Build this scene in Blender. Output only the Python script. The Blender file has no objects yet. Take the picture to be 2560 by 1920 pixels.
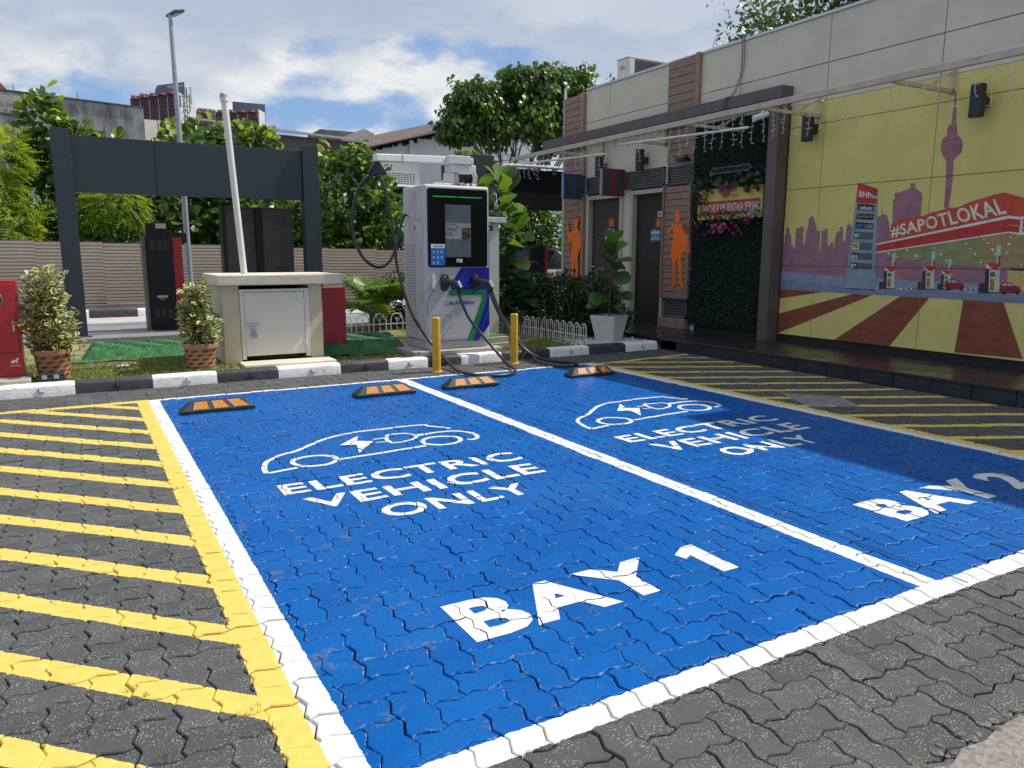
import bpy, math, random
import numpy as np
from mathutils import Vector, Matrix
from mathutils.geometry import tessellate_polygon
random.seed(11); RS = np.random.RandomState(7)
PI = math.pi
SC = bpy.context.scene
COL = SC.collection

# ------------------------------------------------------------------ camera
cam_d = bpy.data.cameras.new('camera'); cam = bpy.data.objects.new('camera', cam_d); COL.objects.link(cam)
cam_d.sensor_fit = 'HORIZONTAL'; cam_d.sensor_width = 36.0; cam_d.lens = 1882.716/2560*36.0
cam_d.clip_start = 0.05; cam_d.clip_end = 3000
_p, _yaw, _roll = 0.17088, 0.520186, 0.002278
_f = Vector((math.sin(_yaw)*math.cos(_p), math.cos(_yaw)*math.cos(_p), -math.sin(_p)))
_r = Vector((math.cos(_yaw), -math.sin(_yaw), 0)); _u = _r.cross(_f)
_r2 = _r*math.cos(_roll) + _u*math.sin(_roll); _u2 = _u*math.cos(_roll) - _r*math.sin(_roll)
CAMPOS = Vector((0, 0, 1.35))
cam.matrix_world = Matrix(((_r2.x, _u2.x, -_f.x, CAMPOS.x), (_r2.y, _u2.y, -_f.y, CAMPOS.y), (_r2.z, _u2.z, -_f.z, CAMPOS.z), (0, 0, 0, 1)))
SC.camera = cam

# ------------------------------------------------------------------ sun, sky, exposure
SUN_EL = math.radians(51.5); SUN_H = Vector((0.9915, -0.13, 0)).normalized()
sd = bpy.data.lights.new('sun', 'SUN'); sd.energy = 4.7; sd.angle = math.radians(0.55); sd.color = (1.0, 0.955, 0.88)
sun = bpy.data.objects.new('sun', sd); COL.objects.link(sun); sun.location = (30, -5, 40)
_sv = Vector((SUN_H.x*math.cos(SUN_EL), SUN_H.y*math.cos(SUN_EL), math.sin(SUN_EL)))
sun.rotation_euler = _sv.to_track_quat('Z', 'Y').to_euler()

class X:
    """tiny arithmetic wrapper round shader math nodes"""
    def __init__(s, nt, sock): s.nt, s.s = nt, sock
    def _m(s, op, o=None, o2=None):
        n = s.nt.nodes.new('ShaderNodeMath'); n.operation = op
        for i, v in enumerate((s, o, o2)):
            if v is None: continue
            if isinstance(v, X): s.nt.links.new(v.s, n.inputs[i])
            else: n.inputs[i].default_value = float(v)
        return X(s.nt, n.outputs[0])
    def __add__(s, o): return s._m('ADD', o)
    def __sub__(s, o): return s._m('SUBTRACT', o)
    def __mul__(s, o): return s._m('MULTIPLY', o)
    def __truediv__(s, o): return s._m('DIVIDE', o)
    def gt(s, o): return s._m('GREATER_THAN', o)
    def lt(s, o): return s._m('LESS_THAN', o)
    def mx(s, o): return s._m('MAXIMUM', o)
    def mn(s, o): return s._m('MINIMUM', o)
    def fract(s): return s._m('FRACT')
    def absv(s): return s._m('ABSOLUTE')
    def pw(s, o): return s._m('POWER', o)
    def inr(s, a, b): return s.gt(a)*s.lt(b)
    def ramp(s, a, b, lo=0.0, hi=1.0):
        n = s.nt.nodes.new('ShaderNodeMapRange'); n.interpolation_type = 'SMOOTHSTEP'
        s.nt.links.new(s.s, n.inputs['Value'])
        n.inputs['From Min'].default_value = a; n.inputs['From Max'].default_value = b
        n.inputs['To Min'].default_value = lo; n.inputs['To Max'].default_value = hi
        return X(s.nt, n.outputs['Result'])

def mixc(nt, fac, a, b):
    n = nt.nodes.new('ShaderNodeMix'); n.data_type = 'RGBA'; n.clamp_factor = True
    if isinstance(fac, X): nt.links.new(fac.s, n.inputs['Factor'])
    else: n.inputs['Factor'].default_value = fac
    for k, v in (('A', a), ('B', b)):
        i = [q for q in n.inputs if q.name == k and q.type == 'RGBA'][0]
        if isinstance(v, (tuple, list)): i.default_value = (*v[:3], 1)
        else: nt.links.new(v, i)
    return [q for q in n.outputs if q.type == 'RGBA'][0]

def tex_noise(nt, vec, scale, detail=3, rough=.55, dim='3D'):
    n = nt.nodes.new('ShaderNodeTexNoise'); n.noise_dimensions = dim
    n.inputs['Scale'].default_value = scale; n.inputs['Detail'].default_value = detail; n.inputs['Roughness'].default_value = rough
    if vec is not None: nt.links.new(vec, n.inputs['Vector'])
    return X(nt, n.outputs['Fac'])

def vmul(nt, vec, v3):
    n = nt.nodes.new('ShaderNodeVectorMath'); n.operation = 'MULTIPLY'; nt.links.new(vec, n.inputs[0]); n.inputs[1].default_value = v3
    return n.outputs[0]
def vadd(nt, vec, v3):
    n = nt.nodes.new('ShaderNodeVectorMath'); n.operation = 'ADD'; nt.links.new(vec, n.inputs[0]); n.inputs[1].default_value = v3
    return n.outputs[0]

SKY_OFF = (1.9, 6.4, 0.6)
W = bpy.data.worlds.new('World'); SC.world = W; W.use_nodes = True
nt = W.node_tree; nt.nodes.clear()
out = nt.nodes.new('ShaderNodeOutputWorld'); bg = nt.nodes.new('ShaderNodeBackground')
sky = nt.nodes.new('ShaderNodeTexSky'); sky.sky_type = 'NISHITA'; sky.sun_disc = False
sky.sun_elevation = SUN_EL; sky.sun_rotation = math.atan2(SUN_H.x, SUN_H.y); sky.altitude = 60; sky.air_density = 1.0; sky.dust_density = 0.6; sky.ozone_density = 1.6
bg.inputs['Strength'].default_value = 0.070
tc = nt.nodes.new('ShaderNodeTexCoord'); dirv = tc.outputs['Generated']
sp = nt.nodes.new('ShaderNodeSeparateXYZ'); nt.links.new(dirv, sp.inputs[0])
dx, dy, dz = (X(nt, sp.outputs[i]) for i in range(3))
pv = vadd(nt, vmul(nt, dirv, (1.0, 1.0, 2.3)), SKY_OFF)
wn = nt.nodes.new('ShaderNodeTexNoise'); wn.inputs['Scale'].default_value = 7.0; wn.inputs['Detail'].default_value = 4; nt.links.new(pv, wn.inputs['Vector'])
wv = nt.nodes.new('ShaderNodeVectorMath'); wv.operation = 'MULTIPLY_ADD'; nt.links.new(wn.outputs['Color'], wv.inputs[0]); wv.inputs[1].default_value = (.05, .05, .05); nt.links.new(pv, wv.inputs[2])
n1 = tex_noise(nt, wv.outputs[0], 3.6, 9, .54)
n1b = tex_noise(nt, vadd(nt, wv.outputs[0], (0.045, -0.01, 0.075)), 3.6, 6, .55)
n2 = tex_noise(nt, vadd(nt, pv, (4.1, 2.3, 0.7)), 1.5, 2, .5)
side = dx*0.88 - dy*0.47                      # towards the right of the view
cov = n1*0.72 + n2*0.30 + side*0.085 + dz.mn(0.5)*0.50 - 0.070
mask = cov.ramp(.492, .565)
dens = cov.ramp(.535, .66)
lit = (n1 - n1b)*8.0 + 0.58
cl = mixc(nt, lit.mx(0).mn(1), (6.6, 7.6, 9.2), (12.0, 12.0, 11.9))
cl = mixc(nt, dens*(n2.ramp(.40, .60)*.55+.35), cl, (5.6, 6.7, 8.6))
skyc = mixc(nt, 0.80, sky.outputs[0], (3.5, 5.9, 10.4))
skyc = mixc(nt, dz.ramp(0.0, 0.25, .45, 0.0), skyc, (5.8, 8.1, 11.2))
col = mixc(nt, mask*0.97, skyc, cl)
nt.links.new(col, bg.inputs['Color']); nt.links.new(bg.outputs[0], out.inputs['Surface'])
SC.view_settings.view_transform = 'Standard'; SC.view_settings.look = 'None'; SC.view_settings.gamma = 1; SC.view_settings.exposure = 0.12
SC.view_settings.use_curve_mapping = False
SC.render.engine = 'CYCLES'; SC.cycles.max_bounces = 6; SC.cycles.transparent_max_bounces = 6

# ------------------------------------------------------------------ materials
MATS = {}
def mat(name, color, rough=.6, metal=0.0, var=.12, vscale=6.0, bump=0.0, bscale=60.0, spec=.5, coat=0.0, emit=None, trans=None, dirt=None, grain=None, island=0.0):
    """procedural principled material: colour broken up by noise, optional relief, dirt, grain, leaf translucency"""
    if name in MATS: return MATS[name]
    m = bpy.data.materials.new(name); m.use_nodes = True; nt = m.node_tree
    b = nt.nodes['Principled BSDF']; o = nt.nodes['Material Output']
    tc = nt.nodes.new('ShaderNodeTexCoord'); v = tc.outputs['Object']
    if grain: v = vmul(nt, v, grain)
    n = tex_noise(nt, v, vscale, 5, .6)
    dark = tuple(c*(1-var) for c in color); light = tuple(min(1, c*(1+var)) for c in color)
    c = mixc(nt, n.ramp(.3, .7), dark, light)
    if island:
        g = nt.nodes.new('ShaderNodeNewGeometry'); oi = nt.nodes.new('ShaderNodeObjectInfo')
        r = (X(nt, g.outputs['Random Per Island']) + X(nt, oi.outputs['Random'])).fract()
        c = mixc(nt, r, tuple(q*(1-island) for q in color), c) if island < 1 else c
        c = mixc(nt, r.ramp(.75, 1)*island, c, tuple(min(1, q*1.5+.01) for q in color))
    if dirt:
        d = tex_noise(nt, v, dirt[1], 6, .65)
        c = mixc(nt, d.ramp(.52, .75)*dirt[2], c, dirt[0])
    nt.links.new(c, b.inputs['Base Color'])
    b.inputs['Roughness'].default_value = rough; b.inputs['Metallic'].default_value = metal
    b.inputs['Specular IOR Level'].default_value = spec; b.inputs['Coat Weight'].default_value = coat
    if not metal:
        rr = tex_noise(nt, v, vscale*2.3, 3); nt.links.new(rr.ramp(.3, .7, max(0, rough-.08), min(1, rough+.08)).s, b.inputs['Roughness'])
    if bump:
        bn = nt.nodes.new('ShaderNodeBump'); bn.inputs['Strength'].default_value = bump; bn.inputs['Distance'].default_value = .01
        nt.links.new(tex_noise(nt, v, bscale, 4).s, bn.inputs['Height']); nt.links.new(bn.outputs[0], b.inputs['Normal'])
    if emit:
        b.inputs['Emission Color'].default_value = (*emit[0], 1); b.inputs['Emission Strength'].default_value = emit[1]
    if trans:
        tr = nt.nodes.new('ShaderNodeBsdfTranslucent'); nt.links.new(mixc(nt, .55, c, trans[0]), tr.inputs['Color'])
        mx = nt.nodes.new('ShaderNodeMixShader'); mx.inputs[0].default_value = trans[1]
        nt.links.new(b.outputs[0], mx.inputs[1]); nt.links.new(tr.outputs[0], mx.inputs[2]); nt.links.new(mx.outputs[0], o.inputs['Surface'])
    MATS[name] = m
    return m

# ------------------------------------------------------------------ objects
def tag(o, label=None, cat=None, group=None, kind=None):
    if label: o['label'] = label
    if cat: o['category'] = cat
    if group: o['group'] = group
    if kind: o['kind'] = kind
    return o
def thing(name, label, cat, loc=(0, 0, 0), rotz=0.0, group=None):
    o = bpy.data.objects.new(name, None); COL.objects.link(o); o.location = loc; o.rotation_euler = (0, 0, rotz)
    o.empty_display_size = .1
    return tag(o, label, cat, group)
def struct(o): o['kind'] = 'structure'; return o

class MB:
    def __init__(s): s.v, s.f, s.m = [], [], []
    def add(s, vs, fs, mi=0):
        b = len(s.v); s.v += [tuple(p) for p in vs]; s.f += [tuple(b+i for i in f) for f in fs]; s.m += [mi]*len(fs); return s
    def box(s, x0, x1, y0, y1, z0, z1, mi=0):
        return s.add([(x0,y0,z0),(x1,y0,z0),(x1,y1,z0),(x0,y1,z0),(x0,y0,z1),(x1,y0,z1),(x1,y1,z1),(x0,y1,z1)],
              [(3,2,1,0),(4,5,6,7),(0,1,5,4),(1,2,6,5),(2,3,7,6),(3,0,4,7)], mi)
    def bar(s, p, q, w, h, up=(0,0,1), mi=0):
        p, q = Vector(p), Vector(q); d = (q-p).normalized(); u = Vector(up)
        if abs(d.dot(u)) > .99: u = Vector((1,0,0))
        a = d.cross(u).normalized()*(w/2); b = a.cross(d).normalized()*(h/2)
        return s.add([p-a-b,p+a-b,p+a+b,p-a+b,q-a-b,q+a-b,q+a+b,q-a+b],[(3,2,1,0),(4,5,6,7),(0,1,5,4),(1,2,6,5),(2,3,7,6),(3,0,4,7)], mi)
    def tube(s, pts, r, n=8, cap=True, mi=0):
        pts = [Vector(p) for p in pts]; k = len(pts); rs = r if isinstance(r, (list, tuple)) else [r]*k
        ref = None; rings = []
        for i, p in enumerate(pts):
            d = (pts[min(i+1,k-1)]-pts[max(i-1,0)])
            d = d.normalized() if d.length > 1e-9 else Vector((0,0,1))
            if ref is None:
                ref = Vector((0,0,1)) if abs(d.z) < .9 else Vector((1,0,0))
            a = (ref - d*ref.dot(d)); a = a.normalized() if a.length > 1e-6 else d.orthogonal().normalized()
            ref = a; b = d.cross(a)
            rings.append([p + (a*math.cos(2*PI*j/n)+b*math.sin(2*PI*j/n))*rs[i] for j in range(n)])
        vs = [q for g in rings for q in g]; fs = []
        for i in range(k-1):
            for j in range(n):
                fs.append((i*n+j, i*n+(j+1)%n, (i+1)*n+(j+1)%n, (i+1)*n+j))
        if cap: fs += [tuple(range(n-1,-1,-1)), tuple((k-1)*n+j for j in range(n))]
        return s.add(vs, fs, mi)
    def lathe(s, prof, c=(0,0,0), n=24, mi=0, close=False):
        vs = []; k = len(prof)
        for r, z in prof:
            for j in range(n): vs.append((c[0]+r*math.cos(2*PI*j/n), c[1]+r*math.sin(2*PI*j/n), c[2]+z))
        fs = [(i*n+j, i*n+(j+1)%n, (i+1)*n+(j+1)%n, (i+1)*n+j) for i in range(k-1) for j in range(n)]
        if close: fs += [tuple((k-1)*n+j for j in range(n)), tuple(range(n-1,-1,-1))]
        return s.add(vs, fs, mi)
    def prism(s, poly, fn, d0, d1, mi=0):
        """extrude a 2-D outline; fn(a,b,d) gives the 3-D point"""
        n = len(poly); vs = [fn(a,b,d0) for a,b in poly]+[fn(a,b,d1) for a,b in poly]
        tri = tessellate_polygon([[Vector((a,b,0)) for a,b in poly]])
        fs = [tuple(t) for t in tri]+[tuple(n+i for i in reversed(t)) for t in tri]
        fs += [(i,(i+1)%n,n+(i+1)%n,n+i) for i in range(n)]
        return s.add(vs, fs, mi)
    def sheet(s, poly3, mi=0):
        tri = tessellate_polygon([[Vector(p) for p in poly3]])
        return s.add(poly3, [tuple(t) for t in tri], mi)
    def ball(s, c, r, n=8, m=5, sx=1, sy=1, sz=1, mi=0):
        prof = [(math.sin(PI*i/m), -math.cos(PI*i/m)) for i in range(m+1)]
        vs = []
        for a, z in prof:
            for j in range(n): vs.append((c[0]+r*sx*max(a,1e-4)*math.cos(2*PI*j/n), c[1]+r*sy*max(a,1e-4)*math.sin(2*PI*j/n), c[2]+r*sz*z))
        return s.add(vs, [(i*n+j, i*n+(j+1)%n, (i+1)*n+(j+1)%n, (i+1)*n+j) for i in range(m) for j in range(n)], mi)
    def build(s, name, mats, parent=None, smooth=False, bevel=0.0, seg=2, off=None, fix=True):
        me = bpy.data.meshes.new(name)
        v = s.v if off is None else [(p[0]-off[0], p[1]-off[1], p[2]-off[2]) for p in s.v]
        me.from_pydata(v, [], s.f)
        for m in (mats if isinstance(mats, (list, tuple)) else [mats]): me.materials.append(m)
        if any(s.m): me.polygons.foreach_set('material_index', s.m)
        if fix:
            import bmesh
            bm = bmesh.new(); bm.from_mesh(me); bmesh.ops.recalc_face_normals(bm, faces=bm.faces); bm.to_mesh(me); bm.free()
        if smooth: me.shade_smooth()
        me.update()
        o = bpy.data.objects.new(name, me); COL.objects.link(o)
        if parent is not None: o.parent = parent
        if bevel:
            md = o.modifiers.new('bevel', 'BEVEL'); md.width = bevel; md.segments = seg; md.limit_method = 'ANGLE'; md.angle_limit = math.radians(40)
            md.harden_normals = False
        if smooth:
            try: me.set_sharp_from_angle(angle=math.radians(42))
            except Exception: pass
        return o

def share(src, name, parent, loc=(0,0,0), rot=(0,0,0), scale=(1,1,1)):
    o = src.copy(); o.name = name; COL.objects.link(o); o.parent = parent; o.location = loc; o.rotation_euler = rot; o.scale = scale
    for k in ('label', 'category', 'group', 'kind'):
        if k in o: del o[k]
    return o
def copy_tree(o, parent=None):
    c = o.copy(); COL.objects.link(c); c.parent = parent
    for ch in list(o.children): copy_tree(ch, c)
    return c

# text as triangles in the unit square (stretched to fill it)
_TXT = {}
def text_tris(s, bold=.02):
    key = (s, bold)
    if key in _TXT: return _TXT[key]
    cu = bpy.data.curves.new('lettering', 'FONT'); cu.body = s; cu.size = 1; cu.offset = bold; cu.resolution_u = 3; cu.space_character = 1.02 + bold*2.0
    o = bpy.data.objects.new('lettering', cu); COL.objects.link(o)
    dg = bpy.context.evaluated_depsgraph_get(); me = o.evaluated_get(dg).to_mesh()
    me.calc_loop_triangles()
    P = np.array([v.co[:2] for v in me.vertices]); T = [tuple(t.vertices) for t in me.loop_triangles]
    lo, hi = P.min(0), P.max(0); P = (P-lo)/np.maximum(hi-lo, 1e-6)
    o.evaluated_get(dg).to_mesh_clear(); bpy.data.objects.remove(o); bpy.data.curves.remove(cu)
    _TXT[key] = (P, T, (hi-lo)[0]/(hi-lo)[1]); return _TXT[key]
def quad_map(q, a, b):
    (bl, br, tr, tl) = [np.array(p, float) for p in q]
    return (1-a)*(1-b)*bl + a*(1-b)*br + a*b*tr + (1-a)*b*tl
def text_into(mb, s, quad3, bold=.02, mi=0):
    """lettering laid in a 3-D quad bl, br, tr, tl"""
    P, T, _ = text_tris(s, bold)
    mb.add([tuple(quad_map(quad3, a, b)) for a, b in P], T, mi); return mb
def clip_convex(poly, conv):
    """Sutherland-Hodgman: 2-D polygon clipped by a counter-clockwise convex polygon"""
    outp = poly
    for i in range(len(conv)):
        if not outp: return []
        ax, ay = conv[i]; bx, by = conv[(i+1) % len(conv)]
        inp, outp = outp, []
        def side(p): return (bx-ax)*(p[1]-ay)-(by-ay)*(p[0]-ax)
        for j in range(len(inp)):
            p, q = inp[j], inp[(j+1) % len(inp)]; sp_, sq = side(p), side(q)
            if sp_ >= 0: outp.append(p)
            if (sp_ > 0 and sq < 0) or (sp_ < 0 and sq > 0):
                t = sp_/(sp_-sq); outp.append((p[0]+(q[0]-p[0])*t, p[1]+(q[1]-p[1])*t))
    return outp
def bez(pts, n=10):
    """Catmull-Rom through points"""
    P = [Vector(p) for p in pts]; P = [P[0]*2-P[1]] + P + [P[-1]*2-P[-2]]; o = []
    for i in range(1, len(P)-2):
        for k in range(n):
            t = k/n; a, b, c, d = P[i-1:i+3]
            o.append(.5*((2*b)+(c-a)*t+(2*a-5*b+4*c-d)*t*t+(3*b-a-3*c+d)*t**3))
    o.append(P[-2]); return o
MURAL = [
('skyline', 'purple', 1, [(7.388, 1.109), (7.392, 1.689), (7.324, 1.687), (7.311, 1.517), (7.291, 1.517), (7.298, 1.614), (7.279, 1.622), (7.278, 1.718), (7.232, 1.717), (7.214, 1.62), (7.189, 1.612), (7.179, 1.484), (7.159, 1.48), (7.128, 1.427), (7.113, 1.435), (7.115, 1.697), (7.062, 1.707), (7.026, 1.731), (6.979, 1.686), (6.977, 1.655), (6.996, 1.655), (6.982, 1.49), (6.952, 1.497), (6.942, 1.654), (6.924, 1.739), (6.918, 1.824), (6.879, 1.858), (6.829, 1.821), (6.803, 1.735), (6.782, 1.665), (6.726, 1.656), (6.712, 1.421), (6.697, 1.421), (6.703, 1.663), (6.653, 1.662), (6.65, 1.685), (6.615, 1.688), (6.597, 1.471), (6.554, 1.463), (6.558, 1.508), (6.514, 1.508), (6.509, 1.45), (6.491, 1.45), (6.49, 1.583), (6.471, 1.635), (6.429, 1.656), (6.43, 1.701), (6.386, 1.703), (6.37, 1.521), (6.339, 1.521), (6.339, 1.654), (6.33, 1.713), (6.306, 1.734), (6.305, 1.779), (6.294, 1.734), (6.264, 1.696), (6.221, 1.637), (5.932, 1.801), (5.863, 1.823), (5.868, 1.903), (5.861, 1.903), (5.851, 1.828), (5.825, 1.834), (5.792, 1.816), (5.762, 1.738), (5.736, 1.625), (5.712, 1.624), (5.732, 1.994), (5.707, 2.006), (5.719, 2.069), (5.562, 2.099), (5.53, 2.117), (5.53, 2.171), (5.474, 2.167), (5.466, 2.112), (5.384, 2.053), (5.372, 2.006), (5.368, 1.751), (5.328, 1.344), (4.651, 1.231), (3.887, 1.231), (3.86, 0.996), (4.628, 1.014), (5.854, 1.04), (6.723, 1.068)]),
('tower', 'purple2', 1, [(5.116, 3.131), (5.095, 3.127), (5.059, 2.762), (5.051, 2.757), (5.033, 2.643), (4.985, 2.598), (4.963, 2.537), (4.97, 2.454), (5.05, 2.378), (5.038, 2.127), (5.052, 1.862), (5.108, 1.865), (5.114, 2.133), (5.133, 2.386), (5.189, 2.458), (5.214, 2.54), (5.201, 2.625), (5.153, 2.658), (5.154, 2.73), (5.144, 2.77), (5.114, 2.77)]),
('road', 'blueA', 2, [(7.39, 1.125), (6.725, 1.092), (6.29, 1.064), (5.857, 1.069), (5.365, 1.055), (4.631, 1.046), (3.866, 1.049), (3.855, 0.948), (5.211, 0.951), (6.281, 0.967), (6.714, 0.967), (7.39, 0.996)]),
('road', 'blueB', 2.3, [(7.391, 1.001), (7.064, 1.0), (6.714, 0.967), (6.495, 0.982), (6.281, 0.967), (5.844, 0.932), (5.211, 0.951), (4.671, 0.941), (3.855, 0.948), (3.843, 0.842), (4.164, 0.856), (5.203, 0.867), (6.613, 0.868), (7.391, 0.877)]),
('stripe', 'brown', 2, [(7.398, 0.876), (6.613, 0.868), (7.397, 0.735)]),
('stripe', 'brown', 2, [(7.385, 0.517), (6.169, 0.866), (5.902, 0.861), (7.292, 0.271), (7.392, 0.252)]),
('stripe', 'brown', 2, [(5.533, 0.864), (5.174, 0.864), (5.614, 0.261), (6.396, 0.257)]),
('stripe', 'brown', 2, [(4.786, 0.861), (4.365, 0.857), (4.115, 0.285), (4.827, 0.271)]),
('stripe', 'brown', 2, [(4.03, 0.853), (3.738, 0.848), (3.18, 0.291), (3.469, 0.281)]),
('canopy', 'underside', 3, [(5.876, 1.369), (4.39, 1.578), (3.918, 1.512), (3.887, 1.231), (4.205, 1.236), (4.727, 1.233), (5.101, 1.251), (5.3, 1.276), (5.646, 1.329)]),
('canopy', 'undersideB', 3.3, [(4.609, 1.548), (4.39, 1.578), (3.918, 1.512), (3.887, 1.231), (4.577, 1.239)]),
('canopy', 'redD', 3, [(5.719, 1.498), (5.728, 1.709), (5.655, 1.741), (5.51, 1.786), (5.337, 1.793), (5.256, 1.827), (5.12, 1.849), (5.028, 1.871), (4.948, 1.867), (4.824, 1.921), (4.701, 1.949), (4.582, 1.982), (4.476, 1.999), (3.952, 1.814), (3.931, 1.628), (4.29, 1.733), (4.409, 1.755)]),
('canopy', 'red', 3.3, [(5.909, 1.466), (4.406, 1.73), (3.934, 1.652), (3.917, 1.5), (4.391, 1.588), (5.901, 1.379)]),
('canopy', 'white', 3.6, [(5.911, 1.483), (4.409, 1.758), (4.285, 1.735), (4.282, 1.711), (4.406, 1.728), (5.909, 1.465)]),
('canopy', 'white', 3.6, [(5.902, 1.384), (4.391, 1.594), (3.919, 1.514), (3.917, 1.5), (4.39, 1.579), (5.9, 1.369)]),
('canopy', 'white', 4.2, [(4.288, 1.578), (4.286, 1.747), (3.937, 1.681), (3.918, 1.512)]),
('canopy', 'orange', 4, [(4.399, 1.669), (4.297, 1.654), (4.295, 1.639), (4.398, 1.657)]),
('lightspot', 'white', 4, [(5.713, 1.369), (5.719, 1.358), (5.733, 1.358), (5.741, 1.369), (5.735, 1.38), (5.721, 1.38)]),
('lightspot', 'white', 4, [(5.479, 1.406), (5.486, 1.393), (5.502, 1.393), (5.512, 1.406), (5.505, 1.419), (5.488, 1.419)]),
('lightspot', 'white', 4, [(5.357, 1.34), (5.364, 1.326), (5.382, 1.326), (5.392, 1.34), (5.384, 1.354), (5.367, 1.354)]),
('lightspot', 'white', 4, [(5.6, 1.323), (5.605, 1.313), (5.617, 1.313), (5.624, 1.322), (5.619, 1.332), (5.607, 1.332)]),
('lightspot', 'white', 4, [(5.159, 1.428), (5.163, 1.418), (5.174, 1.418), (5.181, 1.428), (5.176, 1.437), (5.165, 1.437)]),
('lightspot', 'white', 4, [(5.072, 1.361), (5.077, 1.351), (5.09, 1.35), (5.097, 1.361), (5.092, 1.371), (5.079, 1.371)]),
('lightspot', 'white', 4, [(5.006, 1.288), (5.011, 1.278), (5.024, 1.278), (5.031, 1.288), (5.026, 1.298), (5.013, 1.299)]),
('lightspot', 'white', 4, [(5.268, 1.279), (5.272, 1.27), (5.284, 1.27), (5.29, 1.279), (5.286, 1.289), (5.274, 1.289)]),
('lightspot', 'white', 4, [(4.804, 1.475), (4.809, 1.463), (4.822, 1.464), (4.83, 1.475), (4.824, 1.486), (4.811, 1.486)]),
('lightspot', 'white', 4, [(4.748, 1.419), (4.753, 1.409), (4.764, 1.409), (4.771, 1.419), (4.766, 1.429), (4.755, 1.429)]),
('lightspot', 'white', 4, [(4.696, 1.359), (4.701, 1.348), (4.714, 1.348), (4.721, 1.359), (4.716, 1.37), (4.703, 1.37)]),
('lightspot', 'white', 4, [(4.626, 1.276), (4.63, 1.266), (4.641, 1.266), (4.648, 1.276), (4.643, 1.286), (4.632, 1.286)]),
('lightspot', 'white', 4, [(4.622, 1.519), (4.627, 1.51), (4.638, 1.51), (4.645, 1.52), (4.64, 1.529), (4.629, 1.529)]),
('lightspot', 'white', 4, [(4.576, 1.478), (4.581, 1.469), (4.592, 1.469), (4.598, 1.479), (4.594, 1.488), (4.583, 1.488)]),
('lightspot', 'white', 4, [(4.519, 1.409), (4.525, 1.396), (4.539, 1.396), (4.548, 1.409), (4.542, 1.422), (4.527, 1.422)]),
('lightspot', 'white', 4, [(4.488, 1.359), (4.492, 1.35), (4.501, 1.35), (4.507, 1.359), (4.503, 1.368), (4.494, 1.368)]),
('lightspot', 'white', 4, [(4.361, 1.464), (4.366, 1.451), (4.381, 1.451), (4.389, 1.464), (4.383, 1.477), (4.369, 1.477)]),
('lightspot', 'white', 4, [(4.355, 1.537), (4.358, 1.529), (4.368, 1.529), (4.373, 1.537), (4.37, 1.546), (4.36, 1.546)]),
('lightspot', 'white', 4, [(4.378, 1.375), (4.382, 1.367), (4.392, 1.367), (4.397, 1.375), (4.393, 1.384), (4.384, 1.384)]),
('lightspot', 'white', 4, [(4.222, 1.25), (4.226, 1.24), (4.236, 1.24), (4.242, 1.25), (4.238, 1.259), (4.228, 1.259)]),
('pylon', 'navy', 3.2, [(6.298, 0.924), (6.292, 0.936), (5.868, 0.935), (5.87, 0.921)]),
('pylon', 'steel', 3.6, [(6.216, 2.231), (5.943, 2.14), (5.868, 0.931), (6.296, 0.933)]),
('pylon', 'red', 3.9, [(6.216, 2.231), (5.943, 2.14), (5.934, 1.956), (6.226, 1.989)]),
('pylon_panel', 'black', 4.2, [(6.198, 1.973), (5.974, 1.951), (5.971, 1.876), (6.194, 1.898)]),
('pylon_panel', 'black', 4.2, [(6.204, 1.858), (5.968, 1.837), (5.966, 1.769), (6.205, 1.789)]),
('pylon_panel', 'black', 4.2, [(6.211, 1.753), (5.963, 1.73), (5.959, 1.659), (6.216, 1.677)]),
('pylon_panel', 'slate', 4.2, [(6.221, 1.637), (5.956, 1.619), (5.951, 1.533), (6.225, 1.549)]),
('pylon_panel', 'green', 4.5, [(6.221, 1.637), (6.129, 1.63), (6.13, 1.543), (6.225, 1.549)]),
('pylon_panel', 'slate', 4.2, [(6.226, 1.504), (5.952, 1.494), (5.946, 1.405), (6.23, 1.419)]),
('pylon_panel', 'yellow', 4.5, [(6.226, 1.504), (6.131, 1.501), (6.132, 1.414), (6.23, 1.419)]),
('pylon_panel', 'slate', 4.2, [(6.237, 1.379), (5.944, 1.367), (5.938, 1.288), (6.238, 1.297)]),
('pylon_panel', 'navy', 4.5, [(6.237, 1.379), (6.136, 1.375), (6.134, 1.294), (6.238, 1.297)]),
('pylon_panel', 'slate', 4.2, [(6.243, 1.256), (5.934, 1.244), (5.93, 1.169), (6.245, 1.178)]),
('pylon_panel', 'navy', 4.5, [(6.243, 1.256), (6.136, 1.252), (6.136, 1.175), (6.245, 1.178)]),
('pump', 'mint', 4, [(5.678, 1.367), (5.637, 1.369), (5.615, 0.951), (5.65, 0.95)]),
('pump', 'dark', 4.0, [(5.768, 1.15), (5.716, 1.151), (5.705, 0.948), (5.757, 0.946)]),
('pump', 'dark', 4.2, [(5.817, 1.026), (5.765, 1.03), (5.757, 0.952), (5.814, 0.95)]),
('pump', 'dark', 4.1, [(5.825, 0.948), (5.603, 0.957), (5.601, 0.946), (5.828, 0.937)]),
('pump', 'cream', 4.3, [(5.728, 1.151), (5.658, 1.152), (5.651, 0.957), (5.716, 0.954)]),
('pump', 'rust', 4.6, [(5.712, 1.07), (5.668, 1.071), (5.667, 0.969), (5.707, 0.968)]),
('pump', 'slate', 4.6, [(5.717, 1.131), (5.67, 1.132), (5.666, 1.091), (5.714, 1.09)]),
('pump', 'red', 4.4, [(5.767, 1.211), (5.643, 1.209), (5.643, 1.15), (5.759, 1.161)]),
('pump', 'cream', 4.7, [(5.767, 1.211), (5.695, 1.158), (5.759, 1.161)]),
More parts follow.
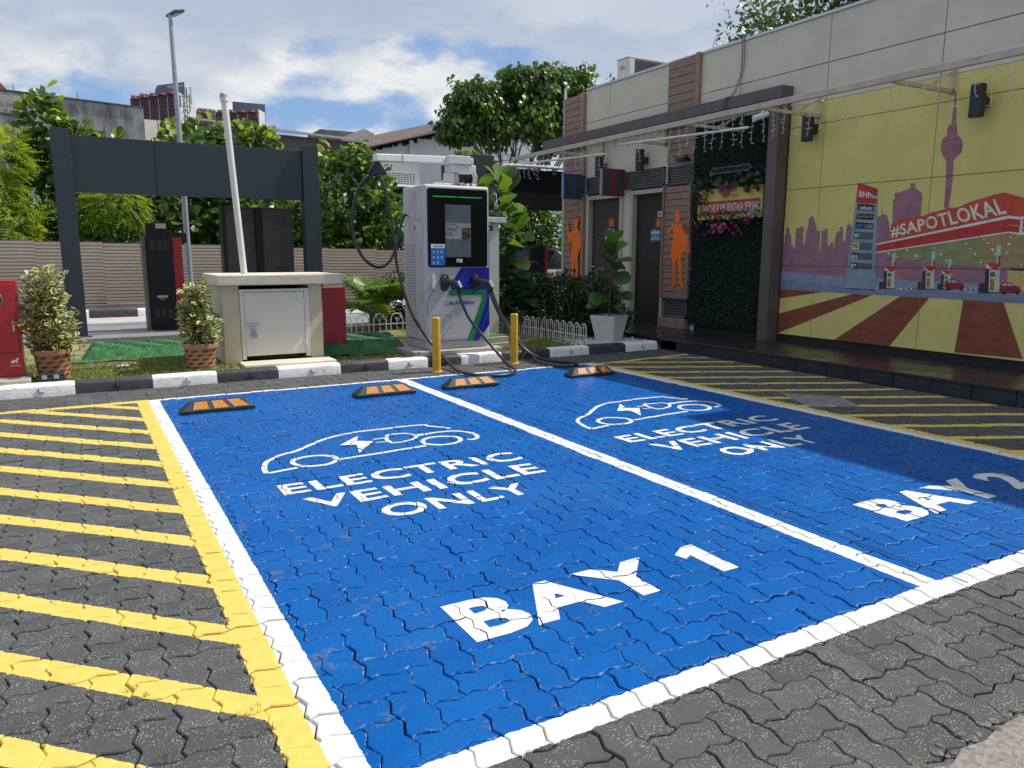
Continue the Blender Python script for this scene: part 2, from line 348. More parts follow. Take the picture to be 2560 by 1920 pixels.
('pump', 'red', 4.7, [(5.652, 1.273), (5.631, 1.276), (5.627, 1.173), (5.648, 1.172)]),
('pump', 'mint', 4, [(5.196, 1.389), (5.157, 1.392), (5.131, 0.964), (5.165, 0.962)]),
('pump', 'dark', 4.0, [(5.282, 1.167), (5.232, 1.168), (5.218, 0.96), (5.269, 0.958)]),
('pump', 'dark', 4.2, [(5.329, 1.04), (5.278, 1.045), (5.27, 0.965), (5.326, 0.963)]),
('pump', 'dark', 4.1, [(5.336, 0.961), (5.119, 0.97), (5.117, 0.959), (5.339, 0.95)]),
('pump', 'cream', 4.3, [(5.243, 1.168), (5.174, 1.17), (5.166, 0.969), (5.229, 0.967)]),
('pump', 'rust', 4.6, [(5.226, 1.085), (5.183, 1.087), (5.181, 0.983), (5.22, 0.981)]),
('pump', 'slate', 4.6, [(5.232, 1.148), (5.186, 1.149), (5.182, 1.107), (5.228, 1.106)]),
('pump', 'red', 4.4, [(5.281, 1.23), (5.16, 1.228), (5.16, 1.167), (5.273, 1.179)]),
('pump', 'cream', 4.7, [(5.281, 1.23), (5.211, 1.176), (5.273, 1.179)]),
('pump', 'red', 4.7, [(5.169, 1.293), (5.15, 1.296), (5.145, 1.191), (5.165, 1.19)]),
('pump', 'mint', 4, [(4.993, 1.309), (4.962, 1.311), (4.941, 0.969), (4.968, 0.968)]),
('pump', 'dark', 4.0, [(5.06, 1.131), (5.02, 1.132), (5.009, 0.966), (5.049, 0.965)]),
('pump', 'dark', 4.2, [(5.096, 1.03), (5.056, 1.033), (5.05, 0.97), (5.093, 0.968)]),
('pump', 'dark', 4.1, [(5.101, 0.967), (4.931, 0.974), (4.93, 0.965), (5.103, 0.958)]),
('pump', 'cream', 4.3, [(5.029, 1.132), (4.976, 1.133), (4.968, 0.973), (5.018, 0.971)]),
('pump', 'rust', 4.6, [(5.016, 1.066), (4.982, 1.067), (4.981, 0.984), (5.011, 0.983)]),
('pump', 'slate', 4.6, [(5.021, 1.116), (4.985, 1.116), (4.982, 1.083), (5.018, 1.082)]),
('pump', 'red', 4.4, [(5.059, 1.181), (4.965, 1.18), (4.964, 1.131), (5.053, 1.14)]),
('pump', 'cream', 4.7, [(5.059, 1.181), (5.004, 1.138), (5.053, 1.14)]),
('pump', 'red', 4.7, [(4.972, 1.232), (4.957, 1.235), (4.953, 1.15), (4.968, 1.15)]),
('pump', 'mint', 4, [(4.496, 1.452), (4.453, 1.455), (4.418, 0.956), (4.455, 0.955)]),
('pump', 'dark', 4.0, [(4.586, 1.194), (4.531, 1.195), (4.513, 0.952), (4.568, 0.95)]),
('pump', 'dark', 4.2, [(4.635, 1.046), (4.579, 1.051), (4.569, 0.958), (4.63, 0.955)]),
('pump', 'dark', 4.1, [(4.641, 0.953), (4.405, 0.963), (4.404, 0.951), (4.645, 0.94)]),
('pump', 'cream', 4.3, [(4.544, 1.195), (4.469, 1.196), (4.456, 0.963), (4.525, 0.96)]),
('pump', 'rust', 4.6, [(4.524, 1.098), (4.477, 1.1), (4.473, 0.978), (4.516, 0.977)]),
('pump', 'slate', 4.6, [(4.532, 1.171), (4.482, 1.172), (4.476, 1.124), (4.526, 1.122)]),
('pump', 'red', 4.4, [(4.586, 1.267), (4.454, 1.264), (4.453, 1.194), (4.576, 1.207)]),
('pump', 'cream', 4.7, [(4.586, 1.267), (4.508, 1.204), (4.576, 1.207)]),
('pump', 'red', 4.7, [(4.465, 1.341), (4.444, 1.344), (4.437, 1.221), (4.459, 1.221)]),
('painted_car', 'carred', 5, [(5.006, 0.992), (5.006, 1.055), (4.976, 1.081), (4.907, 1.086), (4.859, 1.054), (4.801, 1.037), (4.789, 1.0), (4.802, 0.981), (4.991, 0.967)]),
('painted_car', 'carglass', 5.3, [(4.988, 1.046), (4.969, 1.072), (4.94, 1.075), (4.937, 1.045)]),
('painted_car', 'carglass', 5.3, [(4.928, 1.045), (4.931, 1.075), (4.906, 1.076), (4.869, 1.047)]),
('painted_car', 'black', 5.3, [(4.939, 0.977), (4.943, 0.962), (4.957, 0.956), (4.972, 0.961), (4.98, 0.975), (4.975, 0.989), (4.961, 0.996), (4.946, 0.991)]),
('painted_car', 'black', 5.3, [(4.805, 0.982), (4.809, 0.968), (4.822, 0.961), (4.837, 0.967), (4.844, 0.98), (4.84, 0.995), (4.826, 1.001), (4.812, 0.996)]),
('painted_car', 'carred', 5, [(4.417, 0.975), (4.417, 1.041), (4.389, 1.069), (4.321, 1.074), (4.274, 1.04), (4.217, 1.023), (4.205, 0.984), (4.217, 0.964), (4.401, 0.95)]),
('painted_car', 'carglass', 5.3, [(4.4, 1.032), (4.381, 1.058), (4.353, 1.062), (4.35, 1.031)]),
('painted_car', 'carglass', 5.3, [(4.341, 1.031), (4.344, 1.062), (4.32, 1.063), (4.283, 1.033)]),
('painted_car', 'black', 5.3, [(4.351, 0.96), (4.355, 0.945), (4.368, 0.938), (4.383, 0.943), (4.391, 0.958), (4.387, 0.973), (4.373, 0.98), (4.358, 0.974)]),
('painted_car', 'black', 5.3, [(4.219, 0.966), (4.224, 0.951), (4.237, 0.944), (4.251, 0.95), (4.258, 0.964), (4.254, 0.979), (4.241, 0.985), (4.227, 0.98)]),
('building', 'tan', 3.9, [(4.362, 1.217), (3.884, 1.207), (3.859, 0.984), (4.191, 0.981), (4.342, 1.025)]),
('building', 'dark', 4.2, [(4.351, 1.217), (3.884, 1.207), (3.881, 1.178), (4.33, 1.193)]),
('kerbdash', 'white', 4, [(5.543, 0.965), (5.511, 0.965), (5.51, 0.953), (5.541, 0.953)]),
('kerbdash', 'black', 4, [(5.511, 0.966), (5.48, 0.966), (5.479, 0.953), (5.51, 0.954)]),
('kerbdash', 'white', 4, [(5.48, 0.967), (5.449, 0.967), (5.448, 0.954), (5.479, 0.954)]),
('kerbdash', 'black', 4, [(5.449, 0.968), (5.418, 0.968), (5.417, 0.955), (5.448, 0.955)]),
('kerbdash', 'white', 4, [(5.418, 0.969), (5.387, 0.968), (5.386, 0.956), (5.417, 0.956)]),
('kerbdash', 'black', 4, [(5.388, 0.969), (5.357, 0.969), (5.356, 0.957), (5.386, 0.957)]),
('kerbdash', 'white', 4, [(4.785, 0.985), (4.758, 0.985), (4.757, 0.973), (4.784, 0.973)]),
('kerbdash', 'black', 4, [(4.758, 0.986), (4.731, 0.986), (4.73, 0.974), (4.757, 0.974)]),
('kerbdash', 'white', 4, [(4.731, 0.986), (4.705, 0.986), (4.703, 0.975), (4.73, 0.975)]),
('kerbdash', 'black', 4, [(4.705, 0.987), (4.678, 0.987), (4.677, 0.975), (4.704, 0.976)]),
('kerbdash', 'white', 4, [(4.678, 0.988), (4.652, 0.988), (4.65, 0.976), (4.677, 0.976)]),
('kerbdash', 'black', 4, [(4.652, 0.989), (4.625, 0.988), (4.624, 0.977), (4.651, 0.977)]),
]
MTEXT = [
('#SAPOTLOKAL', 'ivory', 4.2, 0.022, [(5.713, 1.547), (4.415, 1.761), (4.513, 1.95), (5.73, 1.681)]),
('BHP', 'white', 4.2, 0.02, [(6.196, 2.06), (6.023, 2.035), (6.029, 2.1), (6.189, 2.131)]),
('ETRONAS', 'white', 4.2, 0.02, [(6.034, 2.036), (5.935, 2.018), (5.937, 2.058), (6.033, 2.078)]),
('infiniti', 'white', 4.6, 0.02, [(6.165, 1.904), (5.993, 1.888), (5.994, 1.934), (6.166, 1.951)]),
('SynGard', 'orange', 4.6, 0.02, [(6.193, 1.796), (5.987, 1.786), (5.988, 1.828), (6.193, 1.844)]),
('EURO 5', 'cyan', 4.6, 0.02, [(6.209, 1.692), (6.067, 1.679), (6.066, 1.722), (6.206, 1.733)]),
('DIESEL', 'ltblue', 4.6, 0.02, [(6.062, 1.679), (5.964, 1.673), (5.964, 1.713), (6.062, 1.719)]),
('97', 'white', 4.8, 0.03, [(6.211, 1.566), (6.144, 1.562), (6.144, 1.606), (6.209, 1.61)]),
('95', 'black', 4.8, 0.03, [(6.216, 1.434), (6.149, 1.43), (6.15, 1.482), (6.214, 1.487)]),
('B10', 'white', 4.8, 0.03, [(6.225, 1.303), (6.144, 1.299), (6.145, 1.349), (6.223, 1.354)]),
('B7', 'white', 4.8, 0.03, [(6.235, 1.184), (6.157, 1.182), (6.154, 1.234), (6.229, 1.238)]),
('BHP', 'red', 4.6, 0.02, [(4.257, 1.59), (4.12, 1.569), (4.128, 1.693), (4.266, 1.72)]),
]
MAN=[(12.335, 1.997), (12.292, 2.032), (12.226, 2.034), (12.177, 1.998), (12.178, 1.92), (12.21, 1.876), (12.194, 1.829), (12.127, 1.786), (12.094, 1.653), (12.054, 1.53), (12.075, 1.49), (12.134, 1.408), (12.165, 1.346), (12.178, 1.284), (12.157, 1.077), (12.174, 0.921), (12.142, 0.818), (12.2, 0.795), (12.239, 0.867), (12.26, 1.076), (12.276, 1.242), (12.292, 1.159), (12.301, 0.949), (12.297, 0.806), (12.403, 0.803), (12.367, 0.884), (12.373, 1.074), (12.4, 1.241), (12.383, 1.45), (12.373, 1.616), (12.435, 1.565), (12.493, 1.608), (12.511, 1.723), (12.567, 1.829), (12.579, 1.975), (12.541, 1.974), (12.531, 1.89), (12.491, 1.806), (12.436, 1.721), (12.392, 1.783), (12.293, 1.825), (12.283, 1.879), (12.322, 1.925)]
WOMAN=[(9.433, 2.036), (9.361, 2.033), (9.353, 1.982), (9.32, 1.921), (9.347, 1.88), (9.37, 1.833), (9.294, 1.824), (9.274, 1.742), (9.241, 1.699), (9.227, 1.749), (9.204, 1.656), (9.097, 1.637), (9.069, 1.376), (9.279, 1.359), (9.25, 1.291), (9.274, 1.273), (9.253, 1.128), (9.236, 0.921), (9.179, 0.82), (9.221, 0.804), (9.285, 0.902), (9.315, 1.109), (9.35, 1.273), (9.402, 1.273), (9.405, 1.108), (9.398, 0.899), (9.415, 0.837), (9.479, 0.804), (9.498, 0.825), (9.449, 0.879), (9.452, 1.107), (9.479, 1.277), (9.532, 1.289), (9.506, 1.42), (9.502, 1.532), (9.479, 1.593), (9.483, 1.606), (9.47, 1.661), (9.481, 1.758), (9.524, 1.742), (9.553, 1.698), (9.54, 1.659), (9.491, 1.617), (9.551, 1.628), (9.594, 1.698), (9.56, 1.775), (9.51, 1.817), (9.395, 1.827), (9.41, 1.856), (9.446, 1.909), (9.449, 1.969)]
HOSE=[(12.538, 1.869), (12.511, 1.702), (12.51, 1.535), (12.479, 1.367), (12.414, 1.22), (12.359, 1.137)]
# ================================================================== GROUND
dirtm = mat('bedding_dirt', (.045, .042, .040), .95, var=.35, vscale=14, bump=.5, bscale=90, dirt=((.10, .065, .04), 9, .8))
concm = mat('driveway_concrete', (.24, .215, .195), .9, var=.3, vscale=60, bump=.5, bscale=240, dirt=((.10, .088, .085), 42, .85))
lanem = mat('lane_concrete', (.43, .415, .39), .9, var=.10, vscale=1.5, bump=.2, bscale=60, dirt=((.33, .30, .27), 1.2, .6))
earth = mat('earth', (.11, .10, .07), .95, var=.3, vscale=1.5)
g = MB().box(-900, 900, -300, 900, -.45, -.05).build('ground', earth); struct(g)

Wp = .1132; OX, OY = .33, .06
# ---- paint layout as a procedural material on the pavers
def paver_material():
    m = bpy.data.materials.new('painted_paver'); m.use_nodes = True; nt = m.node_tree; b = nt.nodes['Principled BSDF']
    ge = nt.nodes.new('ShaderNodeNewGeometry'); pos = ge.outputs['Position']
    sp = nt.nodes.new('ShaderNodeSeparateXYZ'); nt.links.new(pos, sp.inputs[0])
    j = tex_noise(nt, pos, 34, 4, .7); j2 = tex_noise(nt, vadd(nt, pos, (7, 3, 1)), 34, 4, .7)
    x = X(nt, sp.outputs[0]) + (j-.5)*.020; y = X(nt, sp.outputs[1]) + (j2-.5)*.020; z = X(nt, sp.outputs[2])
    yin = y.inr(1.600, 7.66)
    blue = x.inr(.50, 5.48)*yin
    white = (x.inr(.478, .572)*yin).mx(x.inr(2.92, 3.035)*yin).mx(x.inr(5.395, 5.497)*yin)
    xin = x.inr(.478, 5.497)
    white = white.mx(y.inr(7.60, 7.66)*xin).mx(y.inr(1.600, 1.696)*xin)
    hl = (((y + x) - (.39+6.33-.15))/.512).fract().lt(.285)*x.lt(.40)*y.lt(7.62)
    yl = (x.inr(.38, .480)*y.lt(7.68)).mx(y.inr(7.575, 7.675)*x.lt(.478)).mx(hl)
    back = y - x*.104
    hr = (((y + x*.51) - (5.6*.51+7.27-.095))/.455).fract().lt(.21)*x.inr(5.55, 7.19)*back.lt(6.99)
    yr = (x.inr(5.497, 5.595)*y.lt(7.66)).mx(back.inr(6.93, 7.005)*x.inr(5.5, 7.2)).mx(hr)
    yel = yl.mx(yr)
    at = nt.nodes.new('ShaderNodeAttribute'); at.attribute_name = 'rnd'
    oi = nt.nodes.new('ShaderNodeObjectInfo')
    r = (X(nt, at.outputs['Fac']) + X(nt, oi.outputs['Random'])).fract()
    big = tex_noise(nt, pos, 1.3, 4); fine = tex_noise(nt, pos, 160, 3, .7); med = tex_noise(nt, pos, 22, 4, .6)
    # bare concrete block with pale aggregate specks
    grey = mixc(nt, r, (.034, .036, .039), (.072, .072, .072))
    grey = mixc(nt, r.gt(.93), grey, (.038, .039, .039))
    grey = mixc(nt, fine.ramp(.3, .75), grey, (.085, .086, .088))
    grey = mixc(nt, med.ramp(.55, .8)*.5, grey, (.115, .11, .10))
    vo = nt.nodes.new('ShaderNodeTexVoronoi'); vo.inputs['Scale'].default_value = 210; nt.links.new(pos, vo.inputs['Vector'])
    vs = nt.nodes.new('ShaderNodeSeparateColor'); nt.links.new(vo.outputs['Color'], vs.inputs[0])
    rr = X(nt, vs.outputs[0])
    speck = X(nt, vo.outputs['Distance']).lt(.36)*rr.gt(.72)*tex_noise(nt, pos, 9, 2).ramp(.35, .6)
    grey = mixc(nt, speck*(rr*.85), grey, (.55, .53, .48))
    grey = mixc(nt, big.ramp(.5, .75)*.35, grey, (.135, .125, .11))
    oil = tex_noise(nt, vadd(nt, pos, (3, 9, 0)), 2.1, 5, .6)
    grey = mixc(nt, oil.ramp(.60, .70)*.55, grey, (.022, .022, .023))
    # blue coat, thinner and scuffed towards the left
    bl = mixc(nt, r, (.0006, .078, .305), (.0010, .098, .355))
    bl = mixc(nt, fine.ramp(.45, .8)*.45, bl, (.004, .115, .40))
    bl = mixc(nt, med.ramp(.35, .62)*.25, bl, (.001, .058, .25))
    bl = mixc(nt, speck*(rr*.30), bl, (.12, .26, .55))  # pale specks painted in as sun sparkles on the blue coat
    bl = mixc(nt, big.ramp(.45, .72)*.30, bl, (.016, .125, .40))
    trk = tex_noise(nt, vmul(nt, pos, (2.6, .28, 1)), 1.6, 6, .65)
    bl = mixc(nt, trk.ramp(.54, .74)*.30, bl, (.045, .085, .19))
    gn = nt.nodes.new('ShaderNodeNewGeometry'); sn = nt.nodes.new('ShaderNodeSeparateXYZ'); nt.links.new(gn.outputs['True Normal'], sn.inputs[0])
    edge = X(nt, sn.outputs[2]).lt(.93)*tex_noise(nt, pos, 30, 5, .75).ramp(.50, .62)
    bl = mixc(nt, edge*.55, bl, (.30, .38, .50))  # pale streaks painted on the chamfers, standing in for sun glints along joints
    wear = tex_noise(nt, pos, 5.5, 8, .72)
    wr = (wear + (x.ramp(.5, 1.7, .045, -.06))).ramp(.60, .68)
    bl = mixc(nt, wr*.55, bl, (.14, .145, .16))
    wh = mixc(nt, med.ramp(.3, .7), (.60, .595, .57), (.68, .675, .655))
    wh = mixc(nt, wear.ramp(.60, .75)*.35, wh, (.45, .43, .40))
    ye = mixc(nt, med.ramp(.3, .7), (.62, .46, .090), (.68, .52, .12))
    ye = mixc(nt, wear.ramp(.60, .75)*.28, ye, (.42, .32, .12))
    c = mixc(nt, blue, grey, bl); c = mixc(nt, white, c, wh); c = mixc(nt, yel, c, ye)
    # joint faces: paint only runs a little way down, dust below
    low = z.ramp(-.020, -.009, 1.0, 0.0)
    pn = blue.mx(white).mx(yel)
    c = mixc(nt, low*(pn*(-.45)+1.0), c, (.040, .037, .034))
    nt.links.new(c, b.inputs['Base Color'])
    rmix = blue*(-.50) + yel*(-.28) + white*(-.22) + .90
    nt.links.new((blue*(-.32)+white*(-.1)+.42).s, b.inputs['Specular IOR Level'])
    nt.links.new((rmix + (fine-.5)*.25).mx(.22).s, b.inputs['Roughness'])
    bn = nt.nodes.new('ShaderNodeBump'); bn.inputs['Strength'].default_value = .55; bn.inputs['Distance'].default_value = .004
    hgt = fine*.7 + med*.9
    nt.links.new(hgt.s, bn.inputs['Height']); nt.links.new(bn.outputs[0], b.inputs['Normal'])
    return m
PAVM = paver_material()

def unit_edge(p, q):
    """interlocking joint profile between two lattice corners, in canonical direction"""
    p, q = np.array(p, float), np.array(q, float); d = q-p; n = np.array((-d[1], d[0]))
    return [tuple(p), tuple(p+d*.235+n*.092), tuple(p+d*.72-n*.088)]
def edge_path(a, b):
    fwd = (b[0]-a[0]) + (b[1]-a[1]) > 0
    if fwd: return unit_edge(a, b)
    e = unit_edge(b, a); return [tuple(map(float, a)), e[2], e[1]]
def brick_outline(cells):
    cs = [(0,0),(1,0),(2,0),(2,1),(1,1),(0,1)] if cells == 'H' else [(0,0),(1,0),(1,1),(1,2),(0,2),(0,1)]
    o = []
    for i in range(6): o += edge_path(cs[i], cs[(i+1) % 6])
    return np.array(o)*Wp
def inset(poly, d):
    n = len(poly); o = []
    for i in range(n):
        p0, p1, p2 = poly[i-1], poly[i], poly[(i+1) % n]
        e1 = (p1-p0)/np.linalg.norm(p1-p0); e2 = (p2-p1)/np.linalg.norm(p2-p1)
        n1 = np.array((-e1[1], e1[0])); n2 = np.array((-e2[1], e2[0])); s = n1+n2; k = 1+n1.dot(n2)
        o.append(p1 + s*d/max(k, .35))
    return np.array(o)
BR = {}
for k in 'HV':
    P = brick_outline(k); cen = P.mean(0)
    outer = inset(P, .0018); mid = inset(P, .0042); inn = inset(P, .0075)
    n = len(P); vs = []; fs = []
    for ring, zz in ((outer, -.034), (outer, -.0046), (mid, -.0013), (inn, 0.0)):
        vs += [(p[0]-cen[0], p[1]-cen[1], zz) for p in ring]
    for l in range(3):
        fs += [(l*n+i, l*n+(i+1) % n, (l+1)*n+(i+1) % n, (l+1)*n+i) for i in range(n)]
    tri = tessellate_polygon([[Vector((p[0], p[1], 0)) for p in inn]])
    a0 = inn
    for t in tri:
        A, B, C = (a0[i] for i in t)
        if (B[0]-A[0])*(C[1]-A[1])-(B[1]-A[1])*(C[0]-A[0]) < 0: t = (t[0], t[2], t[1])
        fs.append(tuple(3*n+i for i in t))
    conv = []
    tri2 = tessellate_polygon([[Vector((p[0], p[1], 0)) for p in outer]])
    for t in tri2:
        A, B, C = (tuple(outer[i]-cen) for i in t)
        if (B[0]-A[0])*(C[1]-A[1])-(B[1]-A[1])*(C[0]-A[0]) < 0: B, C = C, B
        conv.append([A, B, C])
    BR[k] = dict(v=np.array(vs), f=fs, cen=cen, conv=conv)

paving = MB().add([(-2.7, -.5, -.024), (7.3, -.5, -.024), (7.3, 8.4, -.024), (-2.7, 8.4, -.024)], [(0, 1, 2, 3)]).build('parking_pavement', dirtm, fix=False)
struct(paving)
pavers = []
for jj in range(int(.75/Wp)-1, int(8.42/Wp)+1):
    for ii in range(int(-2.6/Wp), int(7.3/Wp)+1):
        k = (ii-jj) % 4
        if k == 3: kind, cx, cy = 'H', ii, jj
        elif k == 1: kind, cx, cy = 'V', ii, jj-1
        else: continue
        px = (cx+OX)*Wp + BR[kind]['cen'][0]; py = (cy+OY)*Wp + BR[kind]['cen'][1]
        if py < .82 or py > 8.40 or px > 7.30: continue
        dz = random.gauss(0, .0012); ta, tb = random.gauss(0, .009), random.gauss(0, .009)
        if random.random() < .03: dz -= .003
        pavers.append((kind, px + random.gauss(0, .0013), py + random.gauss(0, .0013), dz, ta, tb, random.gauss(0, .011)))
def view_size(px, py):
    d = Vector((px, py, 0))-CAMPOS; zz = d.dot(_f)
    if zz < .3: return 0
    u = d.dot(_r2)/zz*.7354*2560/2560; v = d.dot(_u2)/zz
    if abs(d.dot(_r2)/zz) > .72 or abs(v) > .56: return 0
    return 1/(d.length**3)
order = sorted(range(len(pavers)), key=lambda i: -view_size(pavers[i][1], pavers[i][2]))
single = set(order[:300])
pm = {}
for k in 'HV':
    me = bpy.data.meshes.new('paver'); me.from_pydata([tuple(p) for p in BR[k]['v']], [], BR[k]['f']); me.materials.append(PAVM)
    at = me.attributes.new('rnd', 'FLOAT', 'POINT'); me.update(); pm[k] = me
PV, PF, PR = [], [], []; base = 0
for i, (k, px, py, dz, ta, tb, rz) in enumerate(pavers):
    if i in single:
        o = bpy.data.objects.new('paver', pm[k]); COL.objects.link(o); o.parent = paving
        o.location = (px, py, dz); o.rotation_euler = (ta, tb, rz)
    else:
        v = BR[k]['v']; c, s = math.cos(rz), math.sin(rz)
        q = np.empty_like(v); q[:, 0] = v[:, 0]*c - v[:, 1]*s + px; q[:, 1] = v[:, 0]*s + v[:, 1]*c + py
        q[:, 2] = v[:, 2] + dz + v[:, 1]*ta - v[:, 0]*tb
        PV.append(q); PF += [tuple(base+a for a in f) for f in BR[k]['f']]; PR += [random.random()]*len(v); base += len(v)
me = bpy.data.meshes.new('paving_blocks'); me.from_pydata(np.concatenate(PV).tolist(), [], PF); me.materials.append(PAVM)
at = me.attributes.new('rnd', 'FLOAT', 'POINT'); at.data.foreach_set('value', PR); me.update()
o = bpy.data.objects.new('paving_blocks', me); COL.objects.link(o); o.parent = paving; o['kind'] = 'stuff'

# ---- painted words and car outlines: thin coats laid on each paver they cross
paintw = mat('white_road_paint', (.66, .655, .635), .55, var=.06, vscale=25, bump=.3, bscale=220, dirt=((.48, .47, .46), 14, .55))
GRID = {}
for i, p in enumerate(pavers): GRID.setdefault((int(p[1]//.3), int(p[2]//.3)), []).append(i)
def paint(name, polys, label=None):
    mb = MB()
    for poly in polys:
        xs = [p[0] for p in poly]; ys = [p[1] for p in poly]
        a = sum(xs[i]*ys[(i+1) % len(xs)]-xs[(i+1) % len(xs)]*ys[i] for i in range(len(xs)))
        if abs(a) < 1e-9: continue
        for gx in range(int((min(xs)-.15)//.3), int((max(xs)+.15)//.3)+1):
            for gy in range(int((min(ys)-.15)//.3), int((max(ys)+.15)//.3)+1):
                for i in GRID.get((gx, gy), ()):
                    k, px, py, dz, ta, tb, rz = pavers[i]
                    if px+.13 < min(xs) or px-.13 > max(xs) or py+.13 < min(ys) or py-.13 > max(ys): continue
                    loc = [(p[0]-px, p[1]-py) for p in poly]
                    for cv in BR[k]['conv']:
                        q = clip_convex(loc, cv)
                        if len(q) > 2: mb.add([(x_+px, y_+py, dz + y_*ta - x_*tb + .0016) for x_, y_ in q], [tuple(range(len(q)))])
    return mb.build(name, paintw, paving)
def flat_text(s, x0, x1, y0, y1, bold):
    P, T, _ = text_tris(s, bold)
    return [[(x0+(x1-x0)*P[i][0], y0+(y1-y0)*P[i][1]) for i in t] for t in T]
def stroke(pts, w, closed=False):
    o = []; n = len(pts); P = [np.array(p) for p in pts]; L = []; R = []
    for i in range(n):
        a = P[i-1] if (i or closed) else P[i]; b = P[(i+1) % n] if (i < n-1 or closed) else P[i]
        d = (b-a)/max(np.linalg.norm(b-a), 1e-6); nn = np.array((-d[1], d[0]))*w/2
        L.append(P[i]+nn); R.append(P[i]-nn)
    for i in range(n if closed else n-1):
        k = (i+1) % n; o.append([tuple(L[i]), tuple(R[i]), tuple(R[k]), tuple(L[k])])
    return o
def cr(pts, n=5): return [(p.x, p.y) for p in bez([(a, b, 0) for a, b in pts], n)]
def ev_icon(ox):
    P = []; w = .034
    body = cr([(.945,4.69),(.955,4.80),(1.0,4.95),(1.10,5.06),(1.24,5.14),(1.38,5.27),(1.55,5.40),(1.72,5.465),(1.95,5.485),(2.16,5.48),(2.33,5.465)])
    P += stroke(body, w); P += stroke([(2.34,5.475),(2.345,5.40),(2.47,5.25)], w)
    P += stroke(cr([(2.20,5.165),(2.34,5.175),(2.46,5.15),(2.53,5.06),(2.545,4.95),(2.50,4.86),(2.42,4.845)]), w)
    P += stroke([(.95,4.685),(1.145,4.725)], w); P += stroke([(1.425,4.775),(2.085,4.835)], w)
    for cx, cy in ((1.285, 4.83), (2.245, 4.92)):
        P += stroke([(cx+.142*math.cos(t*PI/14), cy+.128*math.sin(t*PI/14)) for t in range(28)], w, True)
    P += [[(1.76,5.37),(1.545,5.135),(1.66,5.105)], [(1.76,5.37),(1.66,5.105),(1.70,5.215)], [(1.70,5.215),(1.66,5.105),(1.61,4.89)], [(1.70,5.215),(1.61,4.89),(1.805,5.15)]]
    P += stroke(cr([(1.90,5.03),(1.905,5.15),(1.95,5.26)])+cr([(2.0,5.265),(2.10,5.24),(2.14,5.16),(2.09,5.07),(1.98,5.02)]), .028, True)
    P += stroke([(1.82,5.205),(1.91,5.20)], .024); P += stroke([(1.80,5.095),(1.90,5.09)], .024); P += stroke([(2.13,5.155),(2.22,5.165)], .05)
    return [[(x_+ox, y_) for x_, y_ in p] for p in P]
for ox, n in ((0, '1'), (2.475, '2')):
    paint('painted_car_outline', ev_icon(ox-.02))
    paint('painted_lettering', flat_text('ELECTRIC', .92+ox, 2.50+ox, 4.19, 4.40, .022))
    paint('painted_lettering', flat_text('VEHICLE', .99+ox, 2.47+ox, 3.865, 4.085, .022))
    paint('painted_lettering', flat_text('ONLY', 1.30+ox, 2.20+ox, 3.54, 3.755, .022))
    bx = 1.13+ox-.012
    paint('painted_lettering', flat_text('BAY', bx, bx+.985, 2.195, 2.51, .04))
    if n == '1':
        U = lambda a, b_: (2.255+.155*a, 2.205+.30*b_)
        paint('painted_numeral', [[U(.42, 0), U(1, 0), U(1, 1), U(.58, 1)], [U(.42, 0), U(.58, 1), U(.42, .70)], [U(.58, 1), U(0, .80), U(.10, .60), U(.42, .70)]])
    else: paint('painted_numeral', flat_text(n, bx+1.09, bx+1.36, 2.20, 2.505, .04))

# ---- saw-cut channels across bay 2
cutm = mat('saw_cut', (.012, .03, .10), .9)
for xx, y0, y1 in ((3.125, 1.62, 7.4), (3.72, 1.62, 5.2)):
    m_ = MB()
    n = 60
    pts = [(xx + .004*math.sin(i*1.7), y0+(y1-y0)*i/n) for i in range(n+1)]
    for i in range(n):
        (a, b), (c, d) = pts[i], pts[i+1]; m_.add([(a-.003, b, .0032), (a+.003, b, .0032), (c+.003, d, .0032), (c-.003, d, .0032)], [(0, 1, 2, 3)])
    m_.build('saw_cut', cutm, paving, fix=False)

# ---- concrete driveway in the near right corner, ragged edge
rag = []
for i in range(140):
    xx = -3.2 + i*.09; rag.append((xx, 1.01 + .018*math.sin(i*2.3) + random.uniform(-.014, .014)))
m_ = MB()
poly = [(-3.2, -60), (9.5, -60)] + [(p[0], p[1]) for p in reversed(rag)]
m_.prism([(-3.2, -60), (9.5, -60)] + rag[::-1], lambda a, b, d: (a, b, d), -.03, .004)
struct(m_.build('concrete_driveway', concm))
morm = mat('crumbled_mortar', (.16, .155, .14), .95, var=.5, vscale=30, bump=1.0, bscale=120)
m_ = MB()
for i in range(420):
    xx = random.uniform(-1, 6); r = random.uniform(.006, .017)
    m_.ball((xx, 1.03+random.gauss(0, .013), 0), r, 6, 3, random.uniform(.8, 1.6), 1, .5)
o = m_.build('crumbled_edge_mortar', morm, fix=False); tag(o, kind='stuff')

# ---- paved zone continues past the frame on the left, plain sheet
struct(MB().box(-40, -2.65, 1.0, 8.35, -.06, -.004).build('forecourt', mat('forecourt_concrete', (.15, .15, .15), .9, var=.2, vscale=3)))
# ---- patched concrete cover in the right hatching
pc = mat('patched_concrete', (.21, .205, .20), .9, var=.2, vscale=9, bump=.3, bscale=80)
m_ = MB().prism([(5.62, 4.42), (6.02, 4.20), (6.30, 4.62), (5.95, 5.05)], lambda a, b, d: (a, b, d), -.02, .0035); m_.build('cover_patch', pc, paving)
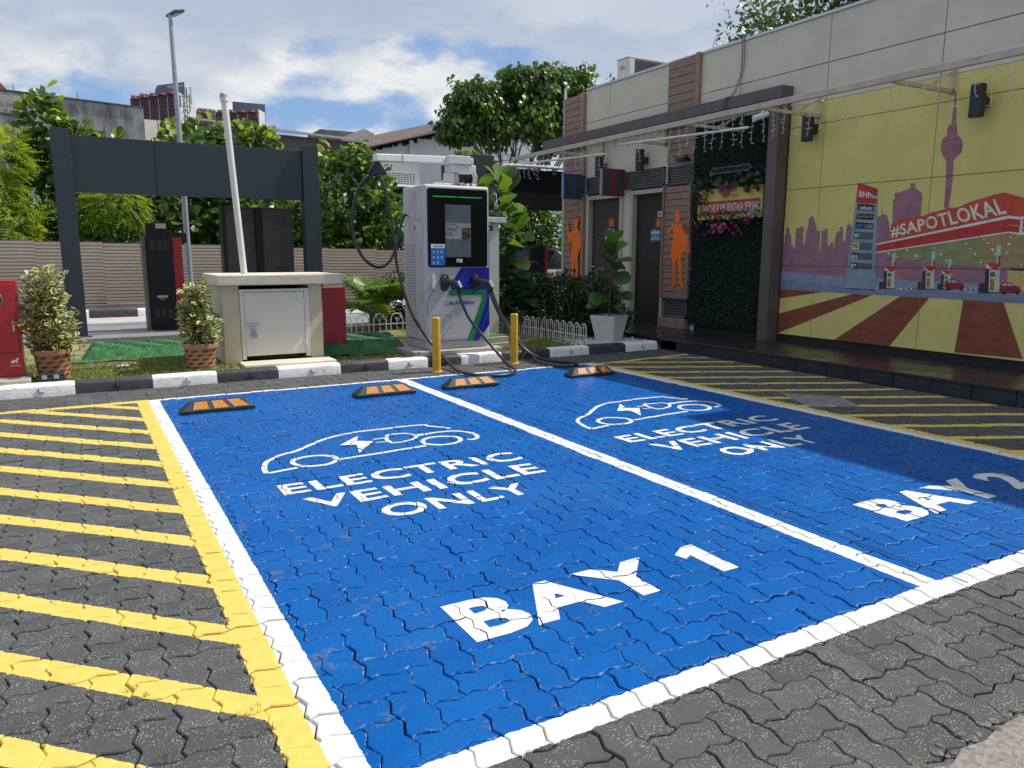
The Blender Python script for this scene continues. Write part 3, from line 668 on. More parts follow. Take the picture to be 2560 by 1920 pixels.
# ================================================================== KERB AND ISLAND
kw = mat('kerb_white', (.80, .79, .77), .7, var=.07, vscale=9, bump=.5, bscale=50, dirt=((.42, .40, .37), 11, .55))
kb = mat('kerb_black', (.040, .042, .047), .6, var=.25, vscale=9, bump=.5, bscale=50, dirt=((.12, .12, .12), 14, .5))
kbase = MB().box(-2.7, 7.24, 8.35, 8.50, -.05, .05).build('kerb', mat('kerb_footing', (.2, .19, .18), .9)); struct(kbase)
ke = [-2.1, -1.42, -.72, -.10, .58, 1.20, 1.83, 2.53, 3.10, 3.605, 4.05, 4.33, 4.63, 5.355, 5.99, 6.62, 7.20]
kc = ['b', 'w', 'w', 'w', 'b', 'w', 'b', 'w', 'b', 'w', 'b', 'w', 'w', 'b', 'w', 'b', 'w'][1:]
kc = ['b', 'b', 'w', 'b', 'w', 'b', 'w', 'b', 'w', 'b', 'w', 'w', 'b', 'w', 'b', 'w']
def kerb_run(ke, kc, y0, parent, top=.12, dep=.14, rev=1, Lmark=True):
    for i in range(len(ke)-1):
        a, b = ke[i]+.003, ke[i+1]-.003; mb = MB(); n = 10; rows = []
        prof = [(0, -.02), (.004, top-.035), (.012, top-.012), (.032, top), (dep-.02, top+.002), (dep, top-.02), (dep, -.02)]
        w1, w2 = random.uniform(-.004, .004), random.uniform(-.004, .004)
        for j in range(n+1):
            t = j/n; xx = a+(b-a)*t; jy = random.uniform(-.0015, .0015); e = .006 if j in (0, n) else 0
            rows.append([(xx, y0 + rev*(p+jy+(e if q > .02 else 0)) + w1*(1-t)+w2*t, q - (e if q > .05 else 0) + random.uniform(-.0012, .0012)) for p, q in prof])
        k = len(prof); vs = [v for r in rows for v in r]; fs = [(r*k+c, (r+1)*k+c, (r+1)*k+c+1, r*k+c+1) for r in range(n) for c in range(k-1)]
        fs += [tuple(range(k)), tuple(n*k+c for c in range(k))]
        mb.add(vs, fs); st = mb.build('kerb_stone', kw if kc[i] == 'w' else kb, parent, smooth=True)
        if Lmark and b-a > .4:
            xm = (a+b)/2 + .02; yf = y0 - .0035*rev
            l = MB().box(xm-.020, xm-.008, yf-.002, yf+.006, .035, .080).box(xm-.008, xm+.028, yf-.002, yf+.006, .035, .046)
            l.build('cast_letter', mat('kerb_mark_grey', (.30, .30, .30), .8) if kc[i] == 'w' else mat('kerb_mark_dark', (.012, .012, .014), .8), st)
kerb_run(ke, kc, 8.335, kbase)

soil = mat('lawn_soil', (.24, .20, .10), .95, var=.4, vscale=5, bump=.6, bscale=70, dirt=((.21, .165, .09), 3, .7))
isl = MB()
nx, ny = 60, 30
vs = []
for j in range(ny+1):
    for i in range(nx+1):
        xx = -2.7 + 9.9*i/nx; yy = 8.46 + 3.74*j/ny
        vs.append((xx, yy, .085 + .018*math.sin(xx*2.1+yy*1.3) + random.uniform(-.006, .006) + (0.012 if 0 < j < ny else 0)))
isl.add(vs, [(j*(nx+1)+i, j*(nx+1)+i+1, (j+1)*(nx+1)+i+1, (j+1)*(nx+1)+i) for j in range(ny) for i in range(nx)])
lawn = isl.build('lawn', soil, smooth=True, fix=False); struct(lawn)

# ---- grass: loose blades, patchy
grassm = mat('grass_blades', (.25, .30, .065), .6, var=.45, vscale=2.2, island=.45, trans=((.25, .33, .05), .3), dirt=((.36, .29, .11), 2.4, .85))
def blades(name, regions, n, hmin, hmax, m, z=.10, dens=None, wide=.005):
    V = []; F = []; b = 0
    for _ in range(n):
        x0, x1, y0, y1 = random.choice(regions); x, y = random.uniform(x0, x1), random.uniform(y0, y1)
        if dens and random.random() > dens(x, y): continue
        zz = z + .018*math.sin(x*2.1+y*1.3)
        a = random.uniform(0, 2*PI); h = random.uniform(hmin, hmax); w = wide*random.uniform(.6, 1.4); l = random.uniform(.2, 1.2)*h
        dx, dy = math.cos(a), math.sin(a); px, py = -dy*w, dx*w
        V += [(x-px, y-py, zz), (x+px, y+py, zz), (x+dx*l*.4+px*.7, y+dy*l*.4+py*.7, zz+h*.65), (x+dx*l*.4-px*.7, y+dy*l*.4-py*.7, zz+h*.65), (x+dx*l, y+dy*l, zz+h*.9)]
        F += [(b, b+1, b+2, b+3), (b+3, b+2, b+4)]; b += 5
    me = bpy.data.meshes.new(name); me.from_pydata(V, [], F); me.materials.append(m); me.update()
    o = bpy.data.objects.new(name, me); COL.objects.link(o); o['kind'] = 'stuff'; return o
def gd(x, y):
    if -.05 < x < 2.0 and 9.85 < y < 11.0: return 0
    if 2.6 < x < 4.0 and 9.1 < y < 10.7: return 0
    if x > 6.1: return .15
    return .35 + .65*(.5+.5*math.sin(x*3.1+1)*math.sin(y*4.3+x))
blades('grass', [(-1.0, 7.0, 8.48, 12.2), (-.9, 3.6, 8.48, 10.2), (-.9, 1.4, 8.48, 9.9), (4.4, 6.1, 8.48, 9.4)], 42000, .014, .045, grassm, dens=gd)
# weeds pushing up through the paving joints
weedm = mat('joint_weeds', (.085, .13, .025), .6, var=.5, vscale=4, island=.5, trans=((.2, .25, .05), .25))
def weeds():
    V = []; F = []; b = 0
    spots = [(-.10, 2.31, .10), (-.02, 2.36, .07), (.05, 2.40, .05), (.33, 2.16, .05), (.27, 2.10, .03), (.05, 2.48, .02), (.40, 4.62, .04), (-.02, 4.70, .02), (.11, 2.07, .02), (.37, 2.05, .02)]
    for x0, y0, L in spots:
        for _ in range(int(520*L)+6):
            x = x0 + random.uniform(-L, L); y = y0 + (x-x0)*.25 + random.gauss(0, .006); a = random.uniform(0, 2*PI); h = random.uniform(.006, .022); w = .0016; l = random.uniform(.5, 1.7)*h
            dx, dy = math.cos(a), math.sin(a)
            V += [(x-dy*w, y+dx*w, -.004), (x+dy*w, y-dx*w, -.004), (x+dx*l, y+dy*l, h)]; F.append((b, b+1, b+2)); b += 3
    me = bpy.data.meshes.new('weeds'); me.from_pydata(V, [], F); me.materials.append(weedm); o = bpy.data.objects.new('weeds', me); COL.objects.link(o); o['kind'] = 'stuff'
weeds()
# brown moss in the joints by the front line
mossm = mat('dry_moss', (.13, .075, .03), .95, var=.5, vscale=30)
m_ = MB()
for _ in range(500):
    jx = random.randint(8, 30); x = (jx+OX)*Wp + random.gauss(0, .006); y = random.uniform(1.08, 1.62)
    if random.random() < .5: y = (random.randint(10, 14)+OY)*Wp + random.gauss(0, .006); x = random.uniform(.9, 3.0)
    if math.sin(x*5+y*9) < .35: continue
    m_.ball((x, y, -.004), random.uniform(.002, .005), 5, 3, 1.3, 1.3, .8)
o = m_.build('joint_moss', mossm, fix=False); o['kind'] = 'stuff'

# ---- artificial turf laid over two raised slabs
turfm = mat('artificial_turf', (.055, .19, .070), .95, var=.35, vscale=9, bump=1.0, bscale=260, dirt=((.085, .23, .10), 5, .6))
def turf(lx, ly, w, d, h, rz, label):
    t = thing('turf_mat', label, 'artificial turf', (lx, ly, .10), rz, 'green turf mats on the lawn')
    nx, ny = 36, 26; vs = []
    for j in range(ny+1):
        for i in range(nx+1):
            x = (i/nx-.5)*w*1.22; y = (j/ny-.5)*d*1.3
            ex = max(0, abs(x)-w/2+.03)/.09; ey = max(0, abs(y)-d/2+.03)/.09
            hh = h*max(0, 1-min(1, max(ex, ey)))
            vs.append((x, y, hh + .012*math.sin(x*17+y*9) + random.uniform(-.004, .004) + .008))
    MB().add(vs, [(j*(nx+1)+i, j*(nx+1)+i+1, (j+1)*(nx+1)+i+1, (j+1)*(nx+1)+i) for j in range(ny) for i in range(nx)]).build('turf_sheet', turfm, t, smooth=True, fix=False)
    blade = []
    V = []; F = []; b = 0
    for _ in range(7000):
        x, y = random.uniform(-w/2, w/2)*1.05, random.uniform(-d/2, d/2)*1.1
        ex = max(0, abs(x)-w/2+.03)/.09; ey = max(0, abs(y)-d/2+.03)/.09; z = h*max(0, 1-min(1, max(ex, ey)))+.006
        a = random.uniform(0, 2*PI); dx, dy = math.cos(a)*.003, math.sin(a)*.003
        V += [(x-dx, y-dy, z), (x+dx, y+dy, z), (x+random.gauss(0, .005), y+random.gauss(0, .005), z+random.uniform(.012, .022))]; F.append((b, b+1, b+2)); b += 3
    me = bpy.data.meshes.new('turf_pile'); me.from_pydata(V, [], F); me.materials.append(turfm)
    o = bpy.data.objects.new('turf_pile', me); COL.objects.link(o); o.parent = t; o['kind'] = 'stuff'
turf(.98, 10.42, 1.85, .95, .12, -.06, 'green artificial turf mat over a raised slab behind the smaller variegated pot plant')
turf(3.22, 9.85, 1.05, 1.25, .13, -.22, 'green artificial turf mat draped over a step beside the charging station')

# ---- drive-through lane and its slab
struct(MB().box(-40, 60, 12.2, 14.9, -.1, .15).build('menu_slab', mat('slab_grey', (.20, .205, .21), .8, var=.12, vscale=2, bump=.2, bscale=60)))
struct(MB().add([(-60, 14.9, .0), (70, 14.9, .0), (70, 18.15, .0), (-60, 18.15, .0)], [(0, 1, 2, 3)]).build('drive_through_lane', lanem, fix=False))
k2 = struct(MB().box(-30, 40, 18.16, 18.30, -.1, .08).build('far_kerb', mat('kerb_footing', (.2, .19, .18), .9)))
ke2 = [-2.6 + .92*i for i in range(19)]
kerb_run(ke2, ['wb'[i % 2] for i in range(18)], 18.15, k2, .17, .16, 1, False)
verge = mat('verge', (.10, .085, .06), .95, var=.5, vscale=1.4, dirt=((.17, .13, .09), 2, .8))
struct(MB().box(-60, 70, 18.3, 20.6, -.1, .14).build('verge', verge))
struct(MB().box(-60, 70, 19.15, 19.3, -.1, .22).build('drain_edge', mat('drain_concrete', (.22, .20, .17), .9, var=.3, vscale=2)))

# ================================================================== RESTROOM BUILDING
XB = 8.5
beige = mat('beige_panel', (.63, .575, .445), .75, var=.05, vscale=1.6, bump=.12, bscale=180, dirt=((.53, .49, .39), 1.1, .55))
cream = mat('cream_frame', (.46, .42, .32), .6, var=.06, vscale=4)
yel = mat('mural_yellow', (.68, .575, .185), .75, var=.05, vscale=2.5, bump=.15, bscale=200, dirt=((.61, .51, .16), 1.3, .5))
wood = mat('wood_plank', (.27, .172, .130), .6, var=.22, vscale=3.0, bump=.2, bscale=30, grain=(30, 2.2, 30))
wood2 = mat('wood_trim', (.31, .20, .145), .6, var=.15, vscale=3.0, grain=(12, 12, 2))
brown = mat('brown_metal', (.115, .088, .080), .5, var=.08, vscale=2)
grille = mat('louvre_grey', (.085, .09, .10), .5, var=.1, vscale=4)
darkin = mat('dark_interior', (.02, .018, .018), .9)
doorm = mat('door_brown', (.055, .034, .026), .45, var=.12, vscale=3)
B = thing('restroom_building', 'low beige restroom building with brown beam, wood cladding and yellow mural wall', 'building', (XB, 12.85, 0))
def part(mb, name, m, parent=None, **k): return mb.build(name, m, parent or B, off=(XB, 12.85, 0), **k)
# core behind the facade
part(MB().box(8.62, 15.5, -6, 12.80, .0, 4.15), 'core_wall', mat('render_grey', (.33, .31, .26), .8))
part(MB().box(8.56, 15.6, -6, 12.85, 4.16, 4.20), 'roof', mat('roof_grey', (.30, .30, .29), .8))
part(MB().box(9.2, 15.5, -6, 4.05, 4.21, 6.17), 'unseen_roof_block', beige)  # raised block added out of view, sized to throw the stepped shadow onto the bay
# a parapet of fibre-cement panels
yj = [12.78, 12.08, 11.35, 9.80, 9.76, 9.08, 8.26, 6.775, 5.285, 3.80, 2.31, .82, -.67, -2.16]
par_col = part(MB().box(8.53, 8.62, -6, 12.82, 3.28, 4.30), 'parapet_backing', mat('joint_backing', (.20, .18, .14), .9))  # backing in a darker colour, seen between the parapet panels
for a, b in ((12.08, 11.35), (11.35, 9.80), (9.07, 8.26), (8.26, 6.775), (6.775, 5.285), (5.285, 3.80), (3.80, 2.31), (2.31, .82), (.82, -.67), (-.67, -2.16)):
    for z0, z1 in ((3.30, 3.752), (3.762, 4.335)):
        part(MB().box(8.50, 8.529, b+.005, a-.005, z0, z1), 'panel', beige, par_col, bevel=.003, seg=1)
part(MB().box(8.475, 8.66, -6, 12.06, 4.338, 4.372), 'parapet_cap', mat('cap_flashing', (.62, .64, .66), .35, var=.05))
part(MB().box(8.50, 8.66, 12.78, 12.85, .16, 4.30), 'corner_strip', cream)
def cladding(y0, y1, z0, z1, n, x=8.47, post=None):
    c = part(MB().box(x+.028, x+.05, y0, y1, z0, z1), 'wood_cladding', mat('plank_gap', (.045, .025, .018), .9))
    h = (z1-z0)/n
    for i in range(n):
        part(MB().box(x, x+.026, y0+.004, y1-.004, z0+i*h+.004, z0+(i+1)*h-.004), 'plank', wood, c, bevel=.003, seg=1)
    if post:
        for a, b in post: part(MB().box(x-.035, x+.05, a, b, z0, z1+.012), 'trim_post', wood2, c, bevel=.004, seg=1)
    return c
cladding(12.17, 12.77, 3.58, 4.30, 6, post=[(12.08, 12.165)])
cladding(9.14, 9.77, 3.58, 4.36, 6, post=[(9.05, 9.135)])
cladding(12.12, 12.76, 2.80, 3.30, 4, post=[(12.035, 12.115)])
cladding(9.12, 9.74, 2.78, 3.31, 5)
cladding(12.11, 12.74, .30, 2.42, 17, post=[(12.03, 12.105)])
cladding(9.132, 9.725, .64, 2.43, 17, x=8.44, post=[(9.10, 9.129), (9.728, 9.752)])
part(MB().box(8.38, 8.52, 9.13, 9.74, .162, .32), 'plinth_box', wood2, bevel=.004, seg=1)
# beige wall pieces round the doors
wl = part(MB().box(8.50, 8.60, 9.0, 12.04, 2.48, 3.30), 'wall', beige)
for a, b in ((11.97, 12.03), (10.66, 10.88), (9.00, 9.09)):
    part(MB().box(8.50, 8.60, a, b, .16, 2.478), 'wall', beige)
part(MB().box(8.465, 8.60, 9.755, 9.81, .16, 2.46), 'white_post', cream)
def louvre(y0, y1, z0, z1, n, x=8.455):
    f = MB().box(x, x+.06, y0, y0+.03, z0, z1).box(x, x+.06, y1-.03, y1, z0, z1).box(x, x+.06, y0, y1, z0, z0+.025).box(x, x+.06, y0, y1, z1-.025, z1)
    f = part(f, 'louvre', grille); h = (z1-z0-.05)/n
    part(MB().box(x+.056, x+.062, y0+.02, y1-.02, z0+.02, z1-.02), 'louvre_back', darkin, f)
    for i in range(n):
        zc = z0+.025+h*(i+.5)
        part(MB().add([(x+.006, y0+.03, zc-h*.42), (x+.006, y1-.03, zc-h*.42), (x+.05, y1-.03, zc+h*.42), (x+.05, y0+.03, zc+h*.42),
                       (x+.006, y0+.03, zc-h*.42-.005), (x+.006, y1-.03, zc-h*.42-.005), (x+.05, y1-.03, zc+h*.42-.005), (x+.05, y0+.03, zc+h*.42-.005)],
                      [(0,1,2,3),(7,6,5,4),(0,4,5,1),(3,2,6,7)]), 'slat', grille, f)
louvre(11.44, 11.97, 2.46, 2.76, 6); louvre(9.79, 10.81, 2.46, 2.76, 6); louvre(9.08, 9.70, 2.455, 2.75, 6); louvre(9.14, 9.68, .33, .635, 6)
# doors
def frame(y0, y1, z1, w):
    return part(MB().box(8.46, 8.60, y0, y0+w, .16, z1).box(8.46, 8.60, y1-w, y1, .16, z1).box(8.46, 8.60, y0+w, y1-w, z1-w, z1), 'door_frame', cream, bevel=.004, seg=1)
frame(10.88, 11.96, 2.42, .075); part(MB().box(8.46, 8.60, 10.58, 10.66, .16, 2.43).box(8.46, 8.60, 9.815, 10.578, 2.36, 2.43), 'door_frame', cream, bevel=.004, seg=1)
d1 = part(MB().box(8.56, 8.60, 10.96, 11.88, .17, 2.34), 'door', doorm)
part(MB().tube([(8.55, 11.82, 1.12), (8.50, 11.82, 1.12), (8.50, 11.70, 1.12)], .011, 8), 'door_handle', mat('steel', (.55, .55, .55), .3, 1.0), d1)
part(MB().box(8.61, 8.68, 9.90, 10.58, .165, 2.35), 'door_recess', darkin)
d2 = part(MB().box(8.56, 8.604, 9.90, 10.575, .17, 2.345), 'door', mat('door_dark', (.022, .014, .012), .5))
for z in (2.10, .38, 1.28): part(MB().box(8.545, 8.558, 10.565, 10.60, z, z+.12), 'hinge', mat('steel', (.55, .55, .55), .3, 1.0), d2)
# brown beam and pillar
part(MB().box(8.28, 8.50, 7.30, 13.25, 3.40, 3.56), 'brown_beam', brown, bevel=.004, seg=1)
part(MB().box(8.28, 8.498, 7.33, 7.50, .16, 3.399), 'brown_pillar', brown, bevel=.004, seg=1)
part(MB().box(8.505, 8.60, 7.50, 9.0, .16, 3.30), 'panel_wall', darkin)
# leaf-panel wall
hedgem = mat('plastic_foliage', (.010, .034, .022), .5, var=.4, vscale=30, island=.6)
grn = part(MB().box(8.47, 8.503, 7.52, 9.09, .25, 3.30), 'leaf_wall_backing', mat('leaf_backing', (.006, .014, .011), .9))
V = []; F = []; b = 0
for _ in range(16000):
    y, z = random.uniform(7.53, 9.08), random.uniform(.26, 3.29); s = random.uniform(.010, .022)
    a = random.uniform(0, 2*PI); ca, sa = math.cos(a)*s, math.sin(a)*s; d = random.uniform(.0, .03); t = random.uniform(-.012, .012)
    V += [(8.465-d-XB, y-12.85, z), (8.455-d+t-XB, y+ca*.6-sa*.4-12.85, z+sa*.6+ca*.4), (8.448-d+t*2-XB, y+ca*1.5-12.85, z+sa*1.5), (8.455-d-t-XB, y+ca*.6+sa*.4-12.85, z+sa*.6-ca*.4)]
    F.append((b, b+1, b+2, b+3)); b += 4
me = bpy.data.meshes.new('leaf_cladding'); me.from_pydata(V, [], F); me.materials.append(hedgem)
o = bpy.data.objects.new('leaf_cladding', me); COL.objects.link(o); o.parent = B; o['kind'] = 'stuff'
louvre(7.90, 8.71, 2.53, 2.63, 3, x=8.43)
# mural wall of panels
mw = part(MB().box(8.53, 8.62, -6, 7.33, .16, 3.30), 'mural_wall', mat('joint_brown', (.34, .28, .11), .9))
py = [7.32, 6.775, 5.285, 3.80, 2.31, .82, -.67, -2.16, -3.65]; pz = [.255, 1.20, 2.215, 3.02, 3.30]
PANELS = []
for i in range(len(py)-1):
    for j in range(4):
        y1, y0, z0, z1 = py[i]-.004, py[i+1]+.004, pz[j]+.004, pz[j+1]-.004
        part(MB().box(8.50, 8.529, y0, y1, z0, z1), 'panel', yel, mw)
        PANELS.append([(y0, z0), (y1, z0), (y1, z1), (y0, z1)])
part(MB().box(8.515, 8.53, -6, 7.33, .16, .25), 'skirting', darkin)
MC = dict(purple=(.33, .15, .19), purple2=(.34, .145, .165), blueA=(.25, .29, .40), blueB=(.20, .23, .33), brown=(.245, .062, .030), underside=(.27, .27, .11), undersideB=(.36, .25, .10),
  redD=(.55, .075, .035), red=(.50, .040, .030), white=(.72, .70, .67), orange=(.68, .24, .03), navy=(.025, .03, .08), steel=(.24, .31, .36), black=(.018, .018, .018), slate=(.10, .11, .135),
  green=(.04, .15, .085), yellow=(.66, .50, .05), mint=(.45, .55, .47), dark=(.035, .04, .048), cream=(.62, .55, .40), rust=(.42, .16, .04), carred=(.26, .025, .028), carglass=(.42, .37, .42), tan=(.58, .40, .14), ivory=(.74, .69, .52), cyan=(.06, .32, .62), ltblue=(.38, .5, .62))
def mural_mat(c): return mat('mural_' + c, MC[c], .75, var=.15, vscale=5, grain=(1, 1, 2.2))
def mural_piece(name, polys, col, lay):
    mb = MB(); x = 8.50 - .0011*lay
    for poly in polys:
        poly = [(float(a), float(b_)) for a, b_ in poly]
        tri = tessellate_polygon([[Vector((a, b_, 0)) for a, b_ in poly]]) if len(poly) > 3 else [(0, 1, 2)]
        for t in tri:
            T = [poly[i] for i in t]
            for P in PANELS:
                if max(p[0] for p in T) < P[0][0] or min(p[0] for p in T) > P[1][0]: continue
                q = clip_convex(T, P)
                if len(q) > 2: mb.add([(x, a, b_) for a, b_ in q], [tuple(range(len(q)))])
    if mb.v: part(mb, name, mural_mat(col), mw)
NM = dict(skyline='painted_skyline', tower='painted_tower', road='painted_road', stripe='painted_stripe', canopy='painted_canopy', lightspot='painted_light', pylon='painted_pylon', pylon_panel='painted_price_panel', pump='painted_pump', painted_car='painted_car', building='painted_shop', kerbdash='painted_kerb')
grp = {}
for n_, c_, l_, P_ in MURAL: grp.setdefault((n_, c_, l_, len(grp) if n_ in ('pump','stripe','pylon_panel','painted_car','canopy') else 0), []).append(P_)
for (n_, c_, l_, _k), Ps in grp.items(): mural_piece(NM[n_], Ps, c_, l_)
for s_, c_, l_, bo, q in MTEXT:
    P, T, _ = text_tris(s_, bo)
    pts = [tuple(quad_map([(a, b_) for a, b_ in q], u, v)) for u, v in P]
    mural_piece('painted_lettering', [[pts[i] for i in t] for t in T], c_, l_+.4)

# ---- raised tiled walkway
tilem = mat('riser_tile', (.022, .029, .036), .35, var=.2, vscale=5)
topm = mat('walkway_tile', (.030, .029, .031), .25, var=.12, vscale=1.5, spec=.35, dirt=((.045, .04, .037), .8, .4))
wk = struct(MB().box(7.275, 8.70, -6, 13.6, -.05, .155).build('walkway', mat('tile_grout', (.17, .165, .16), .9)))
y = 8.32; i = 0
while y > -2.4:
    MB().box(7.245, 7.275, y-.396, y-.004, .004, .128).build('riser_tile', tilem, wk, bevel=.003, seg=1)
    MB().box(7.240, 7.52, y-.3985, y-.0015, .129, .164).build('nosing_tile', topm, wk, bevel=.004, seg=1)
    y -= .40
y = 13.4
while y > -2.4:
    for x0, x1 in ((7.522, 8.01), (8.012, 8.50)):
        MB().box(x0, x1, y-.5985, y-.0015, .12, .1620).build('floor_tile', topm, wk)
    if y > 8.4: MB().box(7.245, 7.5205, y-.5985, y-.0015, .02, .1620).build('floor_tile', topm, wk)
    y -= .60
# ================================================================== FIXED TO THE BUILDING
blackm = mat('black_metal', (.018, .019, .022), .45, var=.2)
steel = mat('steel', (.55, .55, .55), .3, 1.0)
whitepl = mat('white_plastic', (.72, .72, .70), .45, var=.04)
for i, (y, z, L) in enumerate(((11.43, 2.91, 'black cylinder wall lamp above the blue restroom sign, farthest along the wall'), (10.28, 2.91, 'black cylinder wall lamp above the dark louvre over the open restroom door'),
                 (6.91, 2.96, 'black cylinder wall lamp at the left end of the yellow mural wall'), (4.77, 2.945, 'black cylinder wall lamp right of the painted tower on the mural'))):
    t = thing('wall_lamp', L, 'wall lamp', (XB, y, z), 0, 'black wall lamps along the building')
    MB().lathe([(.0, -.162), (.069, -.165), (.074, -.16), (.074, .16), (.069, .165), (.0, .155)], (-.15, 0, 0), 20).build('lamp_body', blackm, t, smooth=True)
    MB().box(-.11, 0.0, -.045, .045, -.06, .05).build('mounting_box', blackm, t, bevel=.004)
    MB().lathe([(0, 0), (.06, 0)], (-.15, 0, -.150), 16).build('lens', mat('lamp_lens', (.4, .4, .38), .2), t)
# restroom sign boxes
def sign_box(y, z, col, fig, L, dx):
    t = thing('restroom_sign', L, 'restroom sign', (XB, y, z), 0, 'projecting restroom signs')
    f = mat('sign_' + fig, col, .4, var=.05)
    X0 = -.46; w = .42; h = .20
    fr = MB().box(X0, 0, -.04, .04, -h-.03, -h).box(X0, 0, -.04, .04, h, h+.03).box(X0-.03, X0, -.04, .04, -h-.03, h+.03).box(0-.03, 0, -.04, .04, -h, h)
    fr.build('frame', f, t, bevel=.003)
    MB().box(X0+.002, -.032, -.030, .030, -h+.002, h-.002).build('face', mat('sign_brushed', (.06, .065, .068), .35, var=.35, vscale=2, grain=(3, 3, 30)), t)
    MB().box(X0-.032, X0-.0305, -.036, .036, -h-.02, h+.02).build('end_strip', mat('brushed_strip', (.35, .36, .37), .4, .6), t)
    cx = (X0-.03)/2
    pic = mat('pictogram_' + fig, tuple(c*1.2 for c in col), .5)
    m_ = MB()
    m_.prism([(cx+.03*math.cos(a*PI/6), .115+.03*math.sin(a*PI/6)) for a in range(12)], lambda a, b_, d: (a, d, b_), -.036, -.0305)
    bod = [(cx-.045, .075), (cx+.045, .075), (cx+.05, -.02), (cx+.03, -.03), (cx+.022, -.15), (cx-.022, -.15), (cx-.03, -.03), (cx-.05, -.02)] if fig == 'blue' else [(cx-.03, .075), (cx+.03, .075), (cx+.06, -.06), (cx+.025, -.06), (cx+.02, -.15), (cx-.02, -.15), (cx-.025, -.06), (cx-.06, -.06)]
    m_.prism(bod, lambda a, b_, d: (a, d, b_), -.036, -.0305); m_.build('pictogram', pic, t)
sign_box(12.10, 2.60, (.010, .085, .30), 'blue', 'square restroom sign with blue frame and blue figure, projecting from the wall', 0)
sign_box(10.90, 2.585, (.30, .010, .055), 'pink', 'square restroom sign with crimson frame and red figure, above the brown door', 0)
# orange cut-out figures
orangem = mat('orange_acrylic', (.92, .165, .006), .5, var=.05)
def cutout(pts, L, name, extra=None):
    cy = sum(p[0] for p in pts)/len(pts); cz = min(p[1] for p in pts)
    t = thing(name, L, 'restroom figure', (8.43, cy, cz), 0, 'orange cut-out restroom figures')
    MB().prism([(a-cy, b_-cz) for a, b_ in pts], lambda a, b_, d: (d, a, b_), -.006, .012).build('silhouette', orangem, t)
    return t, cy, cz
t, cy, cz = cutout(MAN, 'flat orange silhouette of a man raising a fuel nozzle, on wood cladding', 'restroom_figure')
hz = [(0, a-cy, b_-cz) for a, b_ in HOSE]
MB().tube(bez(hz, 4), .008, 6).build('hose', orangem, t)
t, cy, cz = cutout(WOMAN, 'flat orange silhouette of a woman with shopping bag, beside the leaf wall', 'restroom_figure.001')
MB().box(-.012, -.007, 9.10-cy, 9.225-cy, 1.38-cz, 1.40-cz).build('bag_fold', mat('orange_deep', (.40, .07, .004), .5), t)
MB().tube(bez([(0, 9.20-cy, 1.655-cz), (0, 9.19-cy, 1.72-cz), (0, 9.15-cy, 1.74-cz), (0, 9.125-cy, 1.70-cz), (0, 9.12-cy, 1.65-cz)], 4), .006, 6).build('bag_handle', orangem, t)
# notices on the doors
def notice(name, L, x, y0, y1, z0, z1, kind):
    t = thing(name, L, 'door notice', (x, (y0+y1)/2, z0), 0, 'notices stuck on the restroom doors'); w = (y1-y0)/2; h = z1-z0
    if kind == 'blue':
        MB().box(-.006, 0, -w, w, 0, h).build('board', mat('notice_black', (.012, .013, .015), .4), t)
        MB().box(-.008, -.0065, -w+.012, w-.012, .012, h-.012).build('print', mat('notice_blue', (.025, .16, .33), .5), t)
        MB().box(-.0095, -.0085, -w+.015, w-.015, h*.60, h*.80).build('white_band', mat('notice_white', (.5, .52, .55), .5), t)
        MB().box(-.0095, -.0085, -w*.15, w*.35, h*.86, h*.93).build('badge', mat('notice_white', (.5, .52, .55), .5), t)
        m_ = MB()
        for k in range(4):
            yy = w*(.66-.44*k); m_.box(-.0095, -.0085, yy-.020, yy+.020, h*.20, h*.34)
        m_.box(-.0095, -.0085, -w*.5, w*.5, h*.42, h*.47); m_.build('icons', mat('notice_white', (.5, .52, .55), .5), t)
    elif kind == 'w':
        MB().box(-.005, 0, -w, w, 0, h).build('board', mat('notice_white', (.5, .52, .55), .5), t); MB().ball((-.006, 0, h*.5), .028, 10, 4, .1).build('red_mark', mat('board_red', (.42, .035, .03), .5), t)
    else:
        MB().box(-.005, 0, -w, w, 0, h).build('board', mat('notice_orange', (.42, .075, .01), .5), t)
        m_ = MB().ball((-.006, 0, h*.72), .016, 8, 4, .3).box(-.007, -.0052, -.022, .022, h*.38, h*.60).box(-.007, -.0052, -.016, .016, h*.16, h*.38); m_.build('figure', mat('notice_yellow', (.62, .40, .05), .5), t)
notice('door_notice', 'blue hygiene notice on the closed brown restroom door', 8.555, 11.16, 11.49, 1.58, 1.83, 'blue')
notice('door_notice.001', 'blue hygiene notice on the dark door of the second restroom', 8.525, 9.885, 10.15, 1.55, 1.78, 'blue')
notice('door_notice.002', 'small orange notice with figure on the closed brown door', 8.555, 11.20, 11.375, 1.845, 2.0, 'o')
notice('door_notice.003', 'small orange notice with figure on the dark second restroom door', 8.525, 9.885, 10.03, 1.79, 1.95, 'o')
notice('door_notice.004', 'small pale square notice above the orange one, second restroom door', 8.525, 9.885, 9.985, 1.965, 2.06, 'w')
t = thing('floodlight', 'small black floodlight under the wood panel above the right louvre', 'floodlight', (8.42, 9.28, 2.81))
MB().box(-.10, .02, -.11, .10, -.02, .03).build('housing', blackm, t, bevel=.006); MB().tube([(0, -.05, .02), (.05, 0, .07), (.02, .06, .03)], .012, 6).build('bracket', blackm, t)
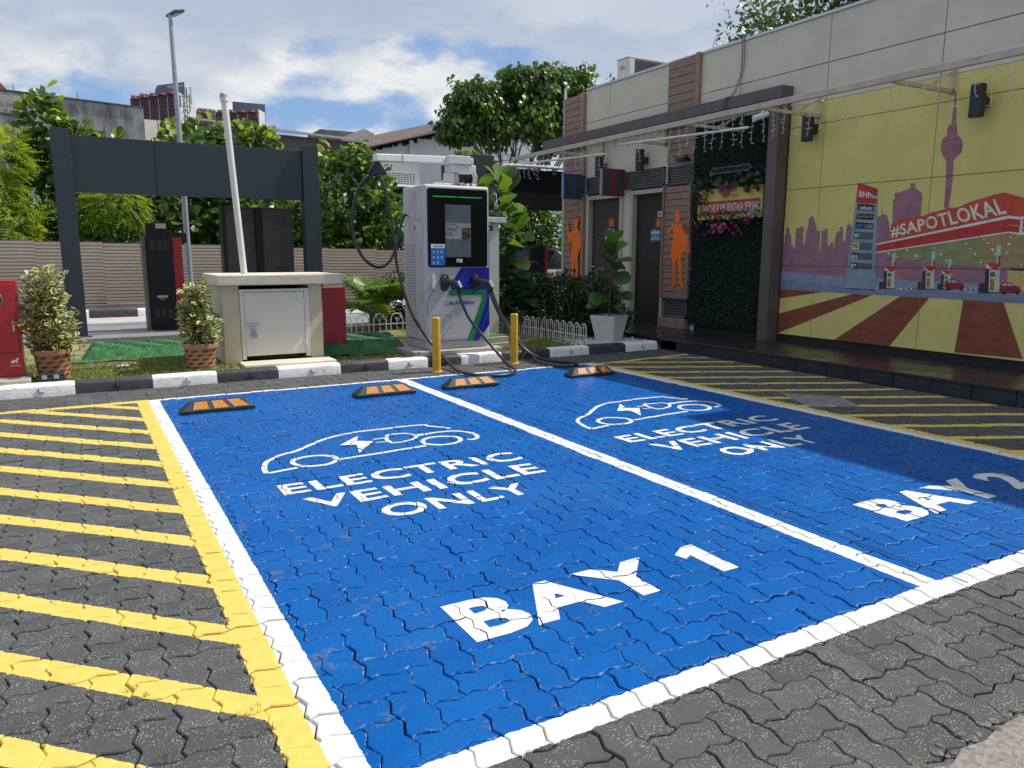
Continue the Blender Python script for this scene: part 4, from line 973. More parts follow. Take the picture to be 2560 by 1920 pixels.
# board with slogan, and its flowers
t = thing('slogan_board', 'yellow and red board with white slogan among artificial flowers', 'sign board', (8.43, 8.27, 1.90))
MB().box(-.03, .03, -.63, .64, -.03, .42).build('board', mat('board_yellow', (.60, .50, .12), .5), t, bevel=.004)
MB().box(-.034, -.0305, -.60, .60, .03, .235).build('red_band', mat('board_red', (.42, .035, .03), .5), t)
m_ = MB(); text_into(m_, '\u201dTANDAS KAMI SENTIASA BERSIH\u201d', [(-.036, .575, .075), (-.036, -.575, .075), (-.036, -.575, .195), (-.036, .575, .195)], .006); m_.build('lettering', mat('board_white', (.75, .73, .70), .5), t)
m_ = MB(); text_into(m_, 'BHP', [(-.0335, .13, .27), (-.0335, -.02, .27), (-.0335, -.02, .35), (-.0335, .13, .35)], .03); text_into(m_, 'ETRON', [(-.0335, -.05, .275), (-.0335, -.20, .275), (-.0335, -.20, .315), (-.0335, -.05, .315)], .02); m_.build('logo', mat('board_logo', (.45, .05, .02), .5), t)

# leaf templates: outline around a folded midrib; last column marks the margin
def leaf_tpl(kind):
    if kind == 'ovate': W_ = [(0, .0), (.18, .22), (.25, .45), (.20, .70), (.09, .90)]; fold, droop = .06, .10
    elif kind == 'round': W_ = [(0, .0), (.30, .20), (.40, .48), (.32, .76), (.14, .95)]; fold, droop = .10, .06
    elif kind == 'obovate': W_ = [(0, .0), (.12, .22), (.26, .52), (.32, .76), (.18, .95)]; fold, droop = .07, .16
    elif kind == 'fiddle': W_ = [(0, .0), (.25, .16), (.22, .36), (.36, .66), (.30, .88)]; fold, droop = .08, .20
    elif kind == 'heart': W_ = [(.10, -.06), (.34, .12), (.33, .38), (.20, .68), (.07, .90)]; fold, droop = .06, .30
    else: W_ = [(0, 0), (.09, .25), (.11, .5), (.08, .75), (.03, .92)]; fold, droop = .03, .15
    V = []; E_ = []
    for w, y in W_:
        z = -droop*y*y
        V += [(-w, y, z+fold*w*2.2), (0, y, z), (w, y, z+fold*w*2.2)]; E_ += [1, 0, 1]
    V.append((0, 1.0, -droop*1.05)); E_.append(1)
    F = []; n = len(W_)
    for i in range(n-1):
        a = i*3; F += [(a, a+1, a+4, a+3), (a+1, a+2, a+5, a+4)]
    a = (n-1)*3; F += [(a, a+1, n*3), (a+1, a+2, n*3)]
    return np.array(V), F, np.array(E_, float)
def frond_tpl(n=8):
    V = []; F = []; b = 0
    for i in range(n):
        y = .12+.86*i/(n-1); L = .30*math.sin(PI*(.18+.75*i/(n-1)))
        for s in (-1, 1):
            z = -.22*y*y
            V += [(0, y-.03, z), (s*L*.5, y+.02, z-.02), (s*L, y+.11, z-.07), (s*L*.5, y+.10, z-.02)]; F.append((b, b+1, b+2, b+3)); b += 4
    return np.array(V), F, np.zeros(len(V))
TPL = {k: leaf_tpl(k) for k in ('ovate', 'round', 'obovate', 'fiddle', 'heart', 'blade')}; TPL['frond'] = frond_tpl()
def leaf_mats(P, D, U, size):
    """rotation frames: D = direction of growth, U = upward-ish normal"""
    D = D/np.linalg.norm(D, axis=1, keepdims=True); Xa = np.cross(D, U); Xa /= np.maximum(np.linalg.norm(Xa, axis=1, keepdims=True), 1e-6); Z = np.cross(Xa, D)
    return Xa*size[:, None], D*size[:, None], Z*size[:, None]
def leaf_cloud(name, kind, P, D, U, size, m, parent, kindtag=None):
    V, F, E_ = TPL[kind]; A, Bb, C = leaf_mats(P, D, U, size); n = len(P); k = len(V)
    pts = (P[:, None, :] + V[None, :, 0:1]*A[:, None, :] + V[None, :, 1:2]*Bb[:, None, :] + V[None, :, 2:3]*C[:, None, :]).reshape(-1, 3)
    me = bpy.data.meshes.new(name)
    lens = np.array([len(f) for f in F]); loops = np.concatenate([np.array(f) for f in F])
    allloops = (loops[None, :] + (np.arange(n)*k)[:, None]).ravel(); ls = np.tile(lens, n); st = np.concatenate([[0], np.cumsum(ls)[:-1]])
    me.vertices.add(n*k); me.vertices.foreach_set('co', pts.ravel()); me.loops.add(len(allloops)); me.loops.foreach_set('vertex_index', allloops.astype(np.int32))
    me.polygons.add(len(ls)); me.polygons.foreach_set('loop_start', st.astype(np.int32))
    me.materials.append(m); me.update(calc_edges=True); me.validate()
    at = me.attributes.new('edge', 'FLOAT', 'POINT'); at.data.foreach_set('value', np.tile(E_, n))
    me.shade_smooth()
    o = bpy.data.objects.new(name, me); COL.objects.link(o)
    if parent is not None: o.parent = parent
    if kindtag: o['kind'] = kindtag
    return o
_LEAFME = {}
def single_leaf(kind, m, parent, p, d, u, size, name='leaf'):
    key = (kind, m.name)
    if key not in _LEAFME:
        V, F, E_ = TPL[kind]; me = bpy.data.meshes.new('leaf'); me.from_pydata(V.tolist(), [], F); me.materials.append(m)
        at = me.attributes.new('edge', 'FLOAT', 'POINT'); at.data.foreach_set('value', E_); me.shade_smooth(); _LEAFME[key] = me
    o = bpy.data.objects.new(name, _LEAFME[key]); COL.objects.link(o); o.parent = parent
    d = Vector(d).normalized(); x = d.cross(Vector(u)); x = x.normalized() if x.length > 1e-5 else d.orthogonal().normalized(); z = x.cross(d)
    o.matrix_local = Matrix(((x.x*size, d.x*size, z.x*size, p[0]), (x.y*size, d.y*size, z.y*size, p[1]), (x.z*size, d.z*size, z.z*size, p[2]), (0, 0, 0, 1)))
    return o
def leafmat(name, c, isl=.5, rough=.42, tr=.28, edge=None, yel=None):
    m = mat(name, c, rough, var=.28, vscale=1.1, island=isl, trans=((min(1, c[0]*2.6), min(1, c[1]*2.0), c[2]*.9), tr), spec=.45)
    if (edge or yel) and not m.get('done'):
        nt = m.node_tree; b = nt.nodes['Principled BSDF']; src = b.inputs['Base Color'].links[0].from_socket
        if edge:
            at = nt.nodes.new('ShaderNodeAttribute'); at.attribute_name = 'edge'
            n = tex_noise(nt, None, 9, 3)
            src = mixc(nt, (X(nt, at.outputs['Fac']) + (n-.5)*.5).ramp(.40, .62), src, edge)
        nt.links.new(src, b.inputs['Base Color']); m['done'] = 1
    return m
def rnd_dirs(n, up=.0):
    v = RS.normal(size=(n, 3)); v /= np.linalg.norm(v, axis=1, keepdims=True); v[:, 2] += up; return v

# garland of artificial leaves and flowers round the board
t = thing('flower_garland', 'garland of artificial leaves and pink flowers around the slogan board', 'garland', (8.40, 8.27, 1.9))
gl1, gl2, gl3 = leafmat('garland_teal', (.030, .085, .075)), leafmat('garland_lime', (.15, .19, .025)), leafmat('garland_green', (.035, .10, .022))
def strip(n, y0, y1, z0, z1, m, kind, s0, s1, nm, dn=-.2):
    P = np.stack([RS.uniform(-.06, .03, n), RS.uniform(y0, y1, n), RS.uniform(z0, z1, n)], 1); D = rnd_dirs(n, dn); D[:, 0] -= .5
    return leaf_cloud(nm, kind, P, D, rnd_dirs(n, .6)+np.array([-1, 0, 0]), RS.uniform(s0, s1, n), m, t)
strip(110, -.62, .66, .40, .56, gl1, 'ovate', .07, .12, 'teal_leaves'); strip(40, -.64, .68, .42, .62, gl2, 'ovate', .08, .13, 'lime_leaves'); strip(60, .40, .72, .18, .5, gl3, 'ovate', .06, .10, 'dark_leaves')
strip(90, -.60, .60, -.06, .06, gl3, 'blade', .08, .14, 'fern_sprigs', .5); strip(30, -.62, .62, -.1, .0, gl1, 'ovate', .05, .08, 'lower_leaves')
def flower(y, z, r, m, n=16):
    P = np.stack([np.full(n, -.06), np.full(n, y), np.full(n, z)], 1); D = rnd_dirs(n); D[:, 0] = -abs(D[:, 0])*.7
    leaf_cloud('flower', 'round', P, D, rnd_dirs(n)+np.array([-1, 0, 0]), np.full(n, r), m, t)
pk, mg, cm, rd = (mat('petal_%s' % k, c, .6, island=.3) for k, c in (('pink', (.48, .15, .25)), ('magenta', (.42, .02, .12)), ('cream', (.50, .48, .40)), ('rust', (.28, .05, .035))))
for y, z, r, m in ((.13-.05, .39, .075, pk), (-.02-.05, .41, .06, mg), (-.60, .36, .05, mg), (-.40, .35, .05, mg), (.20, -.165, .085, pk), (.02, -.17, .09, pk), (-.52, .02, .07, cm), (-.60, .06, .06, cm), (-.45, -.06, .07, mg), (-.07, -.02, .04, cm)): flower(y, z, r, m)
for ys, m in (([(.45, .37), (.38, .34), (.52, .28), (.58, .22), (.5, .33)], mg), ([(.62, -.07), (.5, -.06), (.35, -.10), (.68, -.05)], rd), ([(-.14, -.10), (-.22, -.14), (-.28, -.2), (-.33, -.25), (-.1, -.18), (-.18, -.24)], mg), ([(.28, -.18), (.33, -.22), (.40, -.25), (.58, -.13), (.75, -.16), (.82, -.15)], mg), ([(-.3, -.04), (-.12, -.03), (.12, -.05), (.26, -.04)], rd)):
    for y, z in ys: flower(y, z, .032, m, 9)

# awning frame with icicle lights
fm = mat('awning_cream', (.50, .42, .29), .5, var=.14, dirt=((.36, .30, .20), 2, .6))
t = thing('awning_frame', 'thin cream metal awning frame running along the building front', 'awning frame', (7.45, 12.95, 3.12))
def ap(mb, name, m): return mb.build(name, m, t, off=(7.45, 12.95, 3.12))
ap(MB().box(7.42, 7.47, -6, 13.0, 3.105, 3.165), 'front_bar', fm)
ap(MB().box(7.425, 7.475, -6, 13.0, 3.168, 3.176), 'front_lip', mat('cap_flashing', (.62, .64, .66), .35))
for y in (11.5, 9.80, 8.18, 6.85, 5.13, 3.4, 1.7):
    m_ = MB().bar((7.45, y, 3.11), (8.49, y, 3.11), .04, .04).bar((8.475, y, 3.36), (8.475, y, 3.08), .04, .03)
    m_.bar((8.47, y, 3.32), (8.0, y, 3.12), .015, .015).bar((8.10, y, 3.11), (8.25, y, 3.22), .012, .012); ap(m_, 'bracket', fm)
for y0, y1 in ((12.9, 10.9), (9.9, 7.7)):
    ap(MB().tube([(7.62, y0, 3.06), (8.12, y1, 3.06)], .018, 8), 'conduit', whitepl)
wirem = mat('light_wire', (.62, .60, .55), .5); bulbm = mat('light_bulb', (.60, .59, .55), .3)
t = thing('icicle_lights', 'white icicle string lights hanging from the cream awning frame', 'string lights', (7.43, 12.95, 3.11))
y = 13.7; ky = 0
while y > .6:
    if y > 12.95 or random.random() > .03:
        L = random.choice([.30, .38, .42, .40, .34]); m_ = MB(); pts = []
        for i in range(7):
            f = i/6; pts.append((random.gauss(0, .010)*f-.004, y-12.95 + random.gauss(0, .012)*f + .02*f*math.sin(ky*2.1), -L*f + (.0 if y < 12.95 else -.02)))
        m_.tube(pts, .0026, 4)
        for i in range(1, 7):
            for s in range(2):
                p = Vector(pts[i]); d = Vector((random.uniform(-1, 1), random.uniform(-1, 1), random.uniform(-.4, .4))).normalized()*random.uniform(.02, .045); m_.tube([p, p+d], [.0022, .0042], 4)
        m_.build('strand', bulbm, t, fix=False)
    y -= .168; ky += 1
MB().tube([(0, y_-12.95, .004+.004*math.sin(y_*9)) for y_ in np.linspace(13.7, .6, 60)], .004, 4).build('lead_wire', wirem, t)
# air-conditioner on the roof
t = thing('air_conditioner', 'white air conditioner condenser on the flat roof behind the parapet', 'air conditioner', (9.60, 12.25, 4.20))
acm = mat('ac_casing', (.66, .65, .61), .5, var=.05, dirt=((.45, .43, .38), 3, .4))
MB().box(0, .93, .004, .36, .12, .90).build('casing', acm, t, bevel=.010)
MB().box(-.012, .942, -.006, .372, .903, .925).build('lid', acm, t, bevel=.005)
MB().box(.16, .88, -.008, .003, .18, .88).build('coil', mat('ac_coil', (.04, .04, .042), .7), t)
m_ = MB()
for i in range(24): m_.box(.16, .88, -.014, -.0085, .19+i*.0285, .196+i*.0285)
m_.build('coil_guard', mat('ac_guard', (.22, .22, .22), .6), t)['kind'] = 'stuff'
MB().box(.02, .13, -.012, .003, .16, .87).build('corner_panel', acm, t, bevel=.004); MB().box(.885, .925, -.012, .003, .16, .87).build('edge_post', acm, t)
MB().box(-.012, -.001, .03, .34, .16, .87).build('service_panel', acm, t, bevel=.004); MB().box(-.03, -.0125, .10, .24, .72, .76).build('handle', mat('ac_handle', (.35, .34, .3), .5), t)
for xx in (.08, .75): MB().box(xx, xx+.08, .02, .34, 0, .118).build('foot', mat('concrete_foot', (.3, .3, .28), .9), t)
# vent pipe and cable run on the parapet
t = thing('gooseneck_pipe', 'white gooseneck pipe standing at the far roof corner', 'pipe', (8.6, 12.93, 4.20))
MB().tube(bez([(0, 0, -.05), (0, 0, .26), (0, -.02, .33), (0, -.07, .36), (0, -.10, .33)], 5), .022, 10).build('tube', whitepl, t)
t = thing('loose_cable', 'grey cable hanging down the beige parapet panels', 'cable', (8.48, 8.20, 4.38))
for k, a in ((0, 0), (1, .035)):
    MB().tube(bez([(.05, a, .0), (-.01, a, .005), (-.015, a-.03, -.3), (-.015, a+.02, -.55), (-.18, a-.01, -.80), (-.215, a+.08, -.83), (-.22, a+.12, -1.0)], 5), .006, 5).build('strand', mat('cable_grey', (.12, .11, .10), .7), t)
t = thing('security_camera', 'white dome security camera at the top of the brown pillar', 'camera', (8.24, 7.56, 3.18))
MB().tube([(0, 0, .12), (0, 0, .04)], .03, 10).build('mount', whitepl, t); MB().tube([(-.12, .06, -.02), (.06, -.02, .05)], .042, 12).build('camera_body', whitepl, t)

# ================================================================== CHARGER
grey_p = mat('charger_grey', (.47, .46, .47), .42, var=.03, vscale=1.2, spec=.5)
t = thing('charging_station', 'tall light grey electric vehicle charging station with black display panel and blue green livery', 'charging station', (4.15, 8.60, .17))
CH = t
X0, X1, Y0, Y1, Z0, Z1 = -.45, .44, 0.0, .70, .0, 2.01
body = MB().box(X0, X1, Y0, Y1, Z0+.10, Z1).build('body', grey_p, t, bevel=.035, seg=4)
MB().box(X0+.015, X1-.015, Y0+.02, Y1-.02, 0, .098).build('base_skirt', mat('charger_skirt', (.40, .39, .40), .5, var=.04), t, bevel=.008)
blk = mat('display_black', (.004, .0045, .006), .22, var=.0, vscale=.5, spec=.18)
def rr(x0, x1, z0, z1, r, n=5):
    o = []
    for cx, cz, a0 in ((x1-r, z1-r, 0), (x0+r, z1-r, 90), (x0+r, z0+r, 180), (x1-r, z0+r, 270)):
        for i in range(n+1): a = math.radians(a0+90*i/n); o.append((cx+r*math.cos(a), cz+r*math.sin(a)))
    return o
fy = lambda a, b_, d: (a, d, b_)
MB().prism(rr(-.41, .405, 1.02, 1.965, .035), fy, -.012, .004).build('display_panel', blk, t, bevel=.004)
def screen_mat():
    m = mat('screen_glass', (.09, .10, .115), .2, var=.3, vscale=2.5, spec=.3, emit=((.17, .19, .21), .05)); return m
scr = MB().box(-.18, .17, -.0145, -.0125, 1.14, 1.775).build('screen', screen_mat(), t)
m_ = MB().box(-.178, .168, -.0156, -.015, 1.36, 1.555).build('screen_window', mat('screen_light', (.16, .165, .18), .2, spec=.3, emit=((.22, .23, .25), .22)), scr)
m_ = MB()
for k, (w, zz) in enumerate(((.13, 1.535), (.05, 1.505), (.12, 1.485), (.15, 1.47))): m_.box(-.165, -.165+w, -.0168, -.0160, zz, zz+.007)
for k in range(5): m_.box(-.17, -.085, -.0168, -.0160, 1.45-k*.012, 1.453-k*.012)
m_.build('screen_text', mat('screen_ink', (.04, .045, .06), .3), scr)
m_ = MB().box(.045, .165, -.0168, -.0160, 1.362, 1.50).build('screen_picture', mat('screen_photo', (.06, .05, .045), .3, var=.9, vscale=22), scr)
MB().box(-.035, -.012, -.0168, -.0160, 1.498, 1.522).build('screen_badge', mat('screen_green', (.02, .20, .08), .3), scr)
grn_l = mat('led_green', (.01, .22, .06), .3, emit=((.02, .55, .14), .28))
for a, b_ in ((-.34, -.02), (-.0, .32)): MB().box(a, b_, -.0150, -.0125, 1.862, 1.874).build('status_light', grn_l, t)
st = MB().prism(rr(-.378, -.188, 1.04, 1.30, .012, 3), fy, -.0148, -.0125).build('payment_sticker', mat('sticker_blue', (.015, .13, .42), .4), t)
MB().box(-.376, -.19, -.0160, -.0151, 1.248, 1.298).build('sticker_header', mat('sticker_white', (.68, .70, .72), .4), st)
m_ = MB(); text_into(m_, 'ELECTRON', [(-.33, -.0172, 1.264), (-.205, -.0172, 1.264), (-.205, -.0172, 1.282), (-.33, -.0172, 1.282)], .05); m_.build('sticker_lettering', mat('sticker_ink', (.02, .03, .16), .4), st)
m_ = MB()
for r in range(3):
    for q in range(3 if r < 2 else 2):
        x = -.355+q*.055; z = 1.195-r*.066; m_.box(x, x+.026, -.0160, -.0151, z, z+.024).box(x-.004, x+.030, -.0160, -.0151, z-.012, z-.008)
m_.build('sticker_icons', mat('sticker_pale', (.30, .42, .62), .4), st)
lb = MB().prism(rr(-.03, .05, 1.075, 1.118, .006, 3), fy, -.0148, -.0125).build('serial_label', mat('sticker_white', (.68, .70, .72), .4), t)
m_ = MB()
for k in range(3): m_.box(-.022, .018, -.0160, -.0151, 1.085+k*.009, 1.088+k*.009)
m_.build('serial_print', mat('label_ink', (.2, .25, .3), .5), lb)
# livery
bl_l, gr_l, ln_l = mat('livery_blue', (.008, .012, .30), .35, var=.04), mat('livery_green', (.010, .20, .065), .35, var=.04), mat('livery_line', (.030, .030, .13), .4)
def liv(poly, m, d=-.0022, nm='livery_panel'): return MB().prism(poly, fy, d, -.0004).build(nm, m, t)
liv([(.04, 1.012), (.436, 1.012), (.436, .28), (.29, .10), (.29, .085), (.20, -.03+.115), (.17, .085), (.19, .115), (.355, .66), (.39, .73), (-.10, .735), (-.12, .80)], bl_l)
liv([(.425, 1.45), (.437, 1.49), (.437, 1.02), (.425, 1.02)], bl_l, -.0018)
liv([(-.13, .735), (.36, .735), (.395, .70), (.395, .60), (.205, .088), (.112, .088), (.16, .20), (.335, .62), (.32, .665), (-.12, .665), (-.145, .70)], gr_l, -.0030)
def pin(pts, m=ln_l, w=.0022):
    pp = [(a, b_) for a, b_ in pts]; mb = MB()
    for q in stroke(pp, w*2): mb.add([(a, -.0036, b_) for a, b_ in q], [(0, 1, 2, 3)])
    mb.build('pinstripe', m, t)
tl = mat('livery_teal', (.02, .22, .30), .4)
pin(cr([(.14, 1.0), (.07, .92), (.05, .86), (.08, .80), (.16, .785)])+[(.43, .785)], tl); pin([(.43, .50), (.29, .11)], tl)
pin([(-.43, .74), (-.33, .86), (-.22, .96)]); pin([(-.43, .43), (-.43, .60), (-.30, .80), (-.22, .88)]); pin(cr([(-.43, .42), (-.2, .43), (-.12, .40), (-.10, .33), (-.14, .26)])+[(-.28, .09), (-.30, .04)])
m_ = MB(); text_into(m_, 'EL', [(-.125, -.0030, .553), (-.055, -.0030, .553), (-.055, -.0030, .592), (-.125, -.0030, .592)], .05)
text_into(m_, 'CTRON', [(-.005, -.0030, .553), (.222, -.0030, .553), (.222, -.0030, .592), (-.005, -.0030, .592)], .05); m_.build('lettering', mat('letter_blue', (.015, .015, .16), .4), t)
m_ = MB(); text_into(m_, 'E', [(-.046, -.0030, .553), (-.014, -.0030, .553), (-.014, -.0030, .592), (-.046, -.0030, .592)], .05); m_.build('lettering', gr_l, t)
red_l = mat('logo_red', (.50, .025, .03), .4)
m_ = MB()
for q in stroke(rr(-.195, -.143, .555, .600, .012, 3), .006, True) + stroke([(-.187, .552), (-.187, .54), (-.178, .533), (-.160, .533), (-.151, .54), (-.151, .552)], .006): m_.add([(a, -.0030, b_) for a, b_ in q], [(0, 1, 2, 3)])
m_.add([(-.165, -.003, .595), (-.180, -.003, .575), (-.170, -.003, .574), (-.175, -.003, .558), (-.157, -.003, .578), (-.167, -.003, .580)], [(0, 1, 2), (3, 4, 5), (2, 4, 5)]); m_.build('bulb_logo', red_l, t)
# left flank: louvre slots, lock, seam
m_ = MB()
for i in range(31): m_.box(X0-.0045, X0+.002, .33, .62, .26+i*.034, .266+i*.034)
m_.build('vent_slots', mat('slot_dark', (.16, .16, .165), .6), t)
MB().box(X0-.002, X0+.002, .315, .32, .12, 1.40).build('seam', mat('slot_dark', (.16, .16, .165), .6), t)
MB().lathe([(0, 0), (.022, 0), (.024, .004), (.024, .01)], (0, 0, 0), 14).build('lock_badge', mat('badge_orange', (.35, .14, .07), .5), t).matrix_local = Matrix.Translation((X0-.006, .30, 1.50)) @ Matrix.Rotation(PI/2, 4, 'Y')
MB().tube([(X0-.03, .50, 1.67), (X0+.01, .50, 1.67)], .018, 12).build('cable_gland', whitepl, t)
# side line art
def sidepin(pts):
    mb = MB()
    for q in stroke(pts, .005): mb.add([(X0-.0035, a, b_) for a, b_ in q], [(0, 1, 2, 3)])
    mb.build('pinstripe', mat('livery_line', (.030, .030, .13), .4), t)
sidepin([(.26, 1.93), (.30, 1.60), (.28, 1.58), (.10, 1.60), (.05, 1.55), (.05, 1.35), (.14, 1.10)]); sidepin([(.30, 1.93), (.46, 1.68)]); sidepin([(.04, .72), (.26, .50), (.30, .28)])
# plug holsters with numbers
for x, n in ((-.20, '1'), (.235, '2')):
    h = MB().prism([(x+.055*math.cos(a*PI/9), .835+.055*math.sin(a*PI/9)+(.045 if a < 10 else -.055)) for a in range(18)], fy, -.035, 0).build('plug_holster', blackm, t, bevel=.006)
    m_ = MB(); text_into(m_, n, [(x-.010, -.0375, .875), (x+.008, -.0375, .875), (x+.008, -.0375, .915), (x-.010, -.0375, .915)], .02); m_.build('numeral', mat('numeral_white', (.7, .7, .72), .4), h)
MB().box(-.37, -.335, -.045, 0, .755, .915).build('cable_tie_box', mat('tie_box_white', (.62, .62, .62), .4), t, bevel=.005)
# overhead cable arm
armm = mat('arm_white', (.70, .70, .69), .4, var=.03)
MB().box(-.25, .00, .15, .45, 2.011, 2.045).build('arm_base_plate', armm, t, bevel=.006); MB().box(.22, .36, .20, .42, 2.011, 2.055).build('elbow_plate', armm, t, bevel=.006)
MB().box(.00, .14, .28, .42, 2.046, 2.19).build('arm_mast', armm, t, bevel=.006)
MB().box(.10, .145, .262, .278, 2.05, 2.185).build('mast_plate', mat('arm_grey', (.45, .44, .42), .5), t)  # plate in a greyer tone than the rest of the arm
MB().box(.02, .36, .20, .42, 2.191, 2.285).build('arm_hinge', armm, t, bevel=.012)
MB().box(-.04, .27, .16, .40, 2.286, 2.385).build('arm_pivot_box', armm, t, bevel=.008)
MB().box(.285, .31, .17, .39, 2.29, 2.37).build('pivot_end', armm, t, bevel=.006)
MB().bar((-.02, .28, 2.335), (-.70, .10, 2.295), .10, .085).build('arm_boom', armm, t, bevel=.006)
MB().bar((-.70, .10, 2.295), (-1.05, .02, 2.275), .085, .085).build('boom_tip', armm, t, bevel=.010)
MB().prism([(-.025, 0), (.025, 0), (.115, -.125), (.105, -.145), (-.105, -.145), (-.115, -.125)], lambda a, b_, d: (-1.02+a, .03+d, 2.232+b_), -.022, .022).build('cable_saddle', blackm, t, bevel=.006)
MB().tube(bez([(.36, .31, 2.22), (.395, .31, 2.17), (.41, .34, 2.10), (.39, .40, 2.02)], 5), .030, 10).build('arm_elbow', mat('elbow_grey', (.5, .5, .5), .5), t, smooth=True)
for x, y, r in ((.12, .22, .018), (.24, .12, .012)): MB().lathe([(r, 0), (r, .035), (r*.6, .045), (0, .045)], (x, y, 2.01), 10).build('antenna', blackm, t)
# its plinth
t = thing('concrete_plinth', 'low concrete plinth under the charging station', 'plinth', (4.10, 8.9, .05))
MB().box(-.60, .62, -.42, .52, .0, .115).build('slab', mat('plinth_concrete', (.36, .34, .30), .9, var=.15, vscale=5, bump=.3, bscale=80), t, bevel=.008)
# charging cables: plug, hose
hosem = mat('cable_rubber', (.028, .029, .032), .38, var=.2)
def plug(p, parent):
    x, y, z = p; m_ = MB()
    m_.tube([(x-.035, y+.10, z+.05), (x, y-.02, z+.02)], [.048, .040], 14)
    m_.build('plug_nose', blackm, parent, smooth=True)
    MB().tube([(x-.002, y-.02, z+.03), (x+.055, y-.10, z+.015), (x+.085, y-.115, z-.06), (x+.085, y-.105, z-.10)], [.040, .040, .036, .024], 12).build('plug_handle', blackm, parent, smooth=True)
    MB().bar((x+.060, y-.146, z+.045), (x+.096, y-.154, z-.03), .034, .012, (0, 1, 0)).build('plug_cap', mat('plug_white', (.75, .75, .75), .35), parent, bevel=.003)
t = thing('charging_cable', 'black charging cable from plug 1 looping on the ground up to the overhead arm', 'charging cable', (3.95, 8.46, 0), 0, 'black charging cables of the station')
plug((0.0, 0, .98), t)
c1 = [(4.035, 8.355, .88), (4.06, 8.34, .78), (4.13, 8.28, .58), (4.26, 8.20, .38), (4.40, 8.05, .16), (4.40, 7.80, .045), (4.34, 7.52, .030), (4.22, 7.32, .028), (4.06, 7.20, .028), (3.88, 7.20, .028), (3.74, 7.36, .028), (3.70, 7.70, .028), (3.76, 8.05, .06), (3.76, 8.28, .14), (3.70, 8.42, .26),
      (3.62, 8.50, .40), (3.50, 8.55, .62), (3.41, 8.58, .90), (3.345, 8.62, 1.20), (3.32, 8.62, 1.50), (3.28, 8.62, 1.78), (3.235, 8.62, 2.0), (3.19, 8.63, 2.16), (3.13, 8.63, 2.245), (3.04, 8.63, 2.235), (2.93, 8.63, 2.14), (2.85, 8.66, 1.90), (2.84, 8.70, 1.62), (2.92, 8.74, 1.38), (3.06, 8.78, 1.23), (3.22, 8.82, 1.19), (3.38, 8.90, 1.29), (3.50, 8.98, 1.50), (3.58, 9.06, 1.70), (3.64, 9.10, 1.82), (3.69, 9.10, 1.84)]
MB().tube([(p.x-3.95, p.y-8.46, p.z) for p in bez(c1, 7)], .0185, 10).build('hose', hosem, t, smooth=True)
t = thing('charging_cable.001', 'black charging cable from plug 2 trailing on the ground beside the right bollard', 'charging cable', (4.385, 8.46, 0), 0, 'black charging cables of the station')
plug((0.0, 0, .98), t)
c2 = [(4.47, 8.355, .88), (4.50, 8.34, .78), (4.58, 8.30, .58), (4.70, 8.24, .36), (4.84, 8.15, .17), (4.98, 8.02, .06), (5.12, 7.85, .03), (5.22, 7.66, .028), (5.20, 7.48, .028), (5.06, 7.42, .028), (4.92, 7.50, .028), (4.88, 7.72, .028), (4.90, 7.95, .04), (4.96, 8.22, .10), (4.98, 8.45, .20), (4.92, 8.62, .36), (4.82, 8.72, .58), (4.72, 8.80, .90), (4.66, 8.90, 1.3), (4.64, 8.98, 1.8), (4.60, 9.0, 2.05), (4.56, 9.0, 2.15)]
MB().tube([(p.x-4.385, p.y-8.46, p.z) for p in bez(c2, 7)], .0185, 10).build('hose', hosem, t, smooth=True)
# ================================================================== WHEEL STOPS, BOLLARDS
rub = mat('black_rubber', (.020, .021, .024), .6, var=.3, bump=.3, bscale=120)
refl = mat('reflective_amber', (.55, .20, .022), .4, var=.2, vscale=70)
edgew = mat('reflective_edge', (.6, .55, .45), .4)
def wheel_stop(x, L, rz):
    t = thing('wheel_stop', L, 'wheel stop', (x, 6.78, .002), rz, 'wheel stops in the charging bays')
    w, d = .30, .155
    def pt(u, k): return {0: (-w, 0, 0), 1: (w, 0, 0), 2: (w, d, 0), 3: (-w, d, 0), 4: (-w, 0, .026), 5: (w, 0, .026), 6: (w, d, .026), 7: (-w, d, .026), 8: (-w+.085, .055, .098), 9: (w-.085, .055, .098), 10: (w-.085, d-.045, .098), 11: (-w+.085, d-.045, .098)}[k]
    vs = [pt(0, k) for k in range(12)]
    MB().add(vs, [(3,2,1,0),(0,1,5,4),(1,2,6,5),(2,3,7,6),(3,0,4,7),(4,5,9,8),(5,6,10,9),(6,7,11,10),(7,4,8,11),(8,9,10,11)]).build('rubber_block', rub, t, bevel=.006)
    def face(u, v, off):   # u along the stop, v up the front slope
        xx = (-w + .01 + (.080)*v) + (2*w-.02-.16*v)*u
        return (xx, .055*v - off*.8, .026 + .072*v + off*.6)
    for k, (a, b_) in enumerate(((.12, .33), (.43, .62), (.72, .93))):
        sk = -.05
        q = [face(a-sk*0+.03, .10, .0035), face(b_+.03, .10, .0035), face(b_-.03, .92, .0035), face(a-.03, .92, .0035)]
        MB().add(q, [(0, 1, 2, 3)]).build('reflector', refl, t)
        q2 = [face(a+.03-.010, .08, .0028), face(a+.03, .08, .0028), face(a-.03, .94, .0028), face(a-.03-.010, .94, .0028)]
        MB().add(q2, [(0, 1, 2, 3)]).build('reflector_edge', edgew, t)
    return t
wheel_stop(.97, 'black and amber wheel stop nearest the yellow hatching in bay 1', .02)
wheel_stop(2.50, 'black and amber wheel stop beside the white centre line in bay 1', 0)
wheel_stop(3.435, 'black and amber wheel stop in front of the charging station cable loop', -.01)
wheel_stop(4.94, 'black and amber wheel stop half in the building shade, bay 2', 0)
bolm = mat('bollard_yellow', (.62, .35, .012), .45, var=.10, vscale=5, dirt=((.35, .20, .03), 9, .5))
